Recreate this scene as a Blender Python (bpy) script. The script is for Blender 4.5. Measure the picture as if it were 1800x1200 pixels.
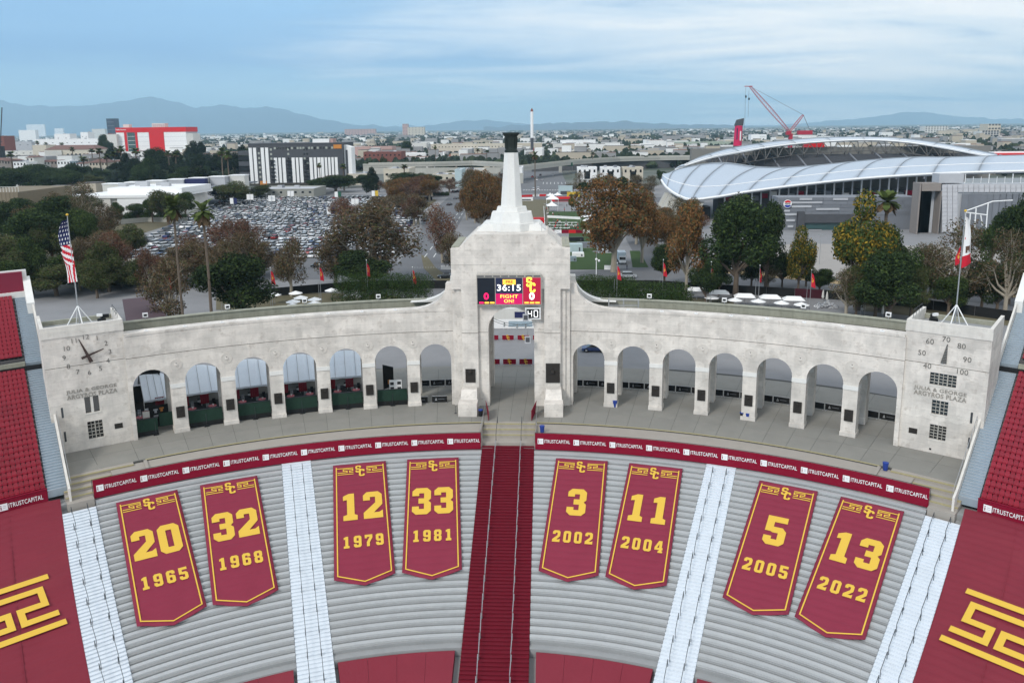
import bpy, math, random, bmesh
from math import sin, cos, tan, pi, radians, degrees, atan2, asin, sqrt, hypot
from mathutils import Vector, Matrix
random.seed(7)
for o in list(bpy.data.objects): bpy.data.objects.remove(o)
SC = bpy.context.scene
COL = SC.collection

# ------------------------------------------------------------------ camera
F_PX, CY, PITCH, YAW, ROLL = 1424.06, 500.0, .191, .050, -.012
CAM = Vector((6.077, -28.03, 41.53))
_r = Vector((cos(YAW), sin(YAW), 0)); _fh = Vector((-sin(YAW), cos(YAW), 0)); _u = Vector((0, 0, 1))
_fw = _fh*cos(PITCH) - _u*sin(PITCH); _up = _fh*sin(PITCH) + _u*cos(PITCH)
cr, sr = cos(ROLL), sin(ROLL)
_rr = _r*cr + _up*sr; _uu = -_r*sr + _up*cr
cd = bpy.data.cameras.new('camera'); cam = bpy.data.objects.new('camera', cd); COL.objects.link(cam)
cam.matrix_world = Matrix((( _rr.x, _uu.x, -_fw.x, CAM.x), (_rr.y, _uu.y, -_fw.y, CAM.y), (_rr.z, _uu.z, -_fw.z, CAM.z), (0, 0, 0, 1)))
cd.sensor_fit = 'HORIZONTAL'; cd.sensor_width = 36.0; cd.lens = 36.0*F_PX/1800; cd.shift_y = -(600-CY)/1800
cd.clip_start = .5; cd.clip_end = 120000
SC.camera = cam
def ray(px, py):
    a, b = px-900, py-CY
    u = a*cr + b*sr; v = -a*sr + b*cr
    return (_fw*F_PX + _r*u - _up*v).normalized()
def G(px, py, z=0.0):
    d = ray(px, py); t = (z-CAM.z)/d.z; return CAM + d*t
def D(px, py, y):
    d = ray(px, py); return CAM + d*((y-CAM.y)/d.y)
def proj(P):
    d = Vector(P)-CAM; x, y, z = d.dot(_r), d.dot(_fw), d.dot(_up)
    if y < 1: return (-9999, -9999)
    u = F_PX*x/y; v = -F_PX*z/y
    return (900+u*cr-v*sr, CY+u*sr+v*cr)

# ------------------------------------------------------------------ sky, sun, exposure
SUN_EL, SUN_AZ = radians(38), radians(215)      # azimuth clockwise from +Y
world = bpy.data.worlds.new('World'); SC.world = world; world.use_nodes = True
wn, wl = world.node_tree.nodes, world.node_tree.links
wn.clear()
def N(t, **k):
    n = wn.new(t)
    for a, b in k.items(): setattr(n, a, b)
    return n
sky = N('ShaderNodeTexSky', sky_type='NISHITA', sun_disc=False, sun_elevation=SUN_EL, sun_rotation=SUN_AZ, air_density=1.0, dust_density=.6, ozone_density=2.5)
tc = N('ShaderNodeTexCoord'); sep = N('ShaderNodeSeparateXYZ'); wl.new(tc.outputs['Generated'], sep.inputs[0])
def M(op, a, b=None, clamp=False):
    n = N('ShaderNodeMath', operation=op, use_clamp=clamp)
    for i, s in enumerate((a, b)):
        if s is None: continue
        if isinstance(s, (int, float)): n.inputs[i].default_value = s
        else: wl.new(s, n.inputs[i])
    return n.outputs[0]
zz = M('MAXIMUM', sep.outputs[2], 0.0)
den = M('ADD', zz, .10)
cx_, cy_ = M('DIVIDE', sep.outputs[0], den), M('DIVIDE', sep.outputs[1], den)
cmb = N('ShaderNodeCombineXYZ'); wl.new(cx_, cmb.inputs[0]); wl.new(cy_, cmb.inputs[1])
def noise(vec, scale, detail, rough, dist=0.0, loc=(0,0,0), scl=(1,1,1), rot=0):
    mp = N('ShaderNodeMapping'); mp.inputs['Location'].default_value = loc; mp.inputs['Scale'].default_value = scl; mp.inputs['Rotation'].default_value = (0,0,rot)
    wl.new(vec, mp.inputs[0])
    n = N('ShaderNodeTexNoise'); n.inputs['Scale'].default_value = scale; n.inputs['Detail'].default_value = detail; n.inputs['Roughness'].default_value = rough; n.inputs['Distortion'].default_value = dist
    wl.new(mp.outputs[0], n.inputs['Vector']); return n.outputs[0]
def ramp(v, stops):
    n = N('ShaderNodeValToRGB'); e = n.color_ramp.elements
    while len(e) < len(stops): e.new(.5)
    for i, (p, c) in enumerate(stops): e[i].position = p; e[i].color = (*c, 1)
    wl.new(v, n.inputs[0]); return n.outputs[0]
n1 = noise(cmb.outputs[0], .30, 7, .58, .5, (1.3, .4, 0), (.5, 1.0, 1), .30)
n2 = noise(cmb.outputs[0], .7, 7, .6, 1.2, (5, 2, 0), (.5, 1.1, 1), .35)
# broad brightness: brighter overhead and to the south-east, greyer to the north
cov = M('ADD', M('MULTIPLY', n1, .75), M('MULTIPLY', n2, .25))
side = M('MULTIPLY', M('MINIMUM', M('MAXIMUM', sep.outputs[0], -.6), .6), .34)
mask_v = M('ADD', M('ADD', cov, side), M('MULTIPLY', zz, .42))
mask = ramp(mask_v, [(.44, (0,0,0)), (.56, (.6,.6,.6)), (.66, (1,1,1))])
bright_v = M('ADD', M('ADD', n1, M('MULTIPLY', sep.outputs[0], .20)), M('MULTIPLY', M('SUBTRACT', n2, .5), .55))
ccol = ramp(bright_v, [(.38, (.20,.33,.54)), (.46, (.44,.58,.75)), (.53, (.78,.87,.94)), (.65, (1.02,1.03,1.03))])
# cloud deck seen overhead is thinner and lights the ground more
over = ramp(zz, [(.20, (0,0,0)), (.75, (1,1,1))])
mixo = N('ShaderNodeMix', data_type='RGBA'); wl.new(over, mixo.inputs['Factor']); wl.new(ccol, mixo.inputs['A']); mixo.inputs['B'].default_value = (1.0, 1.04, 1.10, 1)
hor = ramp(M('ADD', zz, M('MULTIPLY', M('SUBTRACT', n2, .5), .06)), [(.0, (.40,.62,.76)), (.035, (.28,.53,.76)), (.080, (.11,.29,.60)), (.14, (.26,.48,.74)), (.30, (.30,.48,.70))])
bg_air = N('ShaderNodeBackground'); wl.new(hor, bg_air.inputs[0]); bg_air.inputs[1].default_value = .8
bg_sky = N('ShaderNodeBackground'); wl.new(sky.outputs[0], bg_sky.inputs[0]); bg_sky.inputs[1].default_value = .05
add = N('ShaderNodeAddShader'); wl.new(bg_sky.outputs[0], add.inputs[0]); wl.new(bg_air.outputs[0], add.inputs[1])
bg_c = N('ShaderNodeBackground'); wl.new(mixo.outputs['Result'], bg_c.inputs[0]); bg_c.inputs[1].default_value = 1.0
mx = N('ShaderNodeMixShader'); wl.new(mask, mx.inputs[0]); wl.new(add.outputs[0], mx.inputs[1]); wl.new(bg_c.outputs[0], mx.inputs[2])
out = N('ShaderNodeOutputWorld'); wl.new(mx.outputs[0], out.inputs[0])
sd = bpy.data.lights.new('sun', 'SUN'); sd.energy = 2.1; sd.angle = radians(12); sd.color = (1, .955, .89)
sun = bpy.data.objects.new('sun', sd); COL.objects.link(sun)
sdir = Vector((sin(SUN_AZ)*cos(SUN_EL), cos(SUN_AZ)*cos(SUN_EL), sin(SUN_EL)))
sun.rotation_euler = sdir.to_track_quat('Z', 'Y').to_euler()
SC.view_settings.view_transform = 'Standard'; SC.view_settings.look = 'None'; SC.view_settings.exposure = 0.10; SC.view_settings.gamma = 1.0
SC.cycles.max_bounces = 5; SC.cycles.diffuse_bounces = 3; SC.cycles.volume_bounces = 1; SC.cycles.transparent_max_bounces = 6

# ------------------------------------------------------------------ materials
MATS = {}
def mat(name, col, rough=.8, var=.12, scale=1.0, metal=0.0, bump=0.0, detail=5, rnd=0.0, island=0.0, streak=0.0, col2=None, emis=0.0, spec=.3, stain=None, trans=0.0, coord='Object', lines=None, patch=None):
    if name in MATS: return MATS[name]
    m = bpy.data.materials.new(name); m.use_nodes = True; t = m.node_tree; nd, lk = t.nodes, t.links
    b = nd['Principled BSDF']; b.inputs['Roughness'].default_value = rough; b.inputs['Metallic'].default_value = metal
    b.inputs['Specular IOR Level'].default_value = spec
    tcn = nd.new('ShaderNodeTexCoord')
    def nz(sc, det, scl=(1,1,1)):
        mp = nd.new('ShaderNodeMapping'); mp.inputs['Scale'].default_value = scl; lk.new(tcn.outputs[coord], mp.inputs[0])
        n = nd.new('ShaderNodeTexNoise'); n.inputs['Scale'].default_value = sc; n.inputs['Detail'].default_value = det; n.inputs['Roughness'].default_value = .62
        lk.new(mp.outputs[0], n.inputs['Vector']); return n.outputs[0]
    def mm(op, a, b2):
        n = nd.new('ShaderNodeMath'); n.operation = op
        for i, s in enumerate((a, b2)):
            if isinstance(s, (int, float)): n.inputs[i].default_value = s
            else: lk.new(s, n.inputs[i])
        return n.outputs[0]
    base = nd.new('ShaderNodeRGB'); base.outputs[0].default_value = (*col, 1); c = base.outputs[0]
    v1 = nz(scale, detail)
    if col2 is not None:
        r = nd.new('ShaderNodeMapRange'); r.inputs[1].default_value = .42; r.inputs[2].default_value = .60; lk.new(nz(scale*.6, 4), r.inputs[0])
        mxn = nd.new('ShaderNodeMix'); mxn.data_type = 'RGBA'; lk.new(r.outputs[0], mxn.inputs['Factor']); lk.new(c, mxn.inputs['A']); mxn.inputs['B'].default_value = (*col2, 1); c = mxn.outputs['Result']
    if stain is not None:
        sc_, amt, scol = stain
        r = nd.new('ShaderNodeMapRange'); r.inputs[1].default_value = .55; r.inputs[2].default_value = .78; r.inputs[4].default_value = amt; lk.new(nz(sc_, 8), r.inputs[0])
        mxn = nd.new('ShaderNodeMix'); mxn.data_type = 'RGBA'; lk.new(r.outputs[0], mxn.inputs['Factor']); lk.new(c, mxn.inputs['A']); mxn.inputs['B'].default_value = (*scol, 1); c = mxn.outputs['Result']
    val = mm('ADD', 1-var, mm('MULTIPLY', v1, 2*var))
    if streak: val = mm('MULTIPLY', val, mm('ADD', 1-streak, mm('MULTIPLY', nz(.9, 5, (1.6, 1.6, .10)), 2*streak)))
    if patch:
        vo = nd.new('ShaderNodeTexVoronoi'); vo.distance = 'CHEBYCHEV'; vo.inputs['Scale'].default_value = patch[0]; mp = nd.new('ShaderNodeMapping'); mp.inputs['Scale'].default_value = (1, 1, 1.5); lk.new(tcn.outputs[coord], mp.inputs[0]); lk.new(mp.outputs[0], vo.inputs['Vector'])
        sp0 = nd.new('ShaderNodeSeparateXYZ'); lk.new(vo.outputs['Color'], sp0.inputs[0]); val = mm('MULTIPLY', val, mm('ADD', 1-patch[1], mm('MULTIPLY', sp0.outputs[0], 2*patch[1])))
    if lines:
        sp = nd.new('ShaderNodeSeparateXYZ'); lk.new(tcn.outputs[coord], sp.inputs[0])
        fr = mm('FRACT', mm('MULTIPLY', sp.outputs[2], lines[0]), 0)
        gt = mm('LESS_THAN', fr, .07); val = mm('MULTIPLY', val, mm('SUBTRACT', 1.0, mm('MULTIPLY', gt, lines[1])))
    if rnd:
        oi = nd.new('ShaderNodeObjectInfo'); val = mm('MULTIPLY', val, mm('ADD', 1-rnd, mm('MULTIPLY', oi.outputs['Random'], 2*rnd)))
    if island:
        g = nd.new('ShaderNodeNewGeometry'); val = mm('MULTIPLY', val, mm('ADD', 1-island, mm('MULTIPLY', g.outputs['Random Per Island'], 2*island)))
    vm = nd.new('ShaderNodeVectorMath'); vm.operation = 'SCALE'; lk.new(c, vm.inputs[0]); lk.new(val, vm.inputs['Scale'])
    lk.new(vm.outputs[0], b.inputs['Base Color'])
    if bump:
        bn = nd.new('ShaderNodeBump'); bn.inputs['Strength'].default_value = bump; bn.inputs['Distance'].default_value = .05; lk.new(nz(scale*4, 6), bn.inputs['Height']); lk.new(bn.outputs[0], b.inputs['Normal'])
    if emis:
        b.inputs['Emission Color'].default_value = (*col, 1); b.inputs['Emission Strength'].default_value = emis
    if trans:
        b.inputs['Transmission Weight'].default_value = 0; b.inputs['Subsurface Weight'].default_value = 0
        tr = nd.new('ShaderNodeBsdfTranslucent'); lk.new(vm.outputs[0], tr.inputs[0]); ms = nd.new('ShaderNodeMixShader'); ms.inputs[0].default_value = trans
        lk.new(b.outputs[0], ms.inputs[1]); lk.new(tr.outputs[0], ms.inputs[2]); lk.new(ms.outputs[0], nd['Material Output'].inputs[0])
    MATS[name] = m; return m
WALL = mat('weathered_board_concrete', (.665,.62,.565), .9, .28, .55, bump=.6, detail=9, streak=.16, col2=(.56,.525,.48), stain=(1.1, .8, (.30,.26,.22)), lines=(.92, .09), patch=(.42, .075))
WALLW = mat('pale_limewashed_concrete', (.70,.69,.66), .85, .10, .5, bump=.3, streak=.08, stain=(1.2, .25, (.42,.40,.37)))
CORN = mat('pale_cornice_concrete', (.63,.60,.55), .9, .18, .6, bump=.4, streak=.2, stain=(1.1, .5, (.36,.32,.28)))
JOINT = mat('dirty_joint_concrete', (.20,.18,.155), .95, .2, 1)
COPE = mat('mossy_coping_concrete', (.30,.30,.24), .95, .22, .8, bump=.4, streak=.3, stain=(.9, .6, (.14,.14,.11)))
ROOF = mat('dark_roof_felt', (.12,.12,.115), .95, .25, .6, bump=.3)
PLAZA = mat('plaza_slab_concrete', (.235,.228,.205), .85, .16, .35, bump=.2, rnd=.025, stain=(.22, .35, (.15,.15,.145)))
PLAZAD = mat('dark_joint', (.07,.07,.065), .95, .1, 2)
STRIPC = mat('walk_strip_concrete', (.33,.30,.265), .85, .12, .5, bump=.2, stain=(.4, .3, (.22,.21,.19)))
YEL = mat('worn_yellow_paint', (.34,.30,.17), .8, .25, 3, stain=(2, .7, (.28,.27,.22)))
TREADS = mat('stand_concrete', (.10,.095,.095), .9, .2, .5, bump=.3)
TREAD = mat('terrace_concrete', (.275,.28,.28), .9, .2, .5, bump=.3, stain=(.5, .35, (.15,.15,.15)))
BENCH = mat('bench_aluminium', (.42,.43,.432), .6, .14, .7, metal=.1, rnd=.05, stain=(.35, .6, (.33,.33,.31)))
MAR = mat('maroon_banner_vinyl', (.215,.028,.052), .75, .10, .35, bump=.35, spec=.12, stain=(.5,.35,(.17,.022,.042)))
MARF = mat('maroon_fence_mesh', (.21,.006,.024), .75, .05, .8, spec=.1)
MARS = mat('maroon_carpet', (.135,.009,.019), .9, .12, 1.0, bump=.2, spec=.1)
TARP = mat('maroon_tarp', (.185,.020,.034), .65, .14, .25, bump=.8, spec=.2, stain=(.10, .6, (.215,.032,.042)))
GOLD = mat('gold_vinyl', (.66,.42,.05), .55, .05, 1)
WVIN = mat('white_vinyl', (.80,.80,.80), .5, .04, 2)
WFAB = mat('white_stair_cover', (.64,.685,.73), .7, .10, .9, bump=.6, stain=(1.0, .25, (.48,.52,.56)))
SEATM = mat('red_seat_plastic', (.27,.010,.026), .42, .10, 1.5, rnd=.12, spec=.5)
STEEL = mat('galvanised_step', (.33,.39,.44), .5, .12, 1.2, metal=.35)
GALV = mat('galvanised_pipe', (.40,.41,.42), .45, .1, 3, metal=.6)
DPIPE = mat('dark_rail_pipe', (.06,.065,.07), .5, .1, 3, metal=.3)
BRONZE = mat('bronze_plaque', (.035,.030,.026), .5, .35, 6, metal=.4, bump=.8)
BRONZEG = mat('green_bronze', (.028,.038,.034), .55, .4, 1.2, metal=.4, bump=.6, streak=.3)
HAND = mat('clock_bronze', (.06,.040,.035), .5, .2, 2, metal=.3)
NUM = mat('dark_bronze_figures', (.12,.115,.105), .6, .2, 3)
LETT = mat('grey_relief_lettering', (.27,.25,.22), .9, .15, 3)
GLASS = mat('dark_glass', (.015,.018,.02), .08, .2, 1.5, spec=.8)
GLASSG = mat('green_glass', (.03,.075,.075), .12, .3, .12, spec=.8)
WFR = mat('window_bar_paint', (.40,.38,.34), .8, .1, 3)
BLACK = mat('black_plastic', (.012,.013,.014), .5, .15, 3)
BLK2 = mat('black_fabric', (.012,.012,.012), .9, .15, 2)
GREENF = mat('dark_green_hedge_panel', (.012,.035,.022), .9, .5, 3, bump=.6)
TENT = mat('pale_blue_tent_vinyl', (.80,.87,.94), .5, .06, .6, bump=.2)
WHITE = mat('white_paint', (.80,.80,.79), .6, .06, .8)
OFFW = mat('offwhite_render', (.62,.61,.57), .85, .12, .25, streak=.08)
CREAM = mat('cream_render', (.55,.50,.41), .85, .12, .3, streak=.1)
TAUPE = mat('taupe_render', (.25,.22,.20), .85, .12, .3)
BLUEG = mat('bluegrey_render', (.22,.28,.31), .85, .12, .3)
TILE = mat('clay_tile_roof', (.17,.10,.085), .9, .3, 1.0)
BRICK = mat('red_brick', (.20,.075,.06), .9, .3, 1.5)
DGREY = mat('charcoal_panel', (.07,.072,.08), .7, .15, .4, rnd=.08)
MGREY = mat('grey_panel', (.17,.18,.20), .6, .12, .3, rnd=.1)
LGREY = mat('light_grey_panel', (.43,.44,.46), .6, .08, .3, rnd=.06)
RED = mat('signal_red_paint', (.60,.012,.018), .5, .06, .2)
CRRED = mat('crane_red_paint', (.42,.03,.06), .5, .1, 1)
CRWH = mat('crane_pale_lattice', (.55,.38,.40), .5, .1, 1)
PINKM = mat('magenta_wrap', (.62,.012,.09), .4, .25, .1)
NAVY = mat('navy_cloth', (.02,.025,.09), .8, .08, 2)
FRED = mat('flag_red_cloth', (.52,.012,.03), .75, .08, 2)
ORNG = mat('orange_panel', (.55,.22,.05), .8, .1, 1)
CONC = mat('road_bridge_concrete', (.42,.41,.37), .9, .15, .06, streak=.15)
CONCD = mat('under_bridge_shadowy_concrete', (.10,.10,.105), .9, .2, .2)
ASPH = mat('asphalt', (.135,.138,.145), .9, .18, .12, bump=.1, stain=(.06, .6, (.17,.17,.175)))
PAVE = mat('outer_paving', (.225,.225,.23), .88, .15, .15, stain=(.1, .5, (.15,.155,.16)))
PALE = mat('pale_paving', (.31,.29,.27), .9, .12, .3)
GRASS = mat('lawn_green', (.034,.068,.016), .95, .3, .6, bump=.5)
GRASSB = mat('dry_lawn', (.13,.115,.07), .95, .25, .3)
SAND = mat('tan_planting_bed', (.36,.27,.15), .95, .2, 1)
CITYG = mat('distant_city_ground', (.16,.165,.15), .95, .35, .012, detail=10, col2=(.055,.07,.05))
PAINTW = mat('road_paint_white', (.70,.70,.68), .8, .1, 3)
MEMB = mat('stadium_roof_membrane', (.40,.46,.53), .45, .06, .03, spec=.5, streak=.05)
MEMBS = mat('membrane_seam', (.24,.27,.30), .5, .08, .3)
BARK = mat('tree_bark', (.13,.10,.075), .95, .3, 2, bump=.5)
BARKP = mat('pale_sycamore_bark', (.32,.28,.22), .95, .3, 2, bump=.3)
def leafm(n, c, isl=.45): return mat(n, c, .85, .25, .35, island=isl, rnd=.15, trans=.25, spec=.15)
LF = dict(dark=leafm('leaf_dark_green', (.024,.042,.013)), mid=leafm('leaf_mid_green', (.055,.082,.020)), hedge=leafm('leaf_hedge_green', (.034,.066,.014)),
  yel=leafm('leaf_yellow', (.27,.185,.022)), brn=leafm('leaf_brown', (.125,.082,.045)), orn=leafm('leaf_orange_brown', (.175,.085,.030)), red=leafm('leaf_russet', (.135,.058,.038)),
  olive=leafm('leaf_olive', (.082,.082,.034)), black=leafm('leaf_conifer', (.013,.020,.011)), palm=leafm('palm_frond', (.075,.10,.028)), grey=leafm('leaf_grey_green', (.09,.11,.08)))
HILLM = mat('haze_tinted_scrub', (.07,.09,.115), .95, .3, .0008, detail=8)  # bluish, lightened scrub: part of the distance haze is put into the colour
CARP = [mat('car_paint_'+n, c, .25, .03, 1, spec=.6) for n, c in (('white', (.75,.76,.77)), ('silver', (.38,.40,.42)), ('grey', (.12,.13,.14)), ('black', (.015,.016,.018)), ('blue', (.035,.06,.17)), ('red', (.28,.02,.02)))]
TYRE = mat('tyre_rubber', (.015,.015,.015), .9, .1, 3)
SKIN = mat('skin', (.42,.26,.19), .6, .05, 5)
# ------------------------------------------------------------------ mesh helpers
class MB:
    def __init__(s): s.v = []; s.f = []; s.m = []; s.mats = []
    def mi(s, m):
        if m not in s.mats: s.mats.append(m)
        return s.mats.index(m)
    def face(s, pts, m):
        i = len(s.v); s.v += [tuple(p) for p in pts]; s.f.append(tuple(range(i, i+len(pts)))); s.m.append(s.mi(m))
    def hexa(s, b, t, m):                      # b,t: 4 pts each, ccw from above
        i = len(s.v); s.v += [tuple(p) for p in b]+[tuple(p) for p in t]; k = s.mi(m); n = len(b)
        s.f.append(tuple(i+j for j in reversed(range(n)))); s.f.append(tuple(i+n+j for j in range(n)))
        for j in range(n): s.f.append((i+j, i+(j+1) % n, i+n+(j+1) % n, i+n+j))
        s.m += [k]*(n+2)
    def box(s, c, d, m, rz=0.0, top=1.0):
        x, y, z = c; a, b, h = d[0]/2, d[1]/2, d[2]; ca, sa = cos(rz), sin(rz)
        P = [(-a,-b), (a,-b), (a,b), (-a,b)]
        s.hexa([(x+p*ca-q*sa, y+p*sa+q*ca, z) for p, q in P], [(x+(p*ca-q*sa)*top, y+(p*sa+q*ca)*top, z+h) for p, q in P], m)
    def prism(s, poly, z0, z1, m): s.hexa([(*p, z0) for p in poly], [(*p, z1) for p in poly], m)
    def tube(s, a, b, r, m, r2=None, n=6, cap=True):
        a, b = Vector(a), Vector(b); d = (b-a)
        if d.length < 1e-6: return
        d.normalize(); x = d.orthogonal().normalized(); y = d.cross(x); r2 = r if r2 is None else r2
        i = len(s.v); k = s.mi(m)
        for c, q in ((a, r), (b, r2)):
            for j in range(n): s.v.append(tuple(c+(x*cos(2*pi*j/n)+y*sin(2*pi*j/n))*q))
        for j in range(n): s.f.append((i+j, i+(j+1) % n, i+n+(j+1) % n, i+n+j)); s.m.append(k)
        if cap: s.f.append(tuple(i+j for j in reversed(range(n)))); s.f.append(tuple(i+n+j for j in range(n))); s.m += [k, k]
    def lathe(s, c, prof, m, n=12, rot=0.0):
        i = len(s.v); k = s.mi(m)
        for r, z in prof:
            for j in range(n): s.v.append((c[0]+r*cos(rot+2*pi*j/n), c[1]+r*sin(rot+2*pi*j/n), c[2]+z))
        for q in range(len(prof)-1):
            for j in range(n): s.f.append((i+q*n+j, i+q*n+(j+1) % n, i+(q+1)*n+(j+1) % n, i+(q+1)*n+j)); s.m.append(k)
        s.f.append(tuple(i+(len(prof)-1)*n+j for j in range(n))); s.m.append(k)
        s.f.append(tuple(i+j for j in reversed(range(n)))); s.m.append(k)
    def sector(s, c, R0, R1, a0, a1, z0, z1, m, n=None, a0b=None, a1b=None, z1b=None):
        # solid ring sector; a in degrees from +Y clockwise; a0b/a1b angles at R1; z1b top at R1
        a0b = a0 if a0b is None else a0b; a1b = a1 if a1b is None else a1b; z1b = z1 if z1b is None else z1b
        n = n or max(1, int(abs(a1-a0)/1.5)); i = len(s.v); k = s.mi(m)
        for j in range(n+1):
            t = j/n; A = radians(a0+(a1-a0)*t); B = radians(a0b+(a1b-a0b)*t)
            s.v += [(c[0]+R0*sin(A), c[1]+R0*cos(A), z0), (c[0]+R1*sin(B), c[1]+R1*cos(B), z0), (c[0]+R1*sin(B), c[1]+R1*cos(B), z1b), (c[0]+R0*sin(A), c[1]+R0*cos(A), z1)]
        for j in range(n):
            q = i+4*j
            for e in range(4): s.f.append((q+e, q+4+e, q+4+(e+1) % 4, q+(e+1) % 4)); s.m.append(k)
        s.f.append((i, i+1, i+2, i+3)); s.f.append((i+4*n+3, i+4*n+2, i+4*n+1, i+4*n)); s.m += [k, k]
    def mesh(s, name, smooth=False):
        me = bpy.data.meshes.new(name); me.from_pydata(s.v, [], s.f)
        for m in s.mats: me.materials.append(m)
        me.polygons.foreach_set('material_index', s.m)
        if smooth: me.polygons.foreach_set('use_smooth', [True]*len(s.f))
        me.update(); return me
def put(name, me, parent=None, loc=(0,0,0), rz=0.0, label=None, cat=None, group=None, kind=None):
    o = bpy.data.objects.new(name, me); COL.objects.link(o)
    if parent is not None: o.parent = parent
    o.location = loc; o.rotation_euler = (0, 0, rz)
    if label: o['label'] = label
    if cat: o['category'] = cat
    if group: o['group'] = group
    if kind: o['kind'] = kind
    return o
def obj(name, mb, parent=None, smooth=False, fix=False, **k):
    me = mb.mesh(name, smooth)
    if fix:
        bm = bmesh.new(); bm.from_mesh(me); bmesh.ops.recalc_face_normals(bm, faces=bm.faces); bm.to_mesh(me); bm.free()
    return put(name, me, parent, **k)
def thing(name, loc, label, cat, group=None, rz=0.0): return put(name, None, None, loc, rz, label, cat, group)
def copy_tree(o, parent=None, loc=None, rz=None, label=None, scale=None):
    c = o.copy(); COL.objects.link(c); c.parent = parent
    if loc is not None: c.location = loc
    if rz is not None: c.rotation_euler = (0, 0, rz)
    if scale is not None: c.scale = scale
    if label: c['label'] = label
    for ch in o.children: copy_tree(ch, c)
    return c
_TX = {}
def text_mesh(s, m, bold=0.0, ext=.01, shear=0.0):
    key = (s, m.name, bold, ext, shear)
    if key in _TX: return _TX[key]
    cu = bpy.data.curves.new('lettering', 'FONT'); cu.body = s; cu.size = 1.0; cu.offset = bold; cu.extrude = ext; cu.align_x = 'CENTER'; cu.align_y = 'CENTER'; cu.resolution_u = 3; cu.shear = shear; cu.space_character = 1.04+2.0*bold
    o = bpy.data.objects.new('tmp', cu); COL.objects.link(o); bpy.context.view_layer.update()
    me = bpy.data.meshes.new_from_object(o.evaluated_get(bpy.context.evaluated_depsgraph_get())); bpy.data.objects.remove(o)
    me.name = 'lettering'; me.materials.clear(); me.materials.append(m); _TX[key] = me
    me['w'] = max(v.co.x for v in me.vertices)-min(v.co.x for v in me.vertices); me['h'] = max(v.co.y for v in me.vertices)-min(v.co.y for v in me.vertices)
    return me
def outline_mesh(name, shapes, m, ext=.01):
    cu = bpy.data.curves.new(name, 'CURVE'); cu.dimensions = '2D'; cu.fill_mode = 'BOTH'; cu.extrude = ext
    for pts in shapes:
        sp = cu.splines.new('POLY'); sp.points.add(len(pts)-1); sp.use_cyclic_u = True
        for i, p in enumerate(pts): sp.points[i].co = (p[0], p[1], 0, 1)
    o = bpy.data.objects.new('tmp', cu); COL.objects.link(o); bpy.context.view_layer.update()
    me = bpy.data.meshes.new_from_object(o.evaluated_get(bpy.context.evaluated_depsgraph_get())); bpy.data.objects.remove(o)
    me.name = name; me.materials.clear(); me.materials.append(m); return me
def frame(o, origin, xa, ya, w=1.0, h=None):
    """orient object o so local x,y follow xa,ya at origin, scaled w,h"""
    xa, ya = Vector(xa).normalized(), Vector(ya).normalized(); za = xa.cross(ya).normalized(); h = w if h is None else h
    M_ = Matrix(((xa.x*w, ya.x*h, za.x, origin[0]), (xa.y*w, ya.y*h, za.y, origin[1]), (xa.z*w, ya.z*h, za.z, origin[2]), (0,0,0,1)))
    o.matrix_world = M_; return o
def ribbon(pts, w):
    """outline polygon of constant width round an axis-aligned open polyline"""
    n = len(pts); L = []; R = []
    for i, p in enumerate(pts):
        if i == 0: d0 = d1 = (pts[1][0]-p[0], pts[1][1]-p[1])
        elif i == n-1: d0 = d1 = (p[0]-pts[i-1][0], p[1]-pts[i-1][1])
        else: d0 = (p[0]-pts[i-1][0], p[1]-pts[i-1][1]); d1 = (pts[i+1][0]-p[0], pts[i+1][1]-p[1])
        def nr(d): l = hypot(*d); return (-d[1]/l, d[0]/l)
        a, b = nr(d0), nr(d1); k = 1+a[0]*b[0]+a[1]*b[1]; off = ((a[0]+b[0])/k*w/2, (a[1]+b[1])/k*w/2)
        L.append((p[0]+off[0], p[1]+off[1])); R.append((p[0]-off[0], p[1]-off[1]))
    return L+R[::-1]
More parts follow.
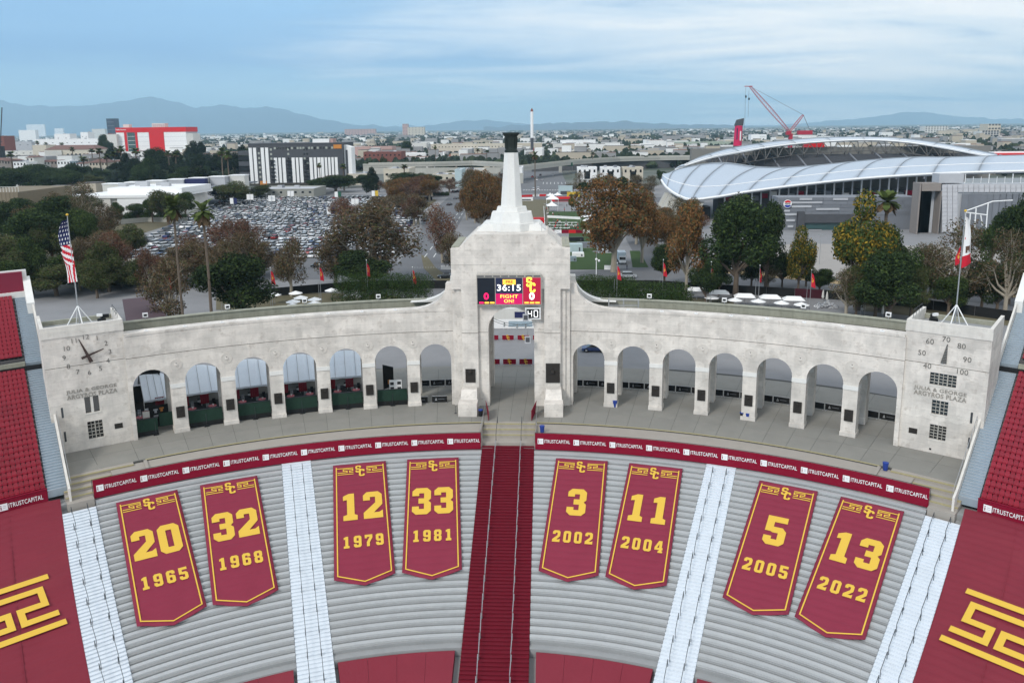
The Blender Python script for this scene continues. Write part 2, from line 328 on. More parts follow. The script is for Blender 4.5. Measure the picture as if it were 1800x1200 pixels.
GL = {
'0': [[(1.2,0),(4.8,0),(6,1.2),(6,8.8),(4.8,10),(1.2,10),(0,8.8),(0,1.2)], [(2.2,2),(2.2,8),(3.8,8),(3.8,2)]],
'1': [[(.8,0),(5.2,0),(5.2,1.7),(4.3,2.1),(4.3,10),(2.6,10),(.8,9.1),(.8,7.5),(2,7.7),(2,2.1),(.8,1.7)]],
'2': [[(0,0),(6,0),(6,2.8),(4.9,2.1),(3.2,2.1),(6,5),(6,8.8),(4.8,10),(1.2,10),(0,8.8),(0,6.8),(2.2,6.8),(2.2,8),(3.8,8),(3.8,5.8),(0,2.2)]],
'3': [[(0,1.2),(1.2,0),(4.8,0),(6,1.2),(6,4.2),(5.2,5),(6,5.8),(6,8.8),(4.8,10),(1.2,10),(0,8.8),(0,7),(2.2,7),(2.2,8),(3.8,8),(3.8,6),(2,6),(2,4.1),(3.8,4.1),(3.8,2),(2.2,2),(2.2,3),(0,3)]],
'4': [[(2.7,0),(6.2,0),(6.2,1.3),(5.5,1.6),(5.5,2.4),(6.2,2.4),(6.2,4.2),(5.5,4.2),(5.5,10),(2.8,10),(0,4.4),(0,2.4),(3.4,2.4),(3.4,1.6),(2.7,1.3)], [(1.9,4.2),(3.4,7.2),(3.4,4.2)]],
'5': [[(0,1.2),(1.2,0),(4.8,0),(6,1.2),(6,5),(4.8,6.3),(2.2,6.3),(2.2,8),(5.8,8),(5.8,10),(0,10),(0,4.6),(1.6,4.6),(2.2,4.3),(3.8,4.3),(3.8,2),(2.2,2),(2.2,3),(0,3)]],
'6': [[(1.2,0),(4.8,0),(6,1.2),(6,5),(4.8,6.2),(2.2,6.2),(2.2,8),(3.8,8),(3.8,7),(6,7),(6,8.8),(4.8,10),(1.2,10),(0,8.8),(0,1.2)], [(2.2,2),(2.2,4.4),(3.8,4.4),(3.8,2)]],
'7': [[(1.4,0),(3.7,0),(3.7,3),(6,7.4),(6,10),(0,10),(0,7),(1.8,7),(1.8,8),(3.8,8),(1.4,3.4)]],
'8': [[(1.2,0),(4.8,0),(6,1.2),(6,4.2),(5.2,5),(6,5.8),(6,8.8),(4.8,10),(1.2,10),(0,8.8),(0,5.8),(.8,5),(0,4.2),(0,1.2)], [(2.2,2),(2.2,4.1),(3.8,4.1),(3.8,2)], [(2.2,5.9),(2.2,8),(3.8,8),(3.8,5.9)]],
'S': [[(0,1.2),(1.2,0),(4.8,0),(6,1.2),(6,4.6),(4.8,5.9),(2,5.9),(2,8.2),(4,8.2),(4,7),(6,7),(6,8.8),(4.8,10),(1.2,10),(0,8.8),(0,5.3),(1.2,4.1),(4,4.1),(4,1.8),(2,1.8),(2,3),(0,3)]],
'C': [[(1.2,0),(4.8,0),(6,1.2),(6,3.2),(4,3.2),(4,1.8),(2,1.8),(2,8.2),(4,8.2),(4,6.8),(6,6.8),(6,8.8),(4.8,10),(1.2,10),(0,8.8),(0,1.2)]],
}
GL['9'] = [[(6-x, 10-y) for x, y in p] for p in GL['6']]
def digits(s, m, gap=.9, name='numeral'):
    """centred, height 1"""
    adv = 6+gap; W = len(s)*adv-gap; sh = []
    for i, ch in enumerate(s):
        for p in GL[ch]: sh.append([((x+i*adv-W/2)/10, (y-5)/10) for x, y in p])
    return outline_mesh(name, sh, m)
def mono(m):
    S = outline_mesh('letter_s', [[((x-4.6)/14, (y-2.2)/14) for x, y in GL['S'][0]]], m, .01)
    Cc = outline_mesh('letter_c', [[((x-1.2)/14, (y-8.0)/14) for x, y in GL['C'][0]]], m, .01)
    return S, Cc
KEY = [(0,.32),(.36,.32),(.36,.56),(.06,.56),(.06,.82),(.98,.82),(.98,.56),(.62,.56),(.62,.32),(1.55,.32)]
# ================================================================== stadium: peristyle
C0 = (0.0, 0.0); C5 = (0.0, -5.0)
def pol(c, R, a, z=0.0): A = radians(a); return Vector((c[0]+R*sin(A), c[1]+R*cos(A), z))
BAY = 4.222; PIER0 = 9.47                                       # degrees
piers = [PIER0+BAY*k for k in range(6)]; arches = [PIER0-BAY/2+BAY*k for k in range(7)]
R0, R1, R2, R3 = 90.4, 92.3, 96.2, 98.1
ZT = 15.0; HW = 2.38; SPR = 7.25
def arch_wall(mb, Ra, Rb, sg, z_lo, z_hi, a_from, a_to, m):
    """curved wall with the arch openings, solid, from angle a_from to a_to"""
    xs = []
    edges = [a_from]
    for a in arches:
        h = degrees(HW/Ra); n = 14
        for j in range(n+1):
            t = pi*j/n; xs.append((a-h*cos(t), SPR+(HW)*sin(t)))
    cols = [(a_from, z_lo)]
    for k, a in enumerate(arches):
        h = degrees(HW/Ra)
        cols.append((a-h, z_lo)); cols += xs[k*15:(k+1)*15]; cols.append((a+h, z_lo))
    cols.append((a_to, z_lo))
    P = lambda R, a, z: tuple(pol(C0, R, sg*a, z))
    for (a, za), (b, zb) in zip(cols[:-1], cols[1:]):
        if abs(a-b) < 1e-6:
            q = [P(Ra, a, za), P(Rb, a, za), P(Rb, a, zb), P(Ra, a, zb)]; mb.face(q, m); continue
        if za == z_lo and zb == z_lo: mb.face([P(Ra, a, z_lo), P(Rb, a, z_lo), P(Rb, b, z_lo), P(Ra, b, z_lo)], m)
        else: mb.face([P(Ra, a, za), P(Rb, a, za), P(Rb, b, zb), P(Ra, b, zb)], m)
        mb.face([P(Ra, a, za), P(Ra, b, zb), P(Ra, b, z_hi), P(Ra, a, z_hi)], m)
        mb.face([P(Rb, b, zb), P(Rb, a, za), P(Rb, a, z_hi), P(Rb, b, z_hi)], m)
        mb.face([P(Ra, a, z_hi), P(Ra, b, z_hi), P(Rb, b, z_hi), P(Rb, a, z_hi)], m)
    for a in (a_from, a_to): mb.face([P(Ra, a, z_lo), P(Rb, a, z_lo), P(Rb, a, z_hi), P(Ra, a, z_hi)], m)
for sg, side in ((-1, 'left'), (1, 'right')):
    root = thing('arcade', tuple(pol(C0, 94, sg*20)), 'curved seven-arch concrete colonnade %s of the central arch, ending at the %s tower' % (side, 'clock' if sg < 0 else 'thermometer'), 'colonnade', 'arcades of the peristyle')
    inv = Matrix.Translation(-root.location)
    def add(name, mb, **k):
        o = obj(name, mb, root, fix=True, **k); o.location = -root.location; return o
    b = MB(); arch_wall(b, R0, R1, sg, 0, 11.52, 5.3, 34.55, WALL); add('arch_wall', b)
    b = MB(); b.sector(C0, R0+.14, R1-.05, sg*5.3, sg*34.5, 11.521, 11.609, JOINT, n=24); add('wall_joint', b)
    b = MB(); b.sector(C0, R0+.05, R1, sg*5.3, sg*34.55, 11.61, ZT-.35, WALL, n=24); add('upper_wall', b)
    b = MB(); b.sector(C0, R0-.03, R1, sg*5.35, sg*34.45, ZT-.345, ZT, WALL, n=24); add('cornice', b)
    b = MB(); arch_wall(b, R2, R3, sg, 0, 13.9, 5.3, 34.55, WALL); add('rear_wall', b)
    b = MB(); b.sector(C0, R1+.02, R2+1.1, sg*5.3, sg*34.5, 13.5, 13.9, ROOF, n=24); add('roof_slab', b)
    b = MB(); b.sector(C0, R2+1.1, R3+.05, sg*5.3, sg*34.4, 13.91, 15.0, COPE, n=24); add('parapet', b)
    b = MB(); b.sector(C0, R2+.98, R3+.12, sg*5.3, sg*34.4, 15.003, 15.16, COPE, n=24); add('coping', b)
    for a in piers:
        w = degrees(.97/R0)
        for (ra, rb) in ((R0-.10, R1+.06), (R2-.06, R3+.1)):
            b = MB(); b.sector(C0, ra, rb, sg*(a-w), sg*(a+w), 6.55, 7.15, WALLW, n=2); add('impost', b)
        # seat block of the pier, slightly wider
        b = MB(); w = degrees(1.03/R0); b.sector(C0, R0-.14, R1+.1, sg*(a-w), sg*(a+w), .004, .55, WALL, n=2); add('pier_base', b)
        # medallion
        P = pol(C0, R0, sg*a, 9.85); nrm = Vector((-sin(radians(sg*a)), -cos(radians(sg*a)), 0)); xa = Vector((cos(radians(sg*a)), -sin(radians(sg*a)), 0))
        key = 'medallion_mesh'
        if key not in globals():
            q = MB(); q.lathe((0,0,0), [(.78,0), (.78,.05), (.66,.055), (.66,.02), (.24,.02), (.20,.10), (.08,.12)], WALL, n=20); q.box((0,.05,.03), (.12,.42,.08), NUM); globals()[key] = q.mesh('medallion', False)
        o = put('medallion', globals()[key]); o.parent = root; o.matrix_world = root.matrix_world
        M_ = Matrix(((xa.x, 0, nrm.x, P.x), (xa.y, 0, nrm.y, P.y), (0, 1, 0, P.z), (0,0,0,1))); o.matrix_local = inv @ M_
        # plaque: its own thing would be lifted away; it is bolted on and moves with the pier
        if 'plaque_mesh' not in globals():
            q = MB(); q.box((0,0,0), (1.12,1.62,.06), BRONZE); q.box((0,.28,.06), (.42,.5,.04), BRONZE); q.box((0,-.35,.06), (.8,.5,.015), BRONZE); q.lathe((0,.38,.1), [(.17,0),(.15,.06),(.05,.1)], BRONZE, n=8)
            globals()['plaque_mesh'] = q.mesh('plaque')
        o = put('plaque', plaque_mesh); o.parent = root; P = pol(C0, R0-.11, sg*a, 3.0)
        o.matrix_local = inv @ Matrix(((xa.x, 0, nrm.x, P.x), (xa.y, 0, nrm.y, P.y), (0, 1, 0, P.z), (0,0,0,1)))
        if sg > 0 or a < 12:
            o2 = put('side_plaque', plaque_mesh, root); tan_ = -xa*sg; P = pol(C0, R2+.9, sg*a, 3.0)+tan_*.99
            o2.matrix_local = inv @ Matrix(((nrm.x*.75, 0, tan_.x, P.x), (nrm.y*.75, 0, tan_.y, P.y), (0, 1, 0, P.z), (0,0,0,1)))
    # rooftop lamps, drain spots
    lm = MB(); lm.box((0,0,0), (.5,.22,.16), WHITE); lm.box((0,.12,.1), (.12,.12,.1), GALV); lmm = lm.mesh('roof_lamp')
    for k in range(8):
        a = sg*(11+k*3.1); P = pol(C0, R0+.1, a, ZT+.01); put('roof_lamp', lmm, None, P, -radians(a), 'white floodlight %s on the %s colonnade front edge' % (['nearest the central arch','second out from the arch','third out from the arch','fourth out from the arch','fifth out from the arch','sixth out from the arch','seventh out from the arch','nearest the corner tower'][k], side), 'floodlight', 'floodlights along the colonnade edge')
    bm_ = MB(); bm_.box((0,0,0), (.10,.10,.4), GALV); bm_.box((0,-.1,.35), (.7,.35,.6), WHITE); bm_.box((0,-.29,.52), (.42,.03,.30), GLASS); bmm = bm_.mesh('roof_camera_box')
    for k in range(4):
        a = sg*(12.5+k*6.6); P = pol(C0, R3-.4, a, 15.165); put('equipment_box', bmm, None, P, -radians(a), 'white equipment box %s on the rear coping of the %s colonnade' % (['nearest the central arch','second out from the arch','third out from the arch','nearest the tower'][k], side), 'equipment box', 'boxes on the rear coping')
# ---- central tower
T = thing('central_arch_tower', (0, 92, 0), 'tall pale concrete triumphal arch with stepped top and tapering spire', 'tower')
YF, YB = 89.4, 101.0; AW, AS, AC = 3.42, 9.9, 15.3
def tadd(name, b, **k):
    o = obj(name, b, T, fix=True, **k); o.location = (0, -92, 0); return o
def arch_slab(b, y0, y1, xl, xr, hw, spr, ztop, m, rise=None):
    n = 20; pts = [(-hw, spr)]+[(-hw*cos(pi*j/n), spr+(rise or hw)*sin(pi*j/n)) for j in range(1, n)]+[(hw, spr)]
    for s_, a, c in ((1, xl, -hw), (1, hw, xr)): b.hexa([(a,y0,0),(c,y0,0),(c,y1,0),(a,y1,0)], [(a,y0,ztop),(c,y0,ztop),(c,y1,ztop),(a,y1,ztop)], m)
    for (x0, z0), (x1, z1) in zip(pts[:-1], pts[1:]):
        b.hexa([(x0,y0,z0),(x1,y0,z1),(x1,y1,z1),(x0,y1,z0)], [(x0,y0,ztop),(x1,y0,ztop),(x1,y1,ztop),(x0,y1,ztop)], m)
b = MB(); arch_slab(b, YF, YF+2.3, -8.1, 8.1, AW, AS+1.9, 24.3, WALL, 3.55); tadd('front_wall', b)
b = MB(); arch_slab(b, YB-2.3, YB, -8.1, 8.1, AW, AS+1.9, 24.3, WALL, 3.55); tadd('rear_wall', b)
b = MB(); b.box((0, 95.2, 17.2), (16.2, 6.9, 7.1), WALL); tadd('upper_body', b)
for s in (-1, 1): b = MB(); b.box((s*6.35, 95.2, 0), (3.5, 6.9, 17.19), WALL); tadd('inner_wall', b)
b = MB()
for s in (-1, 1):
    b = MB(); b.hexa([(s*8.104-.003*s, YF+.25, 0), (s*8.80, YF+.25, 0), (s*8.80, YB-.25, 0), (s*8.104-.003*s, YB-.25, 0)], [(s*8.104-.003*s, YF+.25, 24.25), (s*8.72, YF+.25, 24.25), (s*8.72, YB-.25, 24.25), (s*8.104-.003*s, YB-.25, 24.25)], WALL); tadd('side_pier', b)
b = MB()
for s in (-1, 1):   # proud pilasters beside the arch, up to the head of the panel
    b = MB(); xa, xb = sorted((s*4.95, s*7.35)); b.hexa([(xa, YF-.55, 0), (xb, YF-.55, 0), (xb, YF-.003, 0), (xa, YF-.003, 0)], [(xa, YF-.45, 18.2), (xb, YF-.45, 18.2), (xb, YF-.003, 18.2), (xa, YF-.003, 18.2)], WALL); tadd('pilaster', b)
b = MB(); b.box((0, YF-.22, 18.21), (17.5, .44, 6.05), WALL); tadd('frieze_wall', b)
b = MB(); b.box((0, YF-.24, 21.9), (17.56, .50, .05), CORN); tadd('string_course', b)
for s in (-1, 1): b = MB(); b.box((s*4.2, YF-.012, 11.5), (1.45, .02, .06), JOINT); tadd('wall_joint', b)
for s in (-1, 1): b = MB(); b.box((s*6.15, YF-.50, 11.5), (2.41, .06, .06), JOINT); tadd('wall_joint', b)
b = MB()
for s in (-1, 1):
    x = s*6.3; b = MB()
    b.box((x, 85.6, .004), (2.75, 2.2, 1.95), WALL)
    b.hexa([(x-1.25, 86.5, 1.957), (x+1.25, 86.5, 1.957), (x+1.25, 88.83, 1.957), (x-1.25, 88.83, 1.957)], [(x-1.15, 87.6, 3.2), (x+1.15, 87.6, 3.2), (x+1.15, 88.83, 3.2), (x-1.15, 88.83, 3.2)], WALL); tadd('pedestal', b)
for s in (-1, 1):
    b = MB(); w_, h_ = (1.5, 2.1) if s < 0 else (2.1, 3.0)
    b.box((s*6.2, YF-.63, 3.9), (w_, .08, h_), BRONZE); b.lathe((s*6.2, YF-.66, 5.6), [(.01,-.3),(.30,-.22),(.34,0),(.26,.28),(.01,.36)], BRONZE, n=8); b.box((s*6.2, YF-.69, 4.35), (w_*.7, .05, .7), BRONZE); tadd('bronze_plaque', b)
# top: ledge, hipped block, stages, spire
for s in (-1, 1): b = MB(); b.box((s*8.2, 95.4, 24.31), (1.1, 10.8, .10), COPE); tadd('ledge', b)
b = MB(); b.hexa([(-7.6, YF-.42, 24.265), (7.6, YF-.42, 24.265), (7.6, YB-.5, 24.265), (-7.6, YB-.5, 24.265)], [(-5.45, YF-.40, 26.35), (5.45, YF-.40, 26.35), (5.45, YB-2, 26.35), (-5.45, YB-2, 26.35)], WALL); tadd('hipped_block', b)
def octo(b, cy, r0, z0, r1, z1, m, n=8): b.lathe((0, cy, 0), [(r0, z0), (r1, z1)], m, n=n, rot=pi/8)
k8 = 1/cos(pi/8)
b = MB(); b.hexa([(-5.2,92.2,26.36),(5.2,92.2,26.36),(5.2,99,26.36),(-5.2,99,26.36)], [(-4.2,92.5,27.35),(4.2,92.5,27.35),(4.2,99,27.35),(-4.2,99,27.35)], WALLW); tadd('lower_stage', b)
b = MB(); octo(b, 94.6, 3.55*k8, 26.37, 3.45*k8, 27.5, WALLW); tadd('stage_foot', b)
b = MB(); octo(b, 95.3, 3.3*k8, 27.51, 2.95*k8, 29.0, WALLW); tadd('middle_stage', b)
b = MB(); octo(b, 95.6, 2.35*k8, 29.01, 2.15*k8, 29.75, WALLW); tadd('upper_stage', b)
b = MB(); octo(b, 95.6, 1.62*k8, 29.76, 1.02*k8, 37.85, WALLW); octo(b, 95.6, 1.12*k8, 33.8, 1.10*k8, 33.801, WALLW); tadd('spire', b)
b = MB(); b.lathe((0, 95.6, 37.86), [(.98,0), (.98,.35), (.86,.45), (.80,.9), (.92,2.2), (1.0,2.45), (1.28,2.75), (1.30,2.95), (1.05,2.95), (.9,2.6)], BRONZEG, n=16)
for j in range(16): a = 2*pi*j/16; b.tube((cos(a)*.86, 95.6+sin(a)*.86, 38.4), (cos(a)*.98, 95.6+sin(a)*.98, 40.1), .06, BRONZEG, n=4)
tadd('torch_bowl', b)
for s in (-1, 1):  # curved shoulders sweeping down to the colonnade, front and rear
    for (y0, y1, m, ex) in ((0, 1.9, WALL, 0), (5.8, 7.7, WALLW, 0)):
        b = MB(); P = [(8.75, 18.9), (9.75, 18.9)]+[(9.75+5.4*(1-cos(pi/2*j/9)), 18.7-3.62*sin(pi/2*j/9)) for j in range(10)]+[(16.3, 15.04)]
        P = P[:2]+[(9.75+5.2*(1-cos(pi/2*j/9))**1.0, 18.6-3.56*sin(pi/2*j/9)) for j in range(10)]+[(16.0, 15.03)]
        for (x0, z0), (x1, z1) in zip(P[:-1], P[1:]):
            f = lambda x: sqrt(max(0, (R0+.02)**2-x*x))+y0
            g_ = lambda x: sqrt(max(0, (R0+.02)**2-x*x))+y1
            b.hexa([(s*x0, f(x0), 14.9), (s*x1, f(x1), 14.9), (s*x1, g_(x1), 14.9), (s*x0, g_(x0), 14.9)], [(s*x0, f(x0), z0), (s*x1, f(x1), z1), (s*x1, g_(x1), z1), (s*x0, g_(x0), z0)], m)
        tadd('curved_shoulder', b)
b = MB()
for x in (4.6, 6.4, 8.2): b.tube((x, 91.5+(x-4.6)*.3, 26.4 if x < 5 else 24.42), (x, 91.5+(x-4.6)*.3, 27.6 if x < 5 else 25.5), .03, GALV)
b.tube((4.6, 91.5, 27.6), (8.2, 92.6, 25.5), .03, GALV); b.tube((4.6, 91.5, 27.0), (8.2, 92.6, 25.0), .02, GALV); tadd('safety_rail', b)
# rear gantry / scaffold by the right shoulder
b = MB()
for x in (14.6, 16.8, 19.0):
    for dy in (0, 1.0): b.tube((x, 91.6+dy-x*.05, 13.9), (x, 91.6+dy-x*.05, 16.1), .05, GALV)
    b.tube((x, 91.6-x*.05, 16.1), (x, 92.6-x*.05, 16.1), .05, GALV)
for z in (15.2, 16.1): b.tube((14.6, 91.6-.73, z), (19, 91.6-.95, z), .05, GALV); b.tube((14.6, 92.6-.73, z), (19, 92.6-.95, z), .05, GALV)
obj('access_platform', b, label='grey steel access platform on the colonnade roof right of the central arch', cat='platform')
# ---- scoreboard
S = thing('scoreboard', (-.2, YF-.45, 16.0), 'lit electronic scoreboard reading 36:15 and FIGHT ON! above the central arch', 'scoreboard')
SX0, SX1, SZ0, SZ1, SY = -4.95, 4.55, 15.95, 20.45, YF-1.15
b = MB(); b.box((-.2, SY+.35, SZ0), (SX1-SX0, .66, SZ1-SZ0), WFR); o = obj('case', b, S); o.location = -S.location
def scr(c, e, n): return mat(n, c, .4, .02, 1, emis=e)
SB = scr((.006,.008,.014), .4, 'screen_black'); SR = scr((.30,.006,.03), .75, 'screen_maroon'); SN = scr((.012,.016,.04), .7, 'screen_navy'); SP = scr((.45,.004,.09), .7, 'screen_magenta')
EW = scr((1,1,1), 1.0, 'screen_white'); ER = scr((.95,.01,.12), .9, 'screen_red_digit'); EO = scr((1.0,.48,.06), .9, 'screen_orange'); EY = scr((1,.72,.08), .9, 'screen_yellow')
def flat(name, x0, x1, z0, z1, m, d=.02, par=None):
    b = MB(); b.box(((x0+x1)/2, SY-d/2, z0), (x1-x0, d, z1-z0), m); o = obj(name, b, par or S); o.location = -S.location; return o
pz = SZ0+.12; pt = SZ1-.42
flat('left_screen', -4.85, -2.27, pz, pt, SB); flat('middle_screen', -2.15, 1.75, pz+1.62, pt, SN, .021); flat('message_screen', -2.15, 1.75, pz, pz+1.6, SP, .02); flat('right_screen', 1.87, 4.45, pz, pt, SR)
for k in range(8): flat('louvre', -4.85+k*1.18, -3.85+k*1.18, SZ1-.3, SZ1-.12, DGREY)
b = MB()
for k in range(24): b.tube((-4.8+k*.4, SY+.3, SZ1), (-4.8+k*.4, SY+.3, SZ1+.32), .02, GALV, n=4)
b.tube((-4.8, SY+.3, SZ1+.32), (4.4, SY+.3, SZ1+.32), .03, GALV, n=4); o = obj('top_rail', b, S); o.location = -S.location
def place(o, origin, xa, ya, w, h, par):
    xa, ya = Vector(xa).normalized(), Vector(ya).normalized(); za = xa.cross(ya).normalized()
    M_ = Matrix(((xa.x*w, ya.x*h, za.x, origin[0]), (xa.y*w, ya.y*h, za.y, origin[1]), (xa.z*w, ya.z*h, za.z, origin[2]), (0,0,0,1)))
    o.matrix_basis = (par.matrix_basis.inverted() @ M_) if par is not None else M_
def wtext(par, s, m, x, y, z, w, h, bold=.03, xa=(1,0,0), za=(0,0,1), name='lettering'):
    me = text_mesh(s, m, bold); o = put(name, me, par); sx = w/me['w'] if w else None; sy = h/me['h'] if h else None
    sx = sx or sy; sy = sy or sx
    place(o, (x, y, z), xa, za, sx, sy, par); return o
bpy.context.view_layer.update()
def wmesh(par, me, x, y, z, w, h=None, xa=(1,0,0), za=(0,0,1), name='emblem'):
    o = put(name, me, par); place(o, (x, y, z), xa, za, w, h if h else w, par); return o
wtext(S, '36:15', EW, -.2, SY-.04, SZ0+2.55, 3.5, .95, .012); wtext(S, 'FIGHT', EY, -.2, SY-.04, SZ0+1.28, 2.6, .5, .012); wtext(S, 'ON!', EY, -.2, SY-.04, SZ0+.58, 1.45, .5, .012)
flat('period_panel', -1.1, .8, pt-1.02, pt-.25, EO, .03); wtext(S, 'PRE', scr((.25,.10,.02), .3, 'screen_brown'), -.15, SY-.05, pt-.63, 1.0, .38, .03)
wtext(S, '0', ER, -3.55, SY-.04, SZ0+1.27, .75, 1.05, .03); wtext(S, '0', EW, 3.15, SY-.04, SZ0+1.27, .8, 1.1, .035)
for k in range(3): flat('timeout_bar', -4.6+k*.8, -3.95+k*.8, pz+.1, pz+.36, EO if k else ER, .03); flat('timeout_bar', 2.05+k*.8, 2.7+k*.8, pz+.1, pz+.36, EO, .03)
mS, mC = mono(EY); wmesh(S, mS, 3.0, SY-.05, SZ0+3.05, 2.0, name='letter_s'); wmesh(S, mC, 3.0, SY-.08, SZ0+3.05, 2.0, name='letter_c')
b = MB(); PC = thing('play_clock', (3.28, YF-.9, 13.7), 'small black play clock showing 40 in a white frame under the scoreboard', 'clock')
b.box((3.28, YF-.75, 13.72), (2.3, .2, 1.75), WHITE); b.box((3.28, YF-.875, 13.92), (1.9, .05, 1.35), BLACK); o = obj('case', b, PC); o.location = -PC.location
for (cx, segs) in ((2.83, 'fgbc'), (3.72, 'abcdef')):
    sg_ = dict(a=(0,.48,.5,.09), g=(0,0,.5,.09), d=(0,-.48,.5,.09), f=(-.26,.24,.09,.42), b=(.26,.24,.09,.42), e=(-.26,-.24,.09,.42), c=(.26,-.24,.09,.42))
    q = MB()
    for ch in segs: x, z, w, h = sg_[ch]; q.box((cx+x, YF-.91, 14.58+z-h/2), (w, .02, h), EW)
    o = obj('digit', q, PC); o.location = -PC.location
bpy.context.view_layer.update()
# ---- corner towers (clock on the left, thermometer on the right)
def corner(sg):
    A = Vector((sg*51.16, 74.85, 0)); B = Vector((sg*57.9, 70.05, 0)); W = (B-A).length
    ex = (B-A).normalized(); ny = Vector((-ex.y*sg, ex.x*sg, 0))
    if ny.y < 0: ny = -ny
    # local frame: s along wall from inner corner outward, d depth backwards
    lab = ('square concrete corner tower with the clock, left end of the colonnade', 'square concrete corner tower with the thermometer dial, right end of the colonnade')[sg > 0]
    R_ = thing('corner_tower', (A.x, A.y, 0), lab, 'tower', 'corner towers')
    P = lambda s, d, z: (A.x+ex.x*s+ny.x*d-R_.location.x, A.y+ex.y*s+ny.y*d-R_.location.y, z)
    def bx(b, s0, s1, d0, d1, z0, z1, m):
        if sg > 0: q = [P(s0,d0,z0), P(s1,d0,z0), P(s1,d1,z0), P(s0,d1,z0)]; t = [P(s0,d0,z1), P(s1,d0,z1), P(s1,d1,z1), P(s0,d1,z1)]
        else: q = [P(s1,d0,z0), P(s0,d0,z0), P(s0,d1,z0), P(s1,d1,z0)]; t = [P(s1,d0,z1), P(s0,d0,z1), P(s0,d1,z1), P(s1,d1,z1)]
        b.hexa(q, t, m)
    S0, S1, DD = .15, 9.75, 9.0
    # walls with real window openings
    wins = {1: [(3.35, 6.35, 9.0, 10.6, 3), (3.85, 5.7, 5.2, 7.05, 2), (3.85, 5.75, 1.85, 3.8, 2)], -1: [(3.98, 5.68, 4.95, 7.2, 0), (3.85, 5.65, 1.3, 3.75, 2)]}[sg]
    b = MB(); wd = .5; zs = 0
    s_lo, s_hi = min(w[0] for w in wins), max(w[1] for w in wins)
    bx(b, S0, s_lo, 0, wd, 0, 11.6, WALL); bx(b, s_hi, S1, 0, wd, 0, 11.6, WALL)
    ws = sorted(wins, key=lambda w: w[2]); z = 0
    for w in ws:
        bx(b, s_lo, s_hi, 0, wd, z, w[2], WALL)
        if w[0] > s_lo: bx(b, s_lo, w[0], 0, wd, w[2], w[3], WALL)
        if w[1] < s_hi: bx(b, w[1], s_hi, 0, wd, w[2], w[3], WALL)
        z = w[3]
    bx(b, s_lo, s_hi, 0, wd, z, 11.6, WALL)
    obj('front_wall', b, R_, fix=True)
    b = MB(); bx(b, S0+.01, S1-.01, .14, wd-.02, 11.601, 11.679, JOINT); obj('wall_joint', b, R_, fix=True)
    b = MB(); bx(b, S0, S1, .02, wd, 11.68, 15.6, WALL); obj('upper_front_wall', b, R_, fix=True)
    b = MB(); bx(b, S0, S0+.5, wd, DD, 0, 15.6, WALL); bx(b, S1-.5, S1, wd, DD, 0, 15.6, WALL); bx(b, S0+.5, S1-.5, DD-.5, DD, 0, 15.6, WALL); obj('side_walls', b, R_, fix=True)
    b = MB(); bx(b, S0-.06, S1+.06, -.10, .5, 15.61, 16.5, CORN); bx(b, S0-.02, S1+.02, -.04, .5, 16.505, 17.05, CORN)
    bx(b, S0, S0+.4, .5, DD, 15.61, 17.05, CORN); bx(b, S1-.4, S1, .5, DD, 15.61, 17.05, CORN); obj('cornice', b, R_, fix=True)
    b = MB(); bx(b, S0+.4, S1-.4, DD-.5, DD, 15.61, 16.2, COPE); bx(b, S0+.4, S1-.4, .5, DD-.5, 15.4, 15.62, TREAD); obj('roof_deck', b, R_, fix=True)
    for (s0, s1, z0, z1, n) in wins:
        b = MB(); bx(b, s0, s1, .32, .38, z0, z1, GLASS); w_ = obj('window', b, R_, fix=True)
        b = MB(); bx(b, s0-.1, s1+.1, -.05, .3, z0-.18, z0-.003, CORN); obj('sill', b, w_, fix=True)
        b = MB()
        if n == 0: bx(b, (s0+s1)/2-.16, (s0+s1)/2+.16, .02, .3, z0, z1, CORN)
        else:
            pw = (s1-s0)/n
            for k in range(1, n): bx(b, s0+k*pw-.06, s0+k*pw+.06, .1, .3, z0, z1, WFR)
            for k in range(n): bx(b, s0+(k+.5)*pw-.03, s0+(k+.5)*pw+.03, .14, .28, z0, z1, WFR)
            rows = 4 if z1-z0 < 1.9 else 5
            for k in range(1, rows): bx(b, s0, s1, .16, .27, z0+(z1-z0)*k/rows-.035, z0+(z1-z0)*k/rows+.035, WFR)
        obj('window_bars', b, w_, fix=True)
    # slit vents, plaque
    for (z0, z1) in ((4.9, 6.3), (1.6, 3.0)):
        b = MB(); bx(b, 8.25, 8.5, -.012, .02, z0, z1, DPIPE); obj('slit_vent', b, R_, fix=True)
    b = MB(); bx(b, 1.45, 2.45, -.05, .01, 2.1, 2.8, BRONZE); obj('plaque', b, R_, fix=True)
    if sg > 0: b = MB(); bx(b, 4.0, 4.25, -.02, .01, .35, .6, BLACK); obj('drain_hole', b, R_, fix=True)
    bpy.context.view_layer.update()
    xa = ex*sg; off = -ny*.06
    def W2(s, z, d=.06): return A+ex*s-ny*d+Vector((0, 0, z))
    def tx(s, m, sx, z, w=None, h=None, name='numeral', bold=.0, d=.04, xa2=None):
        p = W2(sx, z, d); return wtext(R_, s, m, p.x, p.y, p.z, w, h, bold, xa2 or xa, (0,0,1), name)
    tx('JULIA & GEORGE', LETT, 4.65, 8.35 if sg > 0 else 8.2, 6.0, .62, 'lettering', .02); tx('ARGYROS PLAZA', LETT, 4.65, 7.65 if sg > 0 else 7.45, 6.0, .62, 'lettering', .02)
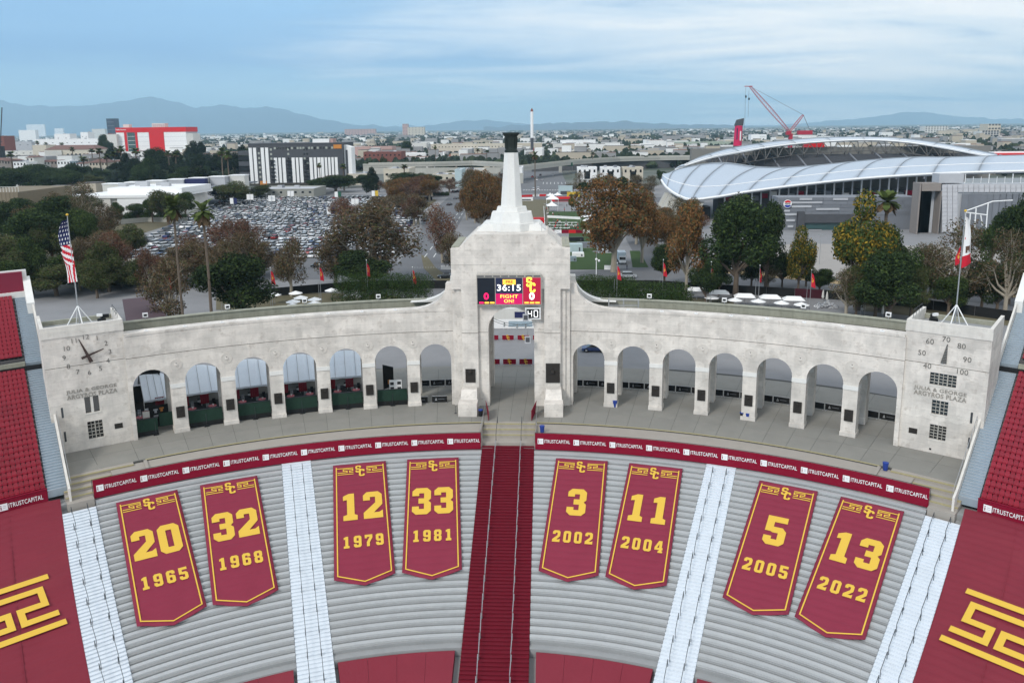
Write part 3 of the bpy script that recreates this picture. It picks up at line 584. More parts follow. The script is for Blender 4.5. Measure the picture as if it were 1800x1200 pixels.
    if sg < 0:
        cx_s, cz = 4.72, 12.85
        pos = {12: (4.67, 15.35), 1: (3.45, 15.1), 2: (2.6, 14.15), 3: (2.15, 13.05), 4: (2.25, 11.8), 5: (3.2, 10.85), 6: (4.84, 10.35), 7: (5.85, 10.45), 8: (7.0, 11.3), 9: (7.6, 12.75), 10: (7.05, 13.95), 11: (6.15, 15.0)}
        pos = {n: (cx_s-2.75*sin(radians(30*n))*.98, cz+2.42*cos(radians(30*n))) for n in range(1, 13)}
        for n, (s, z) in pos.items(): tx(str(n), NUM, s, z, None, .62, 'numeral', -.005)
        for (s1, z1, s2, z2, w1, w2, dd) in ((5.55, 15.2, 4.35, 11.9, .05, .24, .30), (2.75, 13.45, 5.45, 12.55, .05, .17, .20)):
            b = MB(); a_, c_ = W2(s1, z1, dd), W2(s2, z2, dd); d = (c_-a_).normalized(); pr = Vector((d.z*xa.x, d.z*xa.y, -(d.x*xa.x+d.y*xa.y))).normalized()
            q = [a_-pr*w1, a_+pr*w1, c_+pr*w2, c_-pr*w2]; L = R_.location
            b.hexa([tuple(p-L) for p in q], [tuple(p-L-ny*.1) for p in q], HAND); obj('clock_hand', b, R_, fix=True)
        b = MB(); p = W2(cx_s, cz, 0)-R_.location; b.tube(p, p-ny*.42, .12, HAND); obj('hub', b, R_)
    else:
        for n, s, z in ((70, 4.8, 15.05), (60, 3.0, 14.5), (80, 6.55, 14.45), (50, 2.2, 12.9), (90, 7.3, 12.85), (40, 2.95, 11.3), (100, 6.85, 11.2)): tx(str(n), NUM, s, z, None, .66, 'numeral', -.005)
        b = MB(); L = R_.location
        p0, p1 = W2(4.75, 12.0, .12), W2(5.0, 14.5, .12)
        for k in range(12):
            t = k/12; a_ = p0.lerp(p1, t); c_ = p0.lerp(p1, t+.06); w = .30*(1-t)+.03
            b.hexa([tuple(a_-xa*w-L), tuple(a_+xa*w-L), tuple(a_+xa*w-ny*.05-L), tuple(a_-xa*w-ny*.05-L)], [tuple(c_-xa*w-L), tuple(c_+xa*w-L), tuple(c_+xa*w-ny*.05-L), tuple(c_-xa*w-ny*.05-L)], NUM)
        for s_ in (-1, 1): b.tube(tuple(p0+xa*s_*.30-L), tuple(p1+xa*s_*.02-L), .03, NUM, n=4)
        obj('dial_needle', b, R_, fix=True)
    return R_, A, ex, ny
for sg in (-1, 1):
    R_, A, ex, ny = corner(sg); side = 'clock' if sg < 0 else 'thermometer'
    # flag pole on the roof
    c = A+ex*4.9+ny*4.3; top = {-1: 15.2, 1: 14.9}[sg]; L = Vector((c.x, c.y, 15.63))
    F = thing('flagpole', tuple(L), 'tall flagpole on a white tripod foot on the %s tower roof' % side, 'flagpole', 'flagpoles on the tower roofs')
    b = MB(); b.tube((0,0,0), (0,0,top), .10, GALV, .05, n=8); b.lathe((0,0,top), [(.05,0),(.17,.1),(.17,.22),(.05,.32)], GOLD, n=8); obj('pole', b, F)
    b = MB()
    for k in range(4): a = pi/4+k*pi/2; b.tube((cos(a)*1.9, sin(a)*1.9, 0), (0, 0, 3.1), .075, WHITE); b.tube((cos(a)*1.9, sin(a)*1.9, .1), (cos(a+pi/2)*1.9, sin(a+pi/2)*1.9, .1), .04, WHITE)
    obj('tripod', b, F)
    # roof clutter
    for k, (s, d, lab) in enumerate(((2.0, 6.6, 'black floodlight cluster by the rear edge of the %s tower roof'), (3.3, 3.0, 'round dark loudspeaker beside the flagpole foot on the %s tower roof'), (7.2, 2.4, 'small white lamp on the front of the %s tower roof'))):
        p = A+ex*s+ny*d; b = MB()
        if k == 0: b.box((0,0,0), (.9,.6,.5), BLACK); b.box((.2,.5,.5), (1.1,.2,.5), BLACK, .5); b.box((0,-.4,.9), (.7,.3,.35), WHITE, .3); b.tube((-.2,.2,.2),(-.2,.2,1.0),.05,DPIPE)
        elif k == 1: b.lathe((0,0,0), [(.25,0),(.42,.25),(.42,.5),(.2,.75)], DPIPE, n=10); b.tube((0,0,.5), (1.2,.1,.1), .04, DPIPE)
        else: b.box((0,0,0), (.3,.3,.35), WHITE); b.tube((.2,0,.3),(1.3,.1,.5),.03,DPIPE); b.tube((1.3,.1,.5),(1.3,.1,0),.03,DPIPE)
        obj('roof_fitting', b, loc=(p.x, p.y, 15.63), label=lab % side, cat=['floodlight', 'loudspeaker', 'lamp'][k])
    # ladder / guard on inner parapet
    b = MB(); p = A+ex*.4
    for k in range(4): q = A+ex*.55+ny*(1.5+k*1.6); b.tube((q.x, q.y, 17.06), (q.x, q.y, 18.0), .03, DPIPE, n=4)
    q0, q1 = A+ex*.55+ny*1.5, A+ex*.55+ny*6.3
    for z in (17.5, 18.0): b.tube((q0.x, q0.y, z), (q1.x, q1.y, z), .03, DPIPE, n=4)
    obj('roof_guard_rail', b, label='dark pipe guard rail along the inner parapet of the %s tower' % side, cat='railing', group='guard rails on the tower roofs')
# ================================================================== plaza, steps, bowl
Zc = lambda R: -1.77-(82.25-R)*.388
YELR = 82.35
Pz = MB(); Pz.sector(C0, YELR, 112, -50, 50, -.6, -.03, PLAZAD, n=60); plaza = obj('plaza', Pz, kind='structure', fix=True)
slab_edges = sorted([s*a for a in ([0, 2.6, 5.1]+[PIER0-BAY+BAY*(k+.5)+BAY/2 for k in range(7)]+[41.2]) for s in ((1,) if a == 0 else (-1, 1))])
def sub(lst):
    r = []
    for a, b in zip(lst[:-1], lst[1:]):
        r += [a, (a+b)/2]
    return r+[lst[-1]]
se = sub(slab_edges)
rings = [YELR+.35, 87.4, 92.6, 97.9, 104, 111]
for r0, r1 in zip(rings[:-1], rings[1:]):
    for a0, a1 in zip(se[:-1], se[1:]):
        g0, g1 = degrees(.018/r0), degrees(.018/r1)
        b = MB(); b.sector(C0, r0+.02, r1-.02, a0+g0, a1-g0, -.03, 0.0, PLAZA, n=3, a0b=a0+g1, a1b=a1-g1); obj('paving_slab', b, plaza, fix=True)
for s in (-1, 1):
    b = MB(); b.sector(C0, YELR, YELR+.33, s*2.65, s*34.3, -.03, .004, YEL, n=30); obj('yellow_edge', b, plaza, fix=True)
# lower strip between the yellow edge and the fence (curved differently)
def strip_pts(s):
    P0, P1 = [], []
    for j in range(31):
        a = 2.66+(34.2-2.66)*j/30
        p = pol(C0, YELR-.01, s*a, -.16); az = degrees(atan2(p.x, p.y+5)); q = pol(C5, 82.2, az, -.16); P0.append(q); P1.append(p)
    return P0, P1
for s, side in ((-1, 'left'), (1, 'right')):
    b = MB(); P0, P1 = strip_pts(s)
    for j in range(30):
        q = [P0[j], P0[j+1], P1[j+1], P1[j]]
        if s < 0: q = q[::-1]
        b.hexa([(p.x, p.y, -1.6) for p in q], [(p.x, p.y, -.16) for p in q], STRIPC)
    obj('lower_walk', b, kind='structure', fix=True)
    b = MB(); e0, e1 = P0[-1], P1[-1]; e0b = pol(C5, 82.2, degrees(atan2(e0.x, e0.y+5))+s*.25); 
    b.hexa([(e0.x, e0.y, -1.6), (e0.x+s*.35, e0.y-.2, -1.6), (e1.x+s*.35, e1.y-.2, -1.6), (e1.x, e1.y, -1.6)], [(e0.x, e0.y, .02), (e0.x+s*.35, e0.y-.2, .02), (e1.x+s*.35, e1.y-.2, .02), (e1.x, e1.y, .02)], STRIPC)
    obj('stair_cheek_wall', b, kind='structure', fix=True)
    b = MB(); b.sector(C5, 82.15, 88.6, s*31.5, s*35.2, -2.6, -.19, STRIPC, n=4); b.sector(C5, 82.3, 88.6, s*33.2, s*38.5, -2.8, -1.7, STRIPC, n=4); obj('walk_footing', b, kind='structure', fix=True)
    # end stairs: 4 broad steps with yellow nosings, down to the head of the white stair
    L0 = (s*51.0, 59.1)
    for k in range(5):
        zt = -.02-.36*k
        ra, rb = 86.9-1.15*(k+1), 86.9-1.15*k
        if k == 0: rb = 88.2
        if k == 4: ra = 81.2
        a_in = 34.25 if k < 4 else 34.3; a_out = 38.9
        b = MB(); b.sector(C5, ra, rb, s*(33.4 if k < 4 else 36.9), s*a_out, zt-1.2, zt, STRIPC, n=5); o = obj('stair_step', b, kind='structure', fix=True)
        if k < 4: b = MB(); b.sector(C5, ra-.01, ra+.28, s*33.4, s*a_out, zt-.12, zt+.006, YEL, n=5); obj('nosing', b, o, fix=True)
# central steps
for k in range(4):
    zt = -.004-.42*k; y1 = 82.9-.0 if k == 0 else 81.75-1.05*(k-1); y0 = 81.75-1.05*k if k < 3 else 77.75
    b = MB(); b.hexa([(-3.72,y0,zt-1.2),(3.72,y0,zt-1.2),(3.72,y1,zt-1.2),(-3.72,y1,zt-1.2)], [(-3.72,y0,zt),(3.72,y0,zt),(3.72,y1,zt),(-3.72,y1,zt)], STRIPC); o = obj('central_step', b, kind='structure')
    if k < 3: b = MB(); b.box((0, y0+.14, zt-.1), (7.44, .3, .106), YEL); obj('nosing', b, o)
# base mass of the bowl under everything
b = MB()
for s0, s1 in ((-60, 60),):
    b.sector(C5, 40, 82.2, -62, 62, -25, Zc(40)-1.2, TREAD, n=60, z1b=-2.5); b.sector(C5, 82.21, 116, -62, 62, -12, -1.75, TREAD, n=60)
obj('bowl_base', b, kind='structure', fix=True)
# ---- bleacher sections with bench rows
def az_in(R): return 36.8+(82.3-R)*.026
def az_out(R): return 39.3+(82.3-R)*.067
def wd(R, h): return degrees(asin(h/R))
secs = [('the far left section, under the 20 and 32 banners', lambda R: -az_in(R), lambda R: -20-wd(R, 1.9), 54.8),
        ('the section left of the maroon stairs, under the 12 and 33 banners', lambda R: -20+wd(R, 1.9), lambda R: -wd(R, 3.62), 54.4),
        ('the section right of the maroon stairs, under the 3 and 11 banners', lambda R: wd(R, 3.62), lambda R: 20-wd(R, 1.9), 54.4),
        ('the far right section, under the 5 and 13 banners', lambda R: 20+wd(R, 1.9), lambda R: az_in(R), 54.8)]
for nm, fa, fb, Rend in secs:
    b = MB(); NR = int((81.9-Rend)/.9); 
    for k in range(NR+1):
        ra = 81.95-.9*(k+1); rb = 81.95-.9*k; z = Zc(rb)-.30
        b.sector(C5, ra, rb, fa(ra), fb(ra), z-1.0, z, TREAD, n=12, a0b=fa(rb), a1b=fb(rb))
    root = obj('seating_terrace', b, kind='structure', fix=True)
    for k in range(NR+1):
        rb = 81.95-.9*k-.12; ra = rb-.52; z = Zc(rb)
        if ra < Rend: continue
        b = MB(); b.sector(C5, ra, rb, fa(ra), fb(ra), z-.26, z, BENCH, n=14, a0b=fa(rb), a1b=fb(rb))
        obj('bench', b, root, fix=True)
# ---- fence banner with lettering
for s, side in ((-1, 'left'), (1, 'right')):
    root = thing('fence_banner', tuple(pol(C5, 82.1, s*20, -.6)), 'long maroon fence banner with repeated white wordmark, %s of the central stairs' % side, 'banner', 'maroon banners along the plaza fence')
    bpy.context.view_layer.update()
    b = MB(); b.sector(C5, 82.02, 82.10, s*2.62, s*36.85, -1.85, .50, MARF, n=48); o = obj('banner_cloth', b, root, fix=True); o.location = -root.location
    b = MB(); n = 48
    for j in range(n): b.tube(pol(C5, 82.12, s*(2.6+34.3*j/n), .56), pol(C5, 82.12, s*(2.6+34.3*(j+1)/n), .56), .04, DPIPE, n=4, cap=False)
    for j in range(25): p = pol(C5, 82.18, s*(2.6+34.3*j/24), 0); b.tube((p.x, p.y, -1.0), (p.x, p.y, .56), .035, DPIPE, n=4)
    o = obj('fence_rail', b, root); o.location = -root.location
    for k in range(10):
        a = s*(2.62+3.423*(k+.5)); rad = radians(a); xa = Vector((cos(rad), -sin(rad), 0)); nrm = Vector((-sin(rad), -cos(rad), 0))
        c = pol(C5, 82.02, a, -.62)+nrm*.07
        p = c+xa*.55; wtext(root, 'ITRUSTCAPITAL', WVIN, p.x, p.y, p.z, 3.5, .50, .010, xa)
        p = c-xa*1.72; q = MB()
        if 'icon_me' not in globals():
            q.box((0,0,0), (.82,.82,.012), WVIN); q.box((-.26,-.1,.012), (.1,.36,.01), MARF); q.box((-.26,.2,.012), (.1,.1,.01), MARF); q.box((.1,.1,.012), (.3,.05,.01), LGREY); q.box((.1,-.1,.012), (.3,.05,.01), LGREY); icon_me = q.mesh('logo_square')
        wmesh(root, icon_me, p.x, p.y, p.z, .95, xa=xa, name='logo_square')
# ---- retired-number banners
KEYL = [(-x, y) for x, y in KEY]
BN = [(-32.9, '20', '1965'), (-26.05, '32', '1968'), (-14.2, '12', '1979'), (-7.2, '33', '1981'), (7.2, '3', '2002'), (14.2, '11', '2004'), (26.05, '5', '2005'), (32.9, '13', '2022')]
gS, gC = mono(GOLD)
key_r = outline_mesh('greek_key', [ribbon([(0, 1), (1.62, 1)], .10), ribbon([(0, .04), (1.55, .04)], .10), ribbon(KEY, .10)], GOLD)
key_l = outline_mesh('greek_key', [ribbon([(0, 1), (-1.62, 1)], .10), ribbon([(0, .04), (-1.55, .04)], .10), ribbon(KEYL, .10)], GOLD)
for az, num, yr in BN:
    a = radians(az); er = Vector((sin(a), cos(a), 0)); xa = Vector((cos(a), -sin(a), 0))
    top = pol(C5, 80.15, az, Zc(80.15)+.30); sl = Vector((er.x, er.y, .388)).normalized()
    root = thing('number_banner', tuple(top), 'maroon banner with gold %s and %s, %s' % (num, yr, dict([('20','leftmost of the eight'),('32','second of the eight from the left'),('12','just right of the left inner white stairs'),('33','just left of the maroon stairs'),('3','just right of the maroon stairs'),('11','just left of the right inner white stairs'),('5','second of the eight from the right'),('13','rightmost of the eight')])[num]), 'banner', 'retired number banners on the benches')
    frame(root, tuple(top), xa, sl); bpy.context.view_layer.update()
    Lh = 18.4; W = 3.47; tip = 19.6; b = MB()
    nx, ny_ = 14, 150
    def yb(x): return -Lh-(tip-Lh)*(1-abs(x)/W)
    vs = []
    for j in range(ny_+1):
        for i in range(nx+1):
            x = -W+2*W*i/nx; y = yb(x)*j/ny_; Rr = 80.15+y*cos(atan2(.388, 1)); sag = -x*x/(2*Rr)*.36
            vs.append((x, y, .042*sin(-y*2*pi/.965+x*.12)+.018*sin(x*1.7+y*.6)+.012*sin(x*4.1-y*.3)+.03))
    for j in range(ny_):
        for i in range(nx): q = j*(nx+1)+i; b.f.append((q, q+1, q+nx+2, q+nx+1)); b.m.append(b.mi(MAR))
    b.v = vs; me = b.mesh('banner_cloth', True); o = put('banner_cloth', me, root); md = o.modifiers.new('t', 'SOLIDIFY'); md.thickness = .03
    def on(me, x, y, w, h=None, z=.135, name='emblem'):
        o = put(name, me, root); o.location = (x, y, z); o.scale = (w, h or w, 1); return o
    bw = W-.42
    rb = ribbon([(-bw, -.55)]+[(-bw, -.55), (-bw, -Lh+.45), (0, -tip+.55), (bw, -Lh+.45), (bw, -.55)][1:], .14)
    on(outline_mesh('border_line', [rb], GOLD), 0, 0, 1, name='border_line')
    on(key_r, .85, -1.95, 1.32, 1.15, name='greek_key'); on(key_l, -.85, -1.95, 1.32, 1.15, name='greek_key')
    on(gS, 0, -1.45, 1.75, name='letter_s'); on(gC, 0, -1.45, 1.75, z=.16, name='letter_c')
    on(digits(num, GOLD, 1.1), 0, -7.6, 3.95, 4.4, name='numeral'); on(digits(yr, GOLD, 2.6), 0, -13.2, 1.52, 1.75, name='year')
# ---- white covered stairs with handrails
def stair(name, m, fa, fb, Ra, Rb, pitch, kind='structure', zoff=0.0, par=None, **k):
    b = MB(); n = int((Rb-Ra)/pitch)
    for j in range(n):
        rb = Rb-pitch*j; ra = rb-pitch; z = Zc(rb)+zoff; z2 = Zc(ra)+zoff
        i = len(b.v)
        nz_ = ra-.05; P = [pol(C5, nz_, fa(ra), z), pol(C5, nz_, fb(ra), z), pol(C5, rb, fb(rb), z), pol(C5, rb, fa(rb), z), pol(C5, ra, fa(ra), z-.9), pol(C5, ra, fb(ra), z-.9), pol(C5, rb, fb(rb), z-.9), pol(C5, rb, fa(rb), z-.9)]
        b.v += [tuple(p) for p in P]
        b.v += [tuple(pol(C5, nz_, fa(ra), z-.07)), tuple(pol(C5, nz_, fb(ra), z-.07)), tuple(pol(C5, ra, fa(ra), z-.07)), tuple(pol(C5, ra, fb(ra), z-.07))]
        for f in ((0,1,2,3), (8,9,1,0), (8,10,11,9), (4,5,11,10), (5,6,2,1), (7,4,0,3)): b.f.append(tuple(i+q for q in f)); b.m.append(b.mi(m))
    return obj(name, b, par, kind=kind, fix=False, **k)
h = 1.87
S1 = stair('white_stair', WFAB, lambda R: -20-wd(R, h), lambda R: -20+wd(R, h), 40, 82.0, .45)
S2 = stair('white_stair', WFAB, lambda R: 20-wd(R, h), lambda R: 20+wd(R, h), 40, 82.0, .45)
S3 = stair('white_stair', WFAB, lambda R: -az_out(R), lambda R: -az_in(R)-.04, 42, 80.8, .45, zoff=.05)
S4 = stair('white_stair', WFAB, lambda R: az_in(R)+.04, lambda R: az_out(R), 42, 80.8, .45, zoff=.05)
stair('maroon_stair', MARS, lambda R: -wd(R, 3.6), lambda R: wd(R, 3.6), 40, 77.75+5-.05, .45, zoff=-.02)
rl = MB(); RL = 1.75
def rail_mesh(L_, m, r=.035):
    b = MB(); dz = -L_*.388; b.tube((0,0,.95), (0,-L_,.95+dz), r, m, n=5); b.tube((0,0,0), (0,0,.95), r, m, n=5); b.tube((0,-L_,dz), (0,-L_,.95+dz), r, m, n=5); return b.mesh('handrail')
rA, rB, rC = rail_mesh(2.1, DPIPE), rail_mesh(2.55, DPIPE, .03), rail_mesh(2.1, GALV, .05)
ORD = ['top', 'second', 'third', 'fourth', 'fifth', 'sixth', 'seventh', 'eighth', 'ninth', 'tenth', 'eleventh', 'twelfth', 'thirteenth', 'fourteenth', 'fifteenth', 'sixteenth', 'seventeenth', 'eighteenth', 'nineteenth', 'twentieth']
def rails(azc, offs, meshr, step, group, lab, R_hi, R_lo, kk=0.0):
    for q, off in enumerate(offs):
        R = R_hi; i = 0
        while R-2.6 > R_lo:
            a = azc(R)+degrees(asin(off/R)); p = pol(C5, R, a, Zc(R)); put('handrail', meshr, None, p, -radians(a)+kk, ORD[i]+' handrail down, '+lab[q], 'handrail', group); R -= step; i += 1
rails(lambda R: -20, (-.72, .72), rB, 2.58, 'handrails on the inner left white stairs', ['left row of the inner white stairs on the left side', 'right row of the inner white stairs on the left side'], 80.5, 44)
rails(lambda R: 20, (-.85, .85), rA, 2.62, 'handrails on the inner right white stairs', ['left row of the inner white stairs on the right side', 'right row of the inner white stairs on the right side'], 80.5, 44, .03)
mid = lambda R: (az_in(R)+az_out(R))/2
rails(lambda R: -mid(R), (-.85, .85), rB, 2.58, 'handrails on the outer left white stairs', ['left row of the white stairs at the far left', 'right row of the white stairs at the far left'], 80.5, 46)
rails(mid, (-.85, .85), rA, 2.62, 'handrails on the outer right white stairs', ['left row of the white stairs at the far right', 'right row of the white stairs at the far right'], 80.5, 46, .03)
rails(lambda R: 0, (-1.75, 1.75), rC, 2.3, 'handrails on the maroon stairs', ['pale, on the left half of the maroon stairs', 'pale, on the right half of the maroon stairs'], 82.4, 42)
for s, side in ((-1, 'left'), (1, 'right')):
    b = MB()
    for x in (s*1.75,): b.tube((x, 82.1, 0), (x, 82.1, .95), .04, DPIPE); b.tube((x, 82.1, .95), (x, 78.6, -.35), .04, DPIPE); b.tube((x, 78.6, -1.3), (x, 78.6, -.35), .04, DPIPE)
    obj('handrail', b, label='dark handrail on the %s of the yellow-edged central steps' % side, cat='handrail')
    b = MB(); x = s*3.85
    b.tube((x, 86.2, 0), (x, 86.2, 1.05), .04, GALV); b.tube((x, 86.2, 1.05), (x, 77.3, .85), .04, GALV); b.tube((x, 77.3, -1.2), (x, 77.3, .85), .04, GALV); b.tube((x, 81.8, 0), (x, 81.8, .95), .04, GALV)
    b.hexa([(x-.03,77.3,-1.4),(x+.03,77.3,-1.4),(x+.03,81.6,-.2),(x-.03,81.6,-.2)], [(x-.03,77.3,.2),(x+.03,77.3,.2),(x+.03,81.6,.3),(x-.03,81.6,.3)], STRIPC)
    obj('side_rail', b, label='grey side rail where the fence banner meets the central steps, %s side' % side, cat='railing')
    # folded maroon gate at the head of the steps
    b = MB(); b.hexa([(s*3.55, 86.4, .02), (s*3.6, 86.4, .02), (s*3.12, 83.0, .02), (s*3.07, 83.0, .02)], [(s*3.75, 86.4, 1.9), (s*3.8, 86.4, 1.9), (s*3.12, 83.0, 1.5), (s*3.07, 83.0, 1.5)], MARF)
    obj('gate_screen', b, fix=True, label='maroon cloth-covered gate leaf swung open %s of the central steps' % side, cat='gate')
# lower maroon tarps
for (fa, fb, Rt, nm) in ((lambda R: -az_in(R)+.5, lambda R: -20-wd(R, 2.2), 54.3, 'far left'), (lambda R: -20+wd(R, 2.25), lambda R: -wd(R, 4.3), 53.9, 'left of the maroon stairs'), (lambda R: wd(R, 4.3), lambda R: 20-wd(R, 2.25), 53.9, 'right of the maroon stairs'), (lambda R: 20+wd(R, 2.2), lambda R: az_in(R)-.5, 54.3, 'far right')):
    root = thing('lower_tarp', tuple(pol(C5, 48, (fa(48)+fb(48))/2, Zc(48))), 'smooth maroon tarpaulin covering the lower seats, %s' % nm, 'tarpaulin', 'maroon tarpaulins over the lower seats')
    n = 4
    for k in range(n):
        f0 = lambda R: fa(R)+(fb(R)-fa(R))*k/n+.012; f1 = lambda R: fa(R)+(fb(R)-fa(R))*(k+1)/n-.012
        b = MB(); Rb_ = 40
        b.sector(C5, Rb_, Rt, f0(Rb_), f1(Rb_), Zc(Rb_)-1.4, Zc(Rb_)-.12, TARP, n=5, a0b=f0(Rt), a1b=f1(Rt), z1b=Zc(Rt)-.12); o = obj('tarp_panel', b, root, fix=True); o.location = -root.location
    b = MB(); b.sector(C5, Rt+.05, Rt+.45, fa(Rt), fb(Rt), Zc(Rt)-1.2, Zc(Rt)-.55, PLAZAD, n=8); o = obj('tarp_edge_gap', b, root, fix=True); o.location = -root.location
# big side tarps
for s, side in ((-1, 'left'), (1, 'right')):
    root = thing('side_tarp', tuple(pol(C5, 65, s*47, Zc(65))), 'huge smooth maroon tarpaulin with gold key pattern at the bottom %s' % side, 'tarpaulin', 'huge side tarpaulins')
    b = MB(); nR = 190; nA = 14; vs = []
    for j in range(nR+1):
        R = 40+(83.27-40)*j/nR
        for i in range(nA+1):
            a = s*(az_out(R)+.02+(66-az_out(R))*i/nA); z = Zc(R)+.16+.05*sin(R*2*pi/.9+.5*sin(i*.8))+.05*sin(i*1.7+R*.6)+.02*sin(R*2.2+i*2.9); p = pol(C5, R, a, z if i else z-.1); vs.append(tuple(p))
    b.v = vs
    for j in range(nR):
        for i in range(nA):
            q = j*(nA+1)+i; f = (q, q+1, q+nA+2, q+nA+1); b.f.append(f if s > 0 else f[::-1]); b.m.append(b.mi(TARP))
    me = b.mesh('tarp_sheet', True); o = put('tarp_sheet', me, root); o.location = -root.location; bpy.context.view_layer.update()
    for a_ in (4.6, 9.2, 13.8):
        b = MB()
        for j in range(60):
            Ra_, Rb2 = 41+41.5*j/60, 41+41.5*(j+1)/60; A1, A2 = s*(az_out(Ra_)+a_*82/Ra_*.8), s*(az_out(Rb2)+a_*82/Rb2*.8); b.tube(pol(C5, Ra_, A1, Zc(Ra_)+.2), pol(C5, Rb2, A2, Zc(Rb2)+.2), .05, TARP, n=4, cap=False)
        o = obj('tarp_seam', b, root); o.location = -root.location
    # gold key, laid on the slope
    az = s*44.2; a = radians(az); er = Vector((sin(a), cos(a), 0)); xa = Vector((cos(a), -sin(a), 0)); sl = Vector((er.x, er.y, .388)).normalized()
    big = []
    kx = lambda pts: [(s*x, y) for x, y in pts]
    e_ = 5.2
    big += [ribbon(kx([(-.10, 1.08), (e_, 1.08)]), .115), ribbon(kx([(-.12, -.02), (e_, -.02)]), .115)]
    unit = [(0,.22),(.5,.22),(.5,.50),(.10,.50),(.10,.84),(1.12,.84),(1.12,.50),(.70,.50),(.70,.22),(1.55,.22)]
    x0 = 0
    full = [(-.06,.22)]+unit[1:]
    full2 = full+[(2.1,.22),(2.1,.50),(1.70,.50),(1.70,.84),(2.9,.84)]
    big.append(ribbon(kx(full2), .115))
    me = outline_mesh('greek_key', big, GOLD, .012)
    c = pol(C5, 66.4, s*41.9, Zc(66.4)+.36); o = put('greek_key', me, root); place(o, tuple(c), xa, sl, 5.6, 6.0, root)
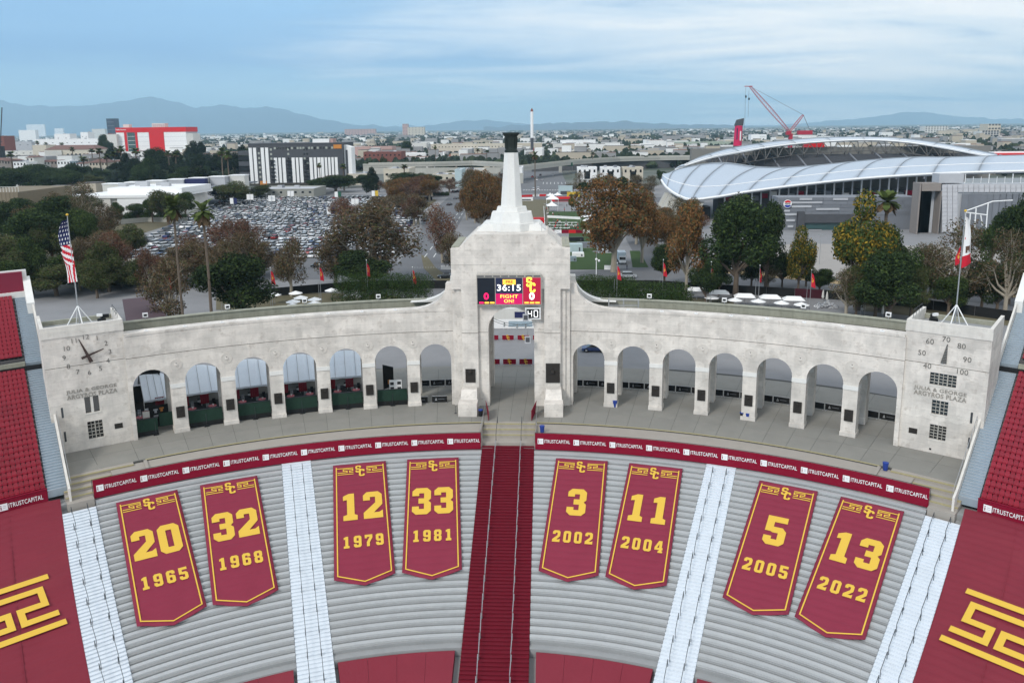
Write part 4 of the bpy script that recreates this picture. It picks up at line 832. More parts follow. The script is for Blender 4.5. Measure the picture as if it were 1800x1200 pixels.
# ---- upper side stands with red seats
seat = MB()
seat.hexa([(-.24,-.34,.34),(.24,-.34,.34),(.24,.08,.28),(-.24,.08,.28)], [(-.23,-.36,.46),(.23,-.36,.46),(.24,.08,.38),(-.24,.08,.38)], SEATM)
seat.hexa([(-.25,.08,.28),(.25,.08,.28),(.25,.15,.28),(-.25,.15,.28)], [(-.25,.17,.72),(.25,.17,.72),(.25,.24,.72),(-.25,.24,.72)], SEATM)
seat.hexa([(-.25,.17,.722),(.25,.17,.722),(.25,.24,.722),(-.25,.24,.722)], [(-.16,.20,.95),(.16,.20,.95),(.16,.26,.93),(-.16,.26,.93)], SEATM)
seat.box((0,.0,0), (.36,.10,.28), BLACK)
seat_me = seat.mesh('stadium_chair', True)
for p in seat_me.polygons: p.use_smooth = False
Zs = lambda R: -1.0+(R-82.3)*.45
cand = []
for s, side in ((-1, 'left'), (1, 'right')):
    A = Vector((s*51.0, 59.1)); B = Vector((s*71.6, 87.3)); d = (B-A).normalized(); nrm = Vector((d.y, -d.x))*s   # outward
    if nrm.x*s < 0: nrm = -nrm
    def azl(R, off):
        # azimuth where circle R about C5 meets the line A+d*t+nrm*off
        o_ = A+nrm*off-Vector((0, -5)); bq = o_.dot(d); cq = o_.dot(o_)-R*R; t = -bq+sqrt(max(0, bq*bq-cq)); p = o_+d*t; return degrees(atan2(p.x, p.y))
    st = MB(); ais = MB(); rows = [83.9+.92*k for k in range(41)]
    gap_k = 24
    for k, R in enumerate(rows):
        z = Zs(R)+(.6 if k >= gap_k else 0)
        st.sector(C5, R, R+.92, azl(R, 2.35), s*62, z-1.0, z, TREADS, n=10, a0b=azl(R+.92, 2.35), a1b=s*62)
        for hf in (0, 1):
            ra = R+.46*hf; ais.sector(C5, ra, ra+.46, azl(ra, .28), azl(ra, 2.3), z-.9+.2*hf, z+.02+.2*hf, STEEL, n=1, a0b=azl(ra+.46, .28), a1b=azl(ra+.46, 2.3))
            if k != gap_k: ais.sector(C5, ra, ra+.04, azl(ra, .28), azl(ra, 2.3), z+.02+.2*hf, z+.045+.2*hf, LGREY, n=1)
        if k == gap_k: continue
        a = azl(R+.5, 2.35)+s*.25
        dA = degrees(.53/(R+.5))
        while abs(a) < 60:
            p = pol(C5, R+.55, a, z); q = proj(p+Vector((0,0,.5)))
            if -14 < q[0] < 1814 and q[1] < 1000: cand.append((-(p-CAM).length, side, tuple(p), -radians(a)))
            a += s*dA
    obj('stand_terrace', st, kind='structure', fix=True)
    obj('metal_aisle', ais, kind='structure', fix=True, label=None)
    # walkway beam between the tiers
    R = rows[gap_k]; z = Zs(R)+.6
    b = MB(); b.sector(C5, R-.35, R-.05, azl(R, 2.4), s*62, z-1.0, z+.25, COPE, n=8); b.sector(C5, R-.5, R-.37, azl(R, .1), s*62, z-1.1, z-.35, BLACK, n=8)
    obj('tier_beam', b, kind='structure', fix=True)
    # bottom fascia banner
    root = thing('fascia_banner', tuple(pol(C5, 83.4, s*44, -.9)), 'maroon fascia banner with white wordmark below the red seats on the %s' % side, 'banner', 'fascia banners below the red seats'); bpy.context.view_layer.update()
    b = MB(); b.sector(C5, 83.3, 83.38, azl(83.3, 2.35), s*62, -2.2, .25, MARF, n=16); b.sector(C5, 83.2, 83.42, azl(83.3, 2.35), s*62, .255, .33, MARF, n=16); o = obj('banner_cloth', b, root, fix=True); o.location = -root.location
    for k in range(4):
        a = azl(83.3, 2.35)+s*(1.9+3.45*k); rad = radians(a); xa = Vector((cos(rad), -sin(rad), 0)); n2 = Vector((-sin(rad), -cos(rad), 0)); c = pol(C5, 83.3, a, -.6)+n2*.07
        p = c+xa*.5; wtext(root, 'ITRUSTCAPITAL', WVIN, p.x, p.y, p.z, 3.5, .55, .010, xa); p = c-xa*1.75; wmesh(root, icon_me, p.x, p.y, p.z, 1.0, xa=xa, name='logo_square')
    # side parapet along the aisle
    b = MB(); n = 20; t1 = (B-A).length
    for j in range(n):
        def pt(t, off): q = A+d*t+nrm*off; R = hypot(q.x, q.y+5); return Vector((q.x, q.y, Zs(R)+(.9 if R > rows[gap_k] else 0)))
        a0, a1 = pt(t1*j/n, 0), pt(t1*(j+1)/n, 0); c0, c1 = pt(t1*j/n, .25), pt(t1*(j+1)/n, .25)
        hh = .95
        qb = [Vector((p.x, p.y, p.z-2.2)) for p in (a0, a1, c1, c0)]; qt = [p+Vector((0,0,hh)) for p in (a0, a1, c1, c0)]
        for p_ in qt: p_.z = max(p_.z, .2)
        b.hexa([tuple(p) for p in qb], [tuple(p) for p in qt], CORN)
    e = pt(t1, 0); 
    for (o0, o1) in ((0, .9),):
        q0, q1 = A+d*t1+nrm*-.1, A+d*(t1+6)+nrm*-.1; w0, w1 = A+d*t1+nrm*.9, A+d*(t1+6)+nrm*.9
        b.hexa([(q0.x,q0.y,8),(q1.x,q1.y,8),(w1.x,w1.y,8),(w0.x,w0.y,8)], [(q0.x,q0.y,e.z+1.2),(q1.x,q1.y,e.z+4.4),(w1.x,w1.y,e.z+4.4),(w0.x,w0.y,e.z+1.2)], WALLW)
    obj('side_parapet', b, fix=True, label='pale concrete parapet climbing beside the metal steps of the %s stand' % side, cat='parapet wall', group='side parapets of the stands')
    # rail on the parapet foot
    b = MB()
    for j in range(12):
        p0, p1 = pt(1+j*1.5, -.15), pt(1+(j+1)*1.5, -.15); b.tube((p0.x,p0.y,p0.z+1.35), (p1.x,p1.y,p1.z+1.35), .03, GALV, n=5); b.tube((p0.x,p0.y,p0.z+.3), (p0.x,p0.y,p0.z+1.35), .025, GALV, n=5)
    obj('pipe_rail', b, label='white pipe rail along the foot of the %s side parapet' % side, cat='railing', group='pipe rails by the side parapets')
    # rim: back wall with maroon cover
    Rr = rows[-1]+1.0; zt = Zs(Rr)+.9
    b = MB(); b.sector(C5, Rr, Rr+.5, azl(Rr, .9), s*62, zt-3, zt+3.1, MAR, n=8); b.sector(C5, Rr+.5, Rr+1.1, azl(Rr, .3), s*62, zt-16, zt+3.3, WALLW, n=8); b.sector(C5, Rr-.6, Rr-.02, azl(Rr, .9), s*62, zt-1.6, zt+.1, WALLW, n=8)
    obj('rim_wall', b, fix=True, label='maroon-covered rim wall at the top of the %s stand' % side, cat='wall', group='rim walls of the stands')
cand.sort(reverse=True)
cand.sort(key=lambda c: -c[0])
rest = MB()
bv = [tuple(v.co) for v in seat_me.vertices]; bf = [tuple(p.vertices) for p in seat_me.polygons]; bmi = [p.material_index for p in seat_me.polygons]
rest.mats = list(seat_me.materials)
for i, (dd, side, p, rz) in enumerate(cand):
    if i < 300: put('stadium_chair', seat_me, None, p, rz, 'red plastic seat in the rows of the stand beside the %s tower' % ('clock' if side == 'left' else 'thermometer'), 'chair', 'red seats of the %s stand' % side)
    else:
        k = len(rest.v); ca, sa = cos(rz), sin(rz)
        rest.v += [(p[0]+x*ca-y*sa, p[1]+x*sa+y*ca, p[2]+z) for x, y, z in bv]; rest.f += [tuple(k+q for q in f) for f in bf]; rest.m += bmi
obj('stadium_chairs_upper', rest, kind='stuff')
# ================================================================== behind the arches
def cyl(px, py, R, c=C0):
    d = ray(px, py); ox, oy = CAM.x-c[0], CAM.y-c[1]; a = d.x**2+d.y**2; b = ox*d.x+oy*d.y; cc = ox*ox+oy*oy-R*R
    return CAM+d*((-b+sqrt(b*b-a*cc))/a)
DRAPE = mat('maroon_drape', (.20,.008,.02), .8, .2, 4, bump=.4)
FLOORD = mat('dark_mat', (.05,.05,.05), .9, .2, 1)
names = ['arch nearest the central tower', 'second arch left of the central tower', 'third arch left of the central tower', 'fourth arch left of the central tower', 'fifth arch left of the central tower', 'sixth arch left of the central tower', 'leftmost arch beside the clock tower']
def local_box(b, az, R, dx, dy, dz, m, z=0.0, off=0.0):
    rz = -radians(az); p = pol(C0, R, az); b.box((p.x+off*cos(rz), p.y+off*sin(rz), z), (dx, dy, dz), m, rz)
for k in range(1, 7):
    az = -arches[k]; rz = -radians(az); nm = names[k]; P = pol(C0, 91.3, az)
    # green front panels
    G_ = thing('green_counter', (P.x, P.y, 0), 'dark green hedge-covered counter front across the %s' % nm, 'counter', 'green counters in the left arches', rz)
    b = MB(); w = 4.55 if k < 6 else 4.55
    if k == 6:
        b.box((-1.0, 0, .7), (2.7, .12, 1.75), GREENF); b.box((-1.0, -.01, .02), (2.7, .10, .675), BLK2); b.box((1.7, 1.0, .7), (2.0, .12, 1.95), GREENF)
    else: b.box((0, 0, .75), (w, .12, 1.75), GREENF); b.box((0, -.01, .02), (w, .10, .725), BLK2)
    obj('panel', b, G_); b = MB(); b.box((0, .02, 2.51), (w*.98, .25, .06), BLACK) if k < 6 else b.box((-1, .02, 2.46), (2.7, .25, .06), BLACK); obj('counter_top', b, G_)
    b = MB(); b.box((0, -.3, .01), (.7, .35, .22), BLACK); b.tube((0, -.2, .2), (0, -.1, 1.9), .025, DPIPE); obj('stand_foot', b, G_)
    if k < 2: continue
    # marquee tent behind
    az_t = az; Pt = pol(C0, 99.4, az_t)
    T_ = thing('marquee_tent', (Pt.x, Pt.y, 0), 'pale blue-white marquee tent seen through the %s' % nm, 'tent', 'marquee tents behind the left arches', rz)
    b = MB(); ww = 3.25; x0 = -ww if k < 6 else -.55
    n = 6
    for j in range(n):   # roof in curved sheets: front slope, back slope, peak in the middle
        xa_, xb_ = x0+(ww-x0)*j/n, x0+(ww-x0)*(j+1)/n
        pk = lambda x: 5.9-.9*(x/ww)**2
        sag = lambda x: .05*sin(x*9)
        b.face([(xa_, -.55, 2.75), (xb_, -.55, 2.75), (xb_, 1.6, 4.15-.35*(xb_/ww)**2), (xa_, 1.6, 4.15-.35*(xa_/ww)**2)], TENT); b.face([(xa_, 1.6, 4.15-.35*(xa_/ww)**2), (xb_, 1.6, 4.15-.35*(xb_/ww)**2), (xb_, 4.0, pk(xb_)), (xa_, 4.0, pk(xa_))], TENT)
        b.face([(xa_, 4.0, pk(xa_)), (xb_, 4.0, pk(xb_)), (xb_, 8.2, 2.9), (xa_, 8.2, 2.9)], TENT)
        b.face([(xa_, -.56, 2.48-.04*(j % 2)), (xb_, -.56, 2.48-.04*(j % 2)), (xb_, -.56, 2.752), (xa_, -.56, 2.752)], TENT)
    obj('canopy', b, T_, smooth=False)
    for x in [x0+(ww-x0)*q/4 for q in range(5)]:
        b = MB(); b.tube((x, -.56, 2.77), (x, 1.6, 4.19), .045, LGREY, n=4); b.tube((x, 1.6, 4.19), (x, 4.0, 5.93-.5*abs(x)/ww), .045, LGREY, n=4); obj('canopy_seam', b, T_)
    for x in (x0, ww):
        for y in (-.5, 8.1): b = MB(); b.tube((x, y, 0), (x, y, 2.8), .05, WHITE); obj('pole', b, T_)
    for x in ((-2.3, .55) if k < 6 else (1.6,)):
        b = MB()
        for j in range(8): t = j/8; b.box((x-.55+j*.155, -.42+.07*(j % 2), .9 if k != 6 else 1.2), (.15, .1, 1.75), DRAPE)
        obj('drape', b, T_)
    # furniture inside
    b = MB(); b.box((0, -.2, .02), (6.2, 7.5, .02), FLOORD); b.box((0, 7.9, .02), (6.2, .08, 2.7), BLK2); obj('back_curtain', b, T_)
    for j, (x, y) in enumerate(((-1.4, -1.6), (1.5, -1.5), (.2, 1.5))):
        b = MB(); b.lathe((x, y, .02), [(.06,0),(.06,.70),(.62,.71),(.62,.75)], mat('pink_cloth', (.50,.16,.18), .8, .2, 5) if j < 2 else WHITE, n=12); b.lathe((x+.1, y, .78), [(.08,0),(.14,.22)], WVIN, n=8)
        o = obj('cafe_table', b, loc=(P.x*0+Pt.x, Pt.y, 0), rz=rz, label='%s cafe table in the %s' % (('left pink', 'right pink', 'rear white')[j], nm), cat='table', group='cafe tables in the marquees')
    for j in range(5):
        b = MB(); x = -2.2+j*1.05; b.box((x, .6+(j % 3)*.9, 0), (.45, .45, .45), LGREY if j % 2 else BLACK); b.box((x, .82+(j % 3)*.9, .45), (.45, .05, .4), LGREY if j % 2 else BLACK)
        obj('folding_chair', b, loc=(Pt.x, Pt.y, 0), rz=rz, label='%s folding chair, %s' % (ORD[j].replace('top', 'first'), nm), cat='chair', group='folding chairs in the marquees')
az = -arches[1]; rz = -radians(az)
P = pol(C0, 93.6, az); T_ = thing('display_stand', (P.x, P.y, 0), 'white stand with four dark screens in the second arch left of the tower', 'display stand', None, rz)
b = MB(); b.box((.55, 0, .02), (1.9, .8, 1.5), DGREY); obj('base_cabinet', b, T_)
b = MB(); b.hexa([(-.4,-.38,1.53),(1.5,-.38,1.53),(1.5,.35,1.53),(-.4,.35,1.53)], [(-.4,.2,3.2),(1.5,.2,3.2),(1.5,.38,3.2),(-.4,.38,3.2)], WHITE); obj('panel', b, T_)
for (x, z) in ((0, 1.8), (1.1, 1.75), (0, 2.5), (1.1, 2.55)):
    b = MB(); t = (z-1.53)/1.67*.58; b.hexa([(x-.28, -.42+t, z), (x+.28, -.42+t, z), (x+.28, -.36+t, z), (x-.28, -.36+t, z)], [(x-.28, -.25+t, z+.42), (x+.28, -.25+t, z+.42), (x+.28, -.2+t, z+.42), (x-.28, -.2+t, z+.42)], BLACK); obj('screen', b, T_)
P = pol(C0, 99.0, az-.15); b = MB(); b.hexa([(-1.1,-.5,.3),(.5,.6,.3),(.5,.68,.3),(-1.1,-.42,.3)], [(-1.1,-.5,4.4),(.5,.6,3.6),(.5,.68,3.6),(-1.1,-.42,4.4)], BLK2); b.box((-.2,.02,1.0), (.5,.05,.7), ORNG, .6); b.tube((-1.1,-.45,0),(-1.1,-.45,4.4),.05,DPIPE); b.tube((.5,.65,0),(.5,.65,3.6),.05,DPIPE)
obj('tall_banner', b, loc=(P.x, P.y, 0), rz=rz, label='tall slanted black banner standing behind the second arch left of the tower', cat='banner')
# merchandise wall in the leftmost arch
P = pol(C0, 94.5, -arches[6]); T_ = thing('merchandise_wall', (P.x, P.y, 0), 'black merchandise wall with hanging shirts in the leftmost arch', 'shop display', None, radians(arches[6]))
b = MB(); b.box((.9, 0, 0), (2.6, .1, 3.2), BLK2); obj('back_panel', b, T_)
for x, z, m in ((.5, 2.1, LGREY), (.5, 1.2, LGREY), (1.3, 2.2, ORNG), (1.5, 1.3, LGREY)): b = MB(); b.box((x, -.08, z), (.32, .05, .6), m); b.box((x, -.08, z+.38), (.6, .05, .2), m); obj('shirt', b, T_)
b = MB(); b.box((0,0,0), (.9,.5,2.6), mat('pink_board', (.32,.17,.17), .7, .1, 2)); b.box((0,-.26,1.75), (.9,.03,.9), OFFW); P = pol(C0, 94.0, -arches[6]-.5); obj('standing_board', b, loc=(P.x, P.y, .1), rz=radians(arches[6]), label='tall pink and white board standing inside the leftmost arch', cat='board')
P = pol(C0, 106, -arches[6]-.3); b = MB(); b.box((0,0,0), (6,6,.1), BLK2); b.hexa([(-3.5,-3,5.5),(3,-3,5.5),(3,3,5.5),(-3.5,3,5.5)], [(-3.5,-3,9.5),(3,-3,9.5),(3,3,9.5),(-3.5,3,9.5)], BLK2)
for x in (-3.3, 2.8): b.tube((x,-2.9,0), (x,-2.9,5.6), .12, DPIPE)
obj('video_screen', b, loc=(P.x, P.y, 0), rz=radians(arches[6]), label='back of a large black screen box behind the leftmost arch', cat='screen')
# black crowd barriers
def barrier(m, mark): 
    b = MB(); b.box((0,0,.12), (2.3,.06,.95), m); b.box((0,0,1.07), (2.34,.08,.05), LGREY)
    for x in (-1.0, 1.0): b.box((x,-.0,0), (.07,.7,.06), LGREY)
    me = b.mesh('crowd_barrier'); return me
bk, mr = barrier(BLK2, 0), barrier(MARF, 0)
tri_me = outline_mesh('triangle_logo', [[(-.5,-.4),(.5,-.4),(0,.5)], [(-.22,-.22),(0,.2),(.22,-.22)]], LGREY, .004)
bar_me = MB(); 
for j in range(8): bar_me.box((-.42+j*.12, 0, -.05), (.08, .004, .1), MGREY)
bar_me = bar_me.mesh('small_lettering')
cnt = 0
def put_barrier(me, P, rz, lab, grp, logo):
    root = put('crowd_barrier', me, None, P, rz, lab, 'barrier', grp)
    if logo == 1:
        o = put('triangle_logo', tri_me, root); o.matrix_basis = Matrix(((.32,0,0,-.55),(0,0,-1,-.045),(0,.5,0,.6),(0,0,0,1))); o = put('small_lettering', bar_me, root); o.location = (.25, -.04, .6)
    elif logo == 2:
        for me2, y in ((gS, -.04), (gC, -.055)): o = put('letter_'+('s' if me2 is gS else 'c'), me2, root); o.matrix_basis = Matrix(((.95,0,0,0),(0,0,-1,y),(0,.95,0,.62),(0,0,0,1)))
    return root
for k in range(20):
    az = 5.7+k*1.42; P = pol(C0, 99.6, az); put_barrier(bk, tuple(P), -radians(az), '%s black barrier from the tower behind the right arches' % (ORD+['twenty-first'])[k].replace('top', 'first'), 'black barriers behind the right arches', 1 if k % 3 != 0 else 0)
for k in range(3):
    az = -5.9-k*1.42; P = pol(C0, 99.6, az); put_barrier(bk, tuple(P), -radians(az), '%s black barrier from the tower behind the first left arch' % ORD[k].replace('top', 'first'), 'black barriers behind the left arch', 1)
for k in range(2):
    P = G(739+k*34, 709-k*1.5); put_barrier(bk, (P.x, P.y, 0), radians(8-k*3), ('left', 'right')[k]+' one of two black barriers across the arch left of the tower', 'black barriers before the left arch', 1)
P = G(801, 726); b = MB()
b.lathe((0,0,0), [(.2,0),(.2,.04)], DPIPE, n=8); b.tube((0,0,0),(0,0,1.1),.03,DPIPE); b.tube((0,0,1.05),(.3,1.2,1.05),.02,DPIPE); b.tube((.3,1.2,0),(.3,1.2,1.1),.03,DPIPE); obj('belt_posts', b, loc=tuple(P), label='dark belt stanchion beside the left pedestal of the central arch', cat='stanchion')
for k in range(5):
    P = G(868-28*1.05+k*28.6, 641+.0*k); put_barrier(mr, (P.x, P.y, 0), 0, '%s maroon barrier from the left, near row inside the main arch' % ORD[k].replace('top','first'), 'maroon barriers, near row', 2)
for k in range(4):
    P = G(866+k*27, 598); put_barrier(mr, (P.x, P.y, 0), 0, '%s maroon barrier from the left, far row inside the main arch' % ORD[k].replace('top','first'), 'maroon barriers, far row', 2)
P = G(905, 577); b = MB(); b.box((0,0,.02), (9,.25,1.9), WHITE); b.box((1.2,-.14,.4), (5.0,.03,1.2), mat('pale_blue_board', (.33,.42,.48), .6, .1, 1)); b.box((1.2,-.17,.75), (3.4,.02,.12), BLUEG); obj('white_site_wall', b, loc=(P.x, P.y, 0), label='white hoarding wall with a pale blue board seen through the main arch', cat='hoarding')
P = G(903, 566); b = MB(); b.box((-2,2,0), (12,3.2,2.9), OFFW); b.box((3.2,.35,.9), (6,.1,1.3), NAVY); obj('white_cabin', b, loc=(P.x, P.y, 0), label='low white cabin with a navy window band behind the main arch', cat='cabin')
P = G(905, 552); b = MB(); b.lathe((0,0,0), [(.05,0),(.05,2.3),(2.2,2.35),(.05,3.1)], WHITE, n=8); obj('parasol', b, loc=(P.x, P.y, 0), label='white parasol framed in the top of the main arch', cat='parasol')
b = MB()
P0 = Vector((-3.3, 94, 12.3)); 
for (z0, sagv) in ((12.6, 1.1), (12.2, 1.0)):
    pts = [Vector((-3.3+6.6*j/10, 94.5, z0-sagv*4*(j/10)*(1-j/10)*.6-(j/10)*.8)) for j in range(11)]
    for p, q in zip(pts[:-1], pts[1:]): b.tube(p, q, .035, BLACK, n=4)
    for j in (3, 6, 8): b.box((pts[j].x, pts[j].y, pts[j].z-.35), (.25,.25,.3), WHITE)
obj('string_lights', b, label='string of lamps on black cables hung across the main arch', cat='string lights')
for (x, y) in ((924, 558), (927.5, 597)):
    b = MB(); P = D(x, y, 88.0); b.box((0,0,-.55), (.85,.06,1.1), LGREY); b.box((0,-.05,-.35), (.6,.03,.7), DGREY); b.tube((0,0,.5),(0,0,.9),.02,DPIPE,n=4); b.tube((0,0,.9), (0, 1.6, 1.0), .02, DPIPE, n=4); obj('hanging_sign', b, loc=tuple(P), label='small grey hanging sign, %s of two on the right of the main arch' % ('upper' if y < 570 else 'lower'), cat='sign')
# bins
def bin_mesh(m, lid):
    b = MB(); b.lathe((0,0,.02), [(.26,0),(.34,.85),(.34,.88)], m, n=10); b.lathe((0,0,.9), [(.37,0),(.36,.12),(.2,.16)], lid, n=10); return b.mesh('bin')
BLUE = mat('bin_blue', (.02,.05,.26), .5, .1, 3); GRN = mat('bin_green', (.02,.09,.05), .5, .1, 3)
bins = [(490.5, 731, BLACK, GRN, 'black bin with green front at the foot of the second pier from the left'), (845, 731, BLACK, BLUE, 'black bin with blue lid right of the left pedestal'), (953, 760, BLUE, BLUE, 'blue bin on the walk just right of the central steps'), (1066.5, 712.5, BLACK, BLACK, 'black bin left of the first pier right of the tower'), (1081, 715, BLUE, BLUE, 'blue bin at the first pier right of the tower'),
    (1304.5, 736, BLACK, BLUE, 'black bin with blue lid at the fourth pier right of the tower'), (1314, 737.5, BLUE, BLUE, 'blue bin at the fourth pier right of the tower'), (1556, 826, BLUE, BLUE, 'blue bin by the right end stairs of the plaza')]
for (x, y, m, l, lab) in bins:
    z = -.156 if y > 750 else .0; P = G(x, y, z); o = put('bin', bin_mesh(m, l), None, (P.x, P.y, z+.001), 0, lab, 'bin', 'bins on the plaza')
# ================================================================== outer ground
b = MB(); b.sector(C0, 111.9, 130, -62, 62, -1, -.02, PAVE, n=60); b.sector(C0, 130.0, 700, -180, 180, -1, -.021, CITYG, n=90); b.sector(C0, 700, 60000, -75, 75, -1, -.021, CITYG, n=60)
obj('ground', b, kind='structure', fix=True)
def area(name, pts, m, z, world=False, kind='structure', **k):
    P = [(p[0], p[1]) if world else (G(*p).x, G(*p).y) for p in pts]
    b = MB(); b.face([(x, y, z) for x, y in P], m); o = obj(name, b, kind=kind, **k)
    if o.data.polygons[0].normal.z < 0: o.data.flip_normals()
    return o
area('outer_paving', [(-330, 108.5), (-330, 560), (420, 560), (420, 108.5)], PAVE, -.005, True)
area('outer_paving', [(45, 104), (45, 109), (420, 109), (420, 60), (95, 60), (88, 75)], PAVE, -.006, True)
area('outer_paving', [(-45, 104), (-45, 109), (-330, 109), (-330, 60), (-95, 60), (-88, 75)], PAVE, -.006, True)
area('parking_lot', [(150, 500), (225, 455), (385, 352), (545, 338), (690, 345), (735, 385), (690, 455), (600, 490)], ASPH, .03)
area('boulevard', [(640, 520), (795, 520), (795, 430), (800, 405), (832, 352), (840, 326), (812, 326), (745, 385), (735, 420), (700, 462), (640, 470)], ASPH, .05)
area('boulevard_sidewalk', [(708, 404), (718, 405), (775, 358), (770, 356)], PALE, .07)
area('verge', [(690, 400), (706, 401), (768, 352), (762, 350)], GRASSB, .07)
area('lawn', [(795, 520), (745, 472), (740, 448), (752, 452), (765, 470), (800, 495)], GRASSB, .07)
area('cross_street', [(700, 345), (1170, 356), (1170, 347), (700, 336)], ASPH, .08)
area('far_street', [(908, 340), (1005, 340), (985, 300), (920, 300)], ASPH, .09)
area('service_road', [(1000, 500), (1500, 512), (1800, 540), (1800, 520), (1500, 488), (1250, 468), (1160, 455), (1140, 395), (1105, 400), (1100, 420), (1128, 470), (1000, 478)], ASPH, .03)
area('lawn', [(1000, 474), (1072, 474), (1078, 436), (1000, 436)], GRASS, .06)
area('lawn', [(1000, 426), (1080, 426), (1100, 410), (1062, 408), (1000, 408)], GRASS, .065)
area('lawn', [(1112, 470), (1140, 470), (1124, 441), (1107, 441)], GRASS, .06)
area('dry_lawn', [(912, 400), (962, 400), (968, 346), (912, 346)], GRASSB, .065)
area('park_lawn', [(962, 408), (1060, 408), (1020, 372), (965, 372)], GRASS, .066)
area('pale_plaza', [(1240, 470), (1500, 492), (1800, 522), (1800, 445), (1600, 432), (1400, 428), (1330, 436), (1240, 450)], PALE, .055)
area('planting_bed', [(1245, 478), (1400, 492), (1500, 503), (1500, 497), (1400, 484), (1245, 470)], SAND, .10)
area('planting_bed', [(1660, 510), (1800, 525), (1800, 508), (1670, 498)], SAND, .10)
area('garden_strip', [(60, 510), (400, 476), (400, 470), (60, 500)], GRASSB, .08)
area('hedge_garden', [(380, 545), (700, 540), (700, 520), (380, 508)], GRASSB, .05)
area('garden_soil', [(0, 500), (0, 395), (150, 400), (205, 455), (225, 482)], GRASSB, .014)
area('garden_soil', [(1500, 545), (1800, 575), (1800, 548), (1500, 524)], GRASSB, .034)
area('garden_soil', [(1150, 520), (1290, 526), (1290, 540), (1150, 535)], GRASSB, .034)
area('museum_garden', [(60, 440), (160, 440), (330, 385), (330, 370), (60, 372)], GRASSB, .06)
# crosswalk blocks, lane lines
b = MB()
for j in range(18): p = G(921+j*4.6, 334.2, .11); b.box((p.x, p.y, .11), (1.1, 3.0, .004), PAINTW)
for j in range(7): p = G(955+j*6.5, 322, .11); b.box((p.x, p.y, .11), (.3, 22, .004), PAINTW)
obj('crosswalk_paint', b, kind='stuff')
b = MB()
for (x0, y0, x1, y1) in ((746, 452, 822, 352), (762, 452, 828, 352), (728, 470, 790, 470)):
    p, q = G(x0, y0, .1), G(x1, y1, .1); n = 26
    for j in range(0, n, 2): u, v = p.lerp(q, j/n), p.lerp(q, (j+1)/n); d = (v-u).normalized(); s_ = Vector((-d.y, d.x, 0))*.12; b.face([u-s_, v-s_, v+s_, u+s_], PAINTW)
obj('lane_paint', b, kind='stuff')
# low walls, fences behind the stadium
def wall_line(name, pts, h, t, m, lab=None, cat=None, kind=None, post=None, z0=0, world=False, panel=None):
    P = [Vector((p[0], p[1], 0)) if world else Vector((G(*p).x, G(*p).y, 0)) for p in pts]
    root = thing(name, tuple(P[0]), lab, cat)
    for p, q in zip(P[:-1], P[1:]):
        L = (q-p).length; d = (q-p)/L; s_ = Vector((-d.y, d.x, 0))*t/2; n = max(1, int(L/panel)) if panel else 1
        for j in range(n):
            u, v = p+d*(L*j/n+.02)-P[0], p+d*(L*(j+1)/n-.02)-P[0]; b = MB(); b.hexa([tuple(w+Vector((0,0,z0))) for w in (u-s_, v-s_, v+s_, u+s_)], [tuple(w+Vector((0,0,h))) for w in (u-s_, v-s_, v+s_, u+s_)], m if not isinstance(m, list) else m[j % len(m)]); obj('panel', b, root, fix=True)
            if post: b = MB(); b.tube(tuple(u), tuple(u+Vector((0,0,h+.1))), .04, GALV, n=4); obj('post', b, root)
    return root
wall_line('screen_fence', [(1010, 507), (1150, 507), (1250, 514), (1500, 528), (1640, 545), (1790, 566)], 2.2, .06, [BLK2, BLK2, BLK2, mat('dark_maroon_mesh', (.05,.008,.015), .9, .1, 1)], 'long black and maroon mesh fence behind the right colonnade', 'fence', post=True, panel=6.0)
wall_line('screen_fence', [(400, 540), (470, 522), (560, 514), (640, 508), (790, 507)], 2.2, .06, BLK2, 'long black mesh fence behind the left colonnade and umbrellas', 'fence', post=True, panel=6.0)
wall_line('low_wall', [(60, 513), (200, 497), (330, 484), (400, 478)], 1.0, .3, OFFW, 'low pale garden wall behind the clock tower', 'wall')
wall_line('low_wall', [(180, 397), (260, 390), (330, 391)], 2.2, .4, CONC, 'grey retaining wall at the back of the parking lot', 'wall')
wall_line('white_barrier_wall', [(1062, 474), (1085, 474)], 1.3, .25, WHITE, 'short white barrier wall by the lawn right of the tower', 'barrier')
wall_line('white_barrier_wall', [(775, 474), (797, 474)], 1.3, .25, WHITE, 'short white barrier wall left of the tower', 'barrier')
wall_line('lot_fence', [(600, 351), (760, 352)], 2.0, .1, BLACK, 'dark fence along the far end of the parking lot', 'fence')
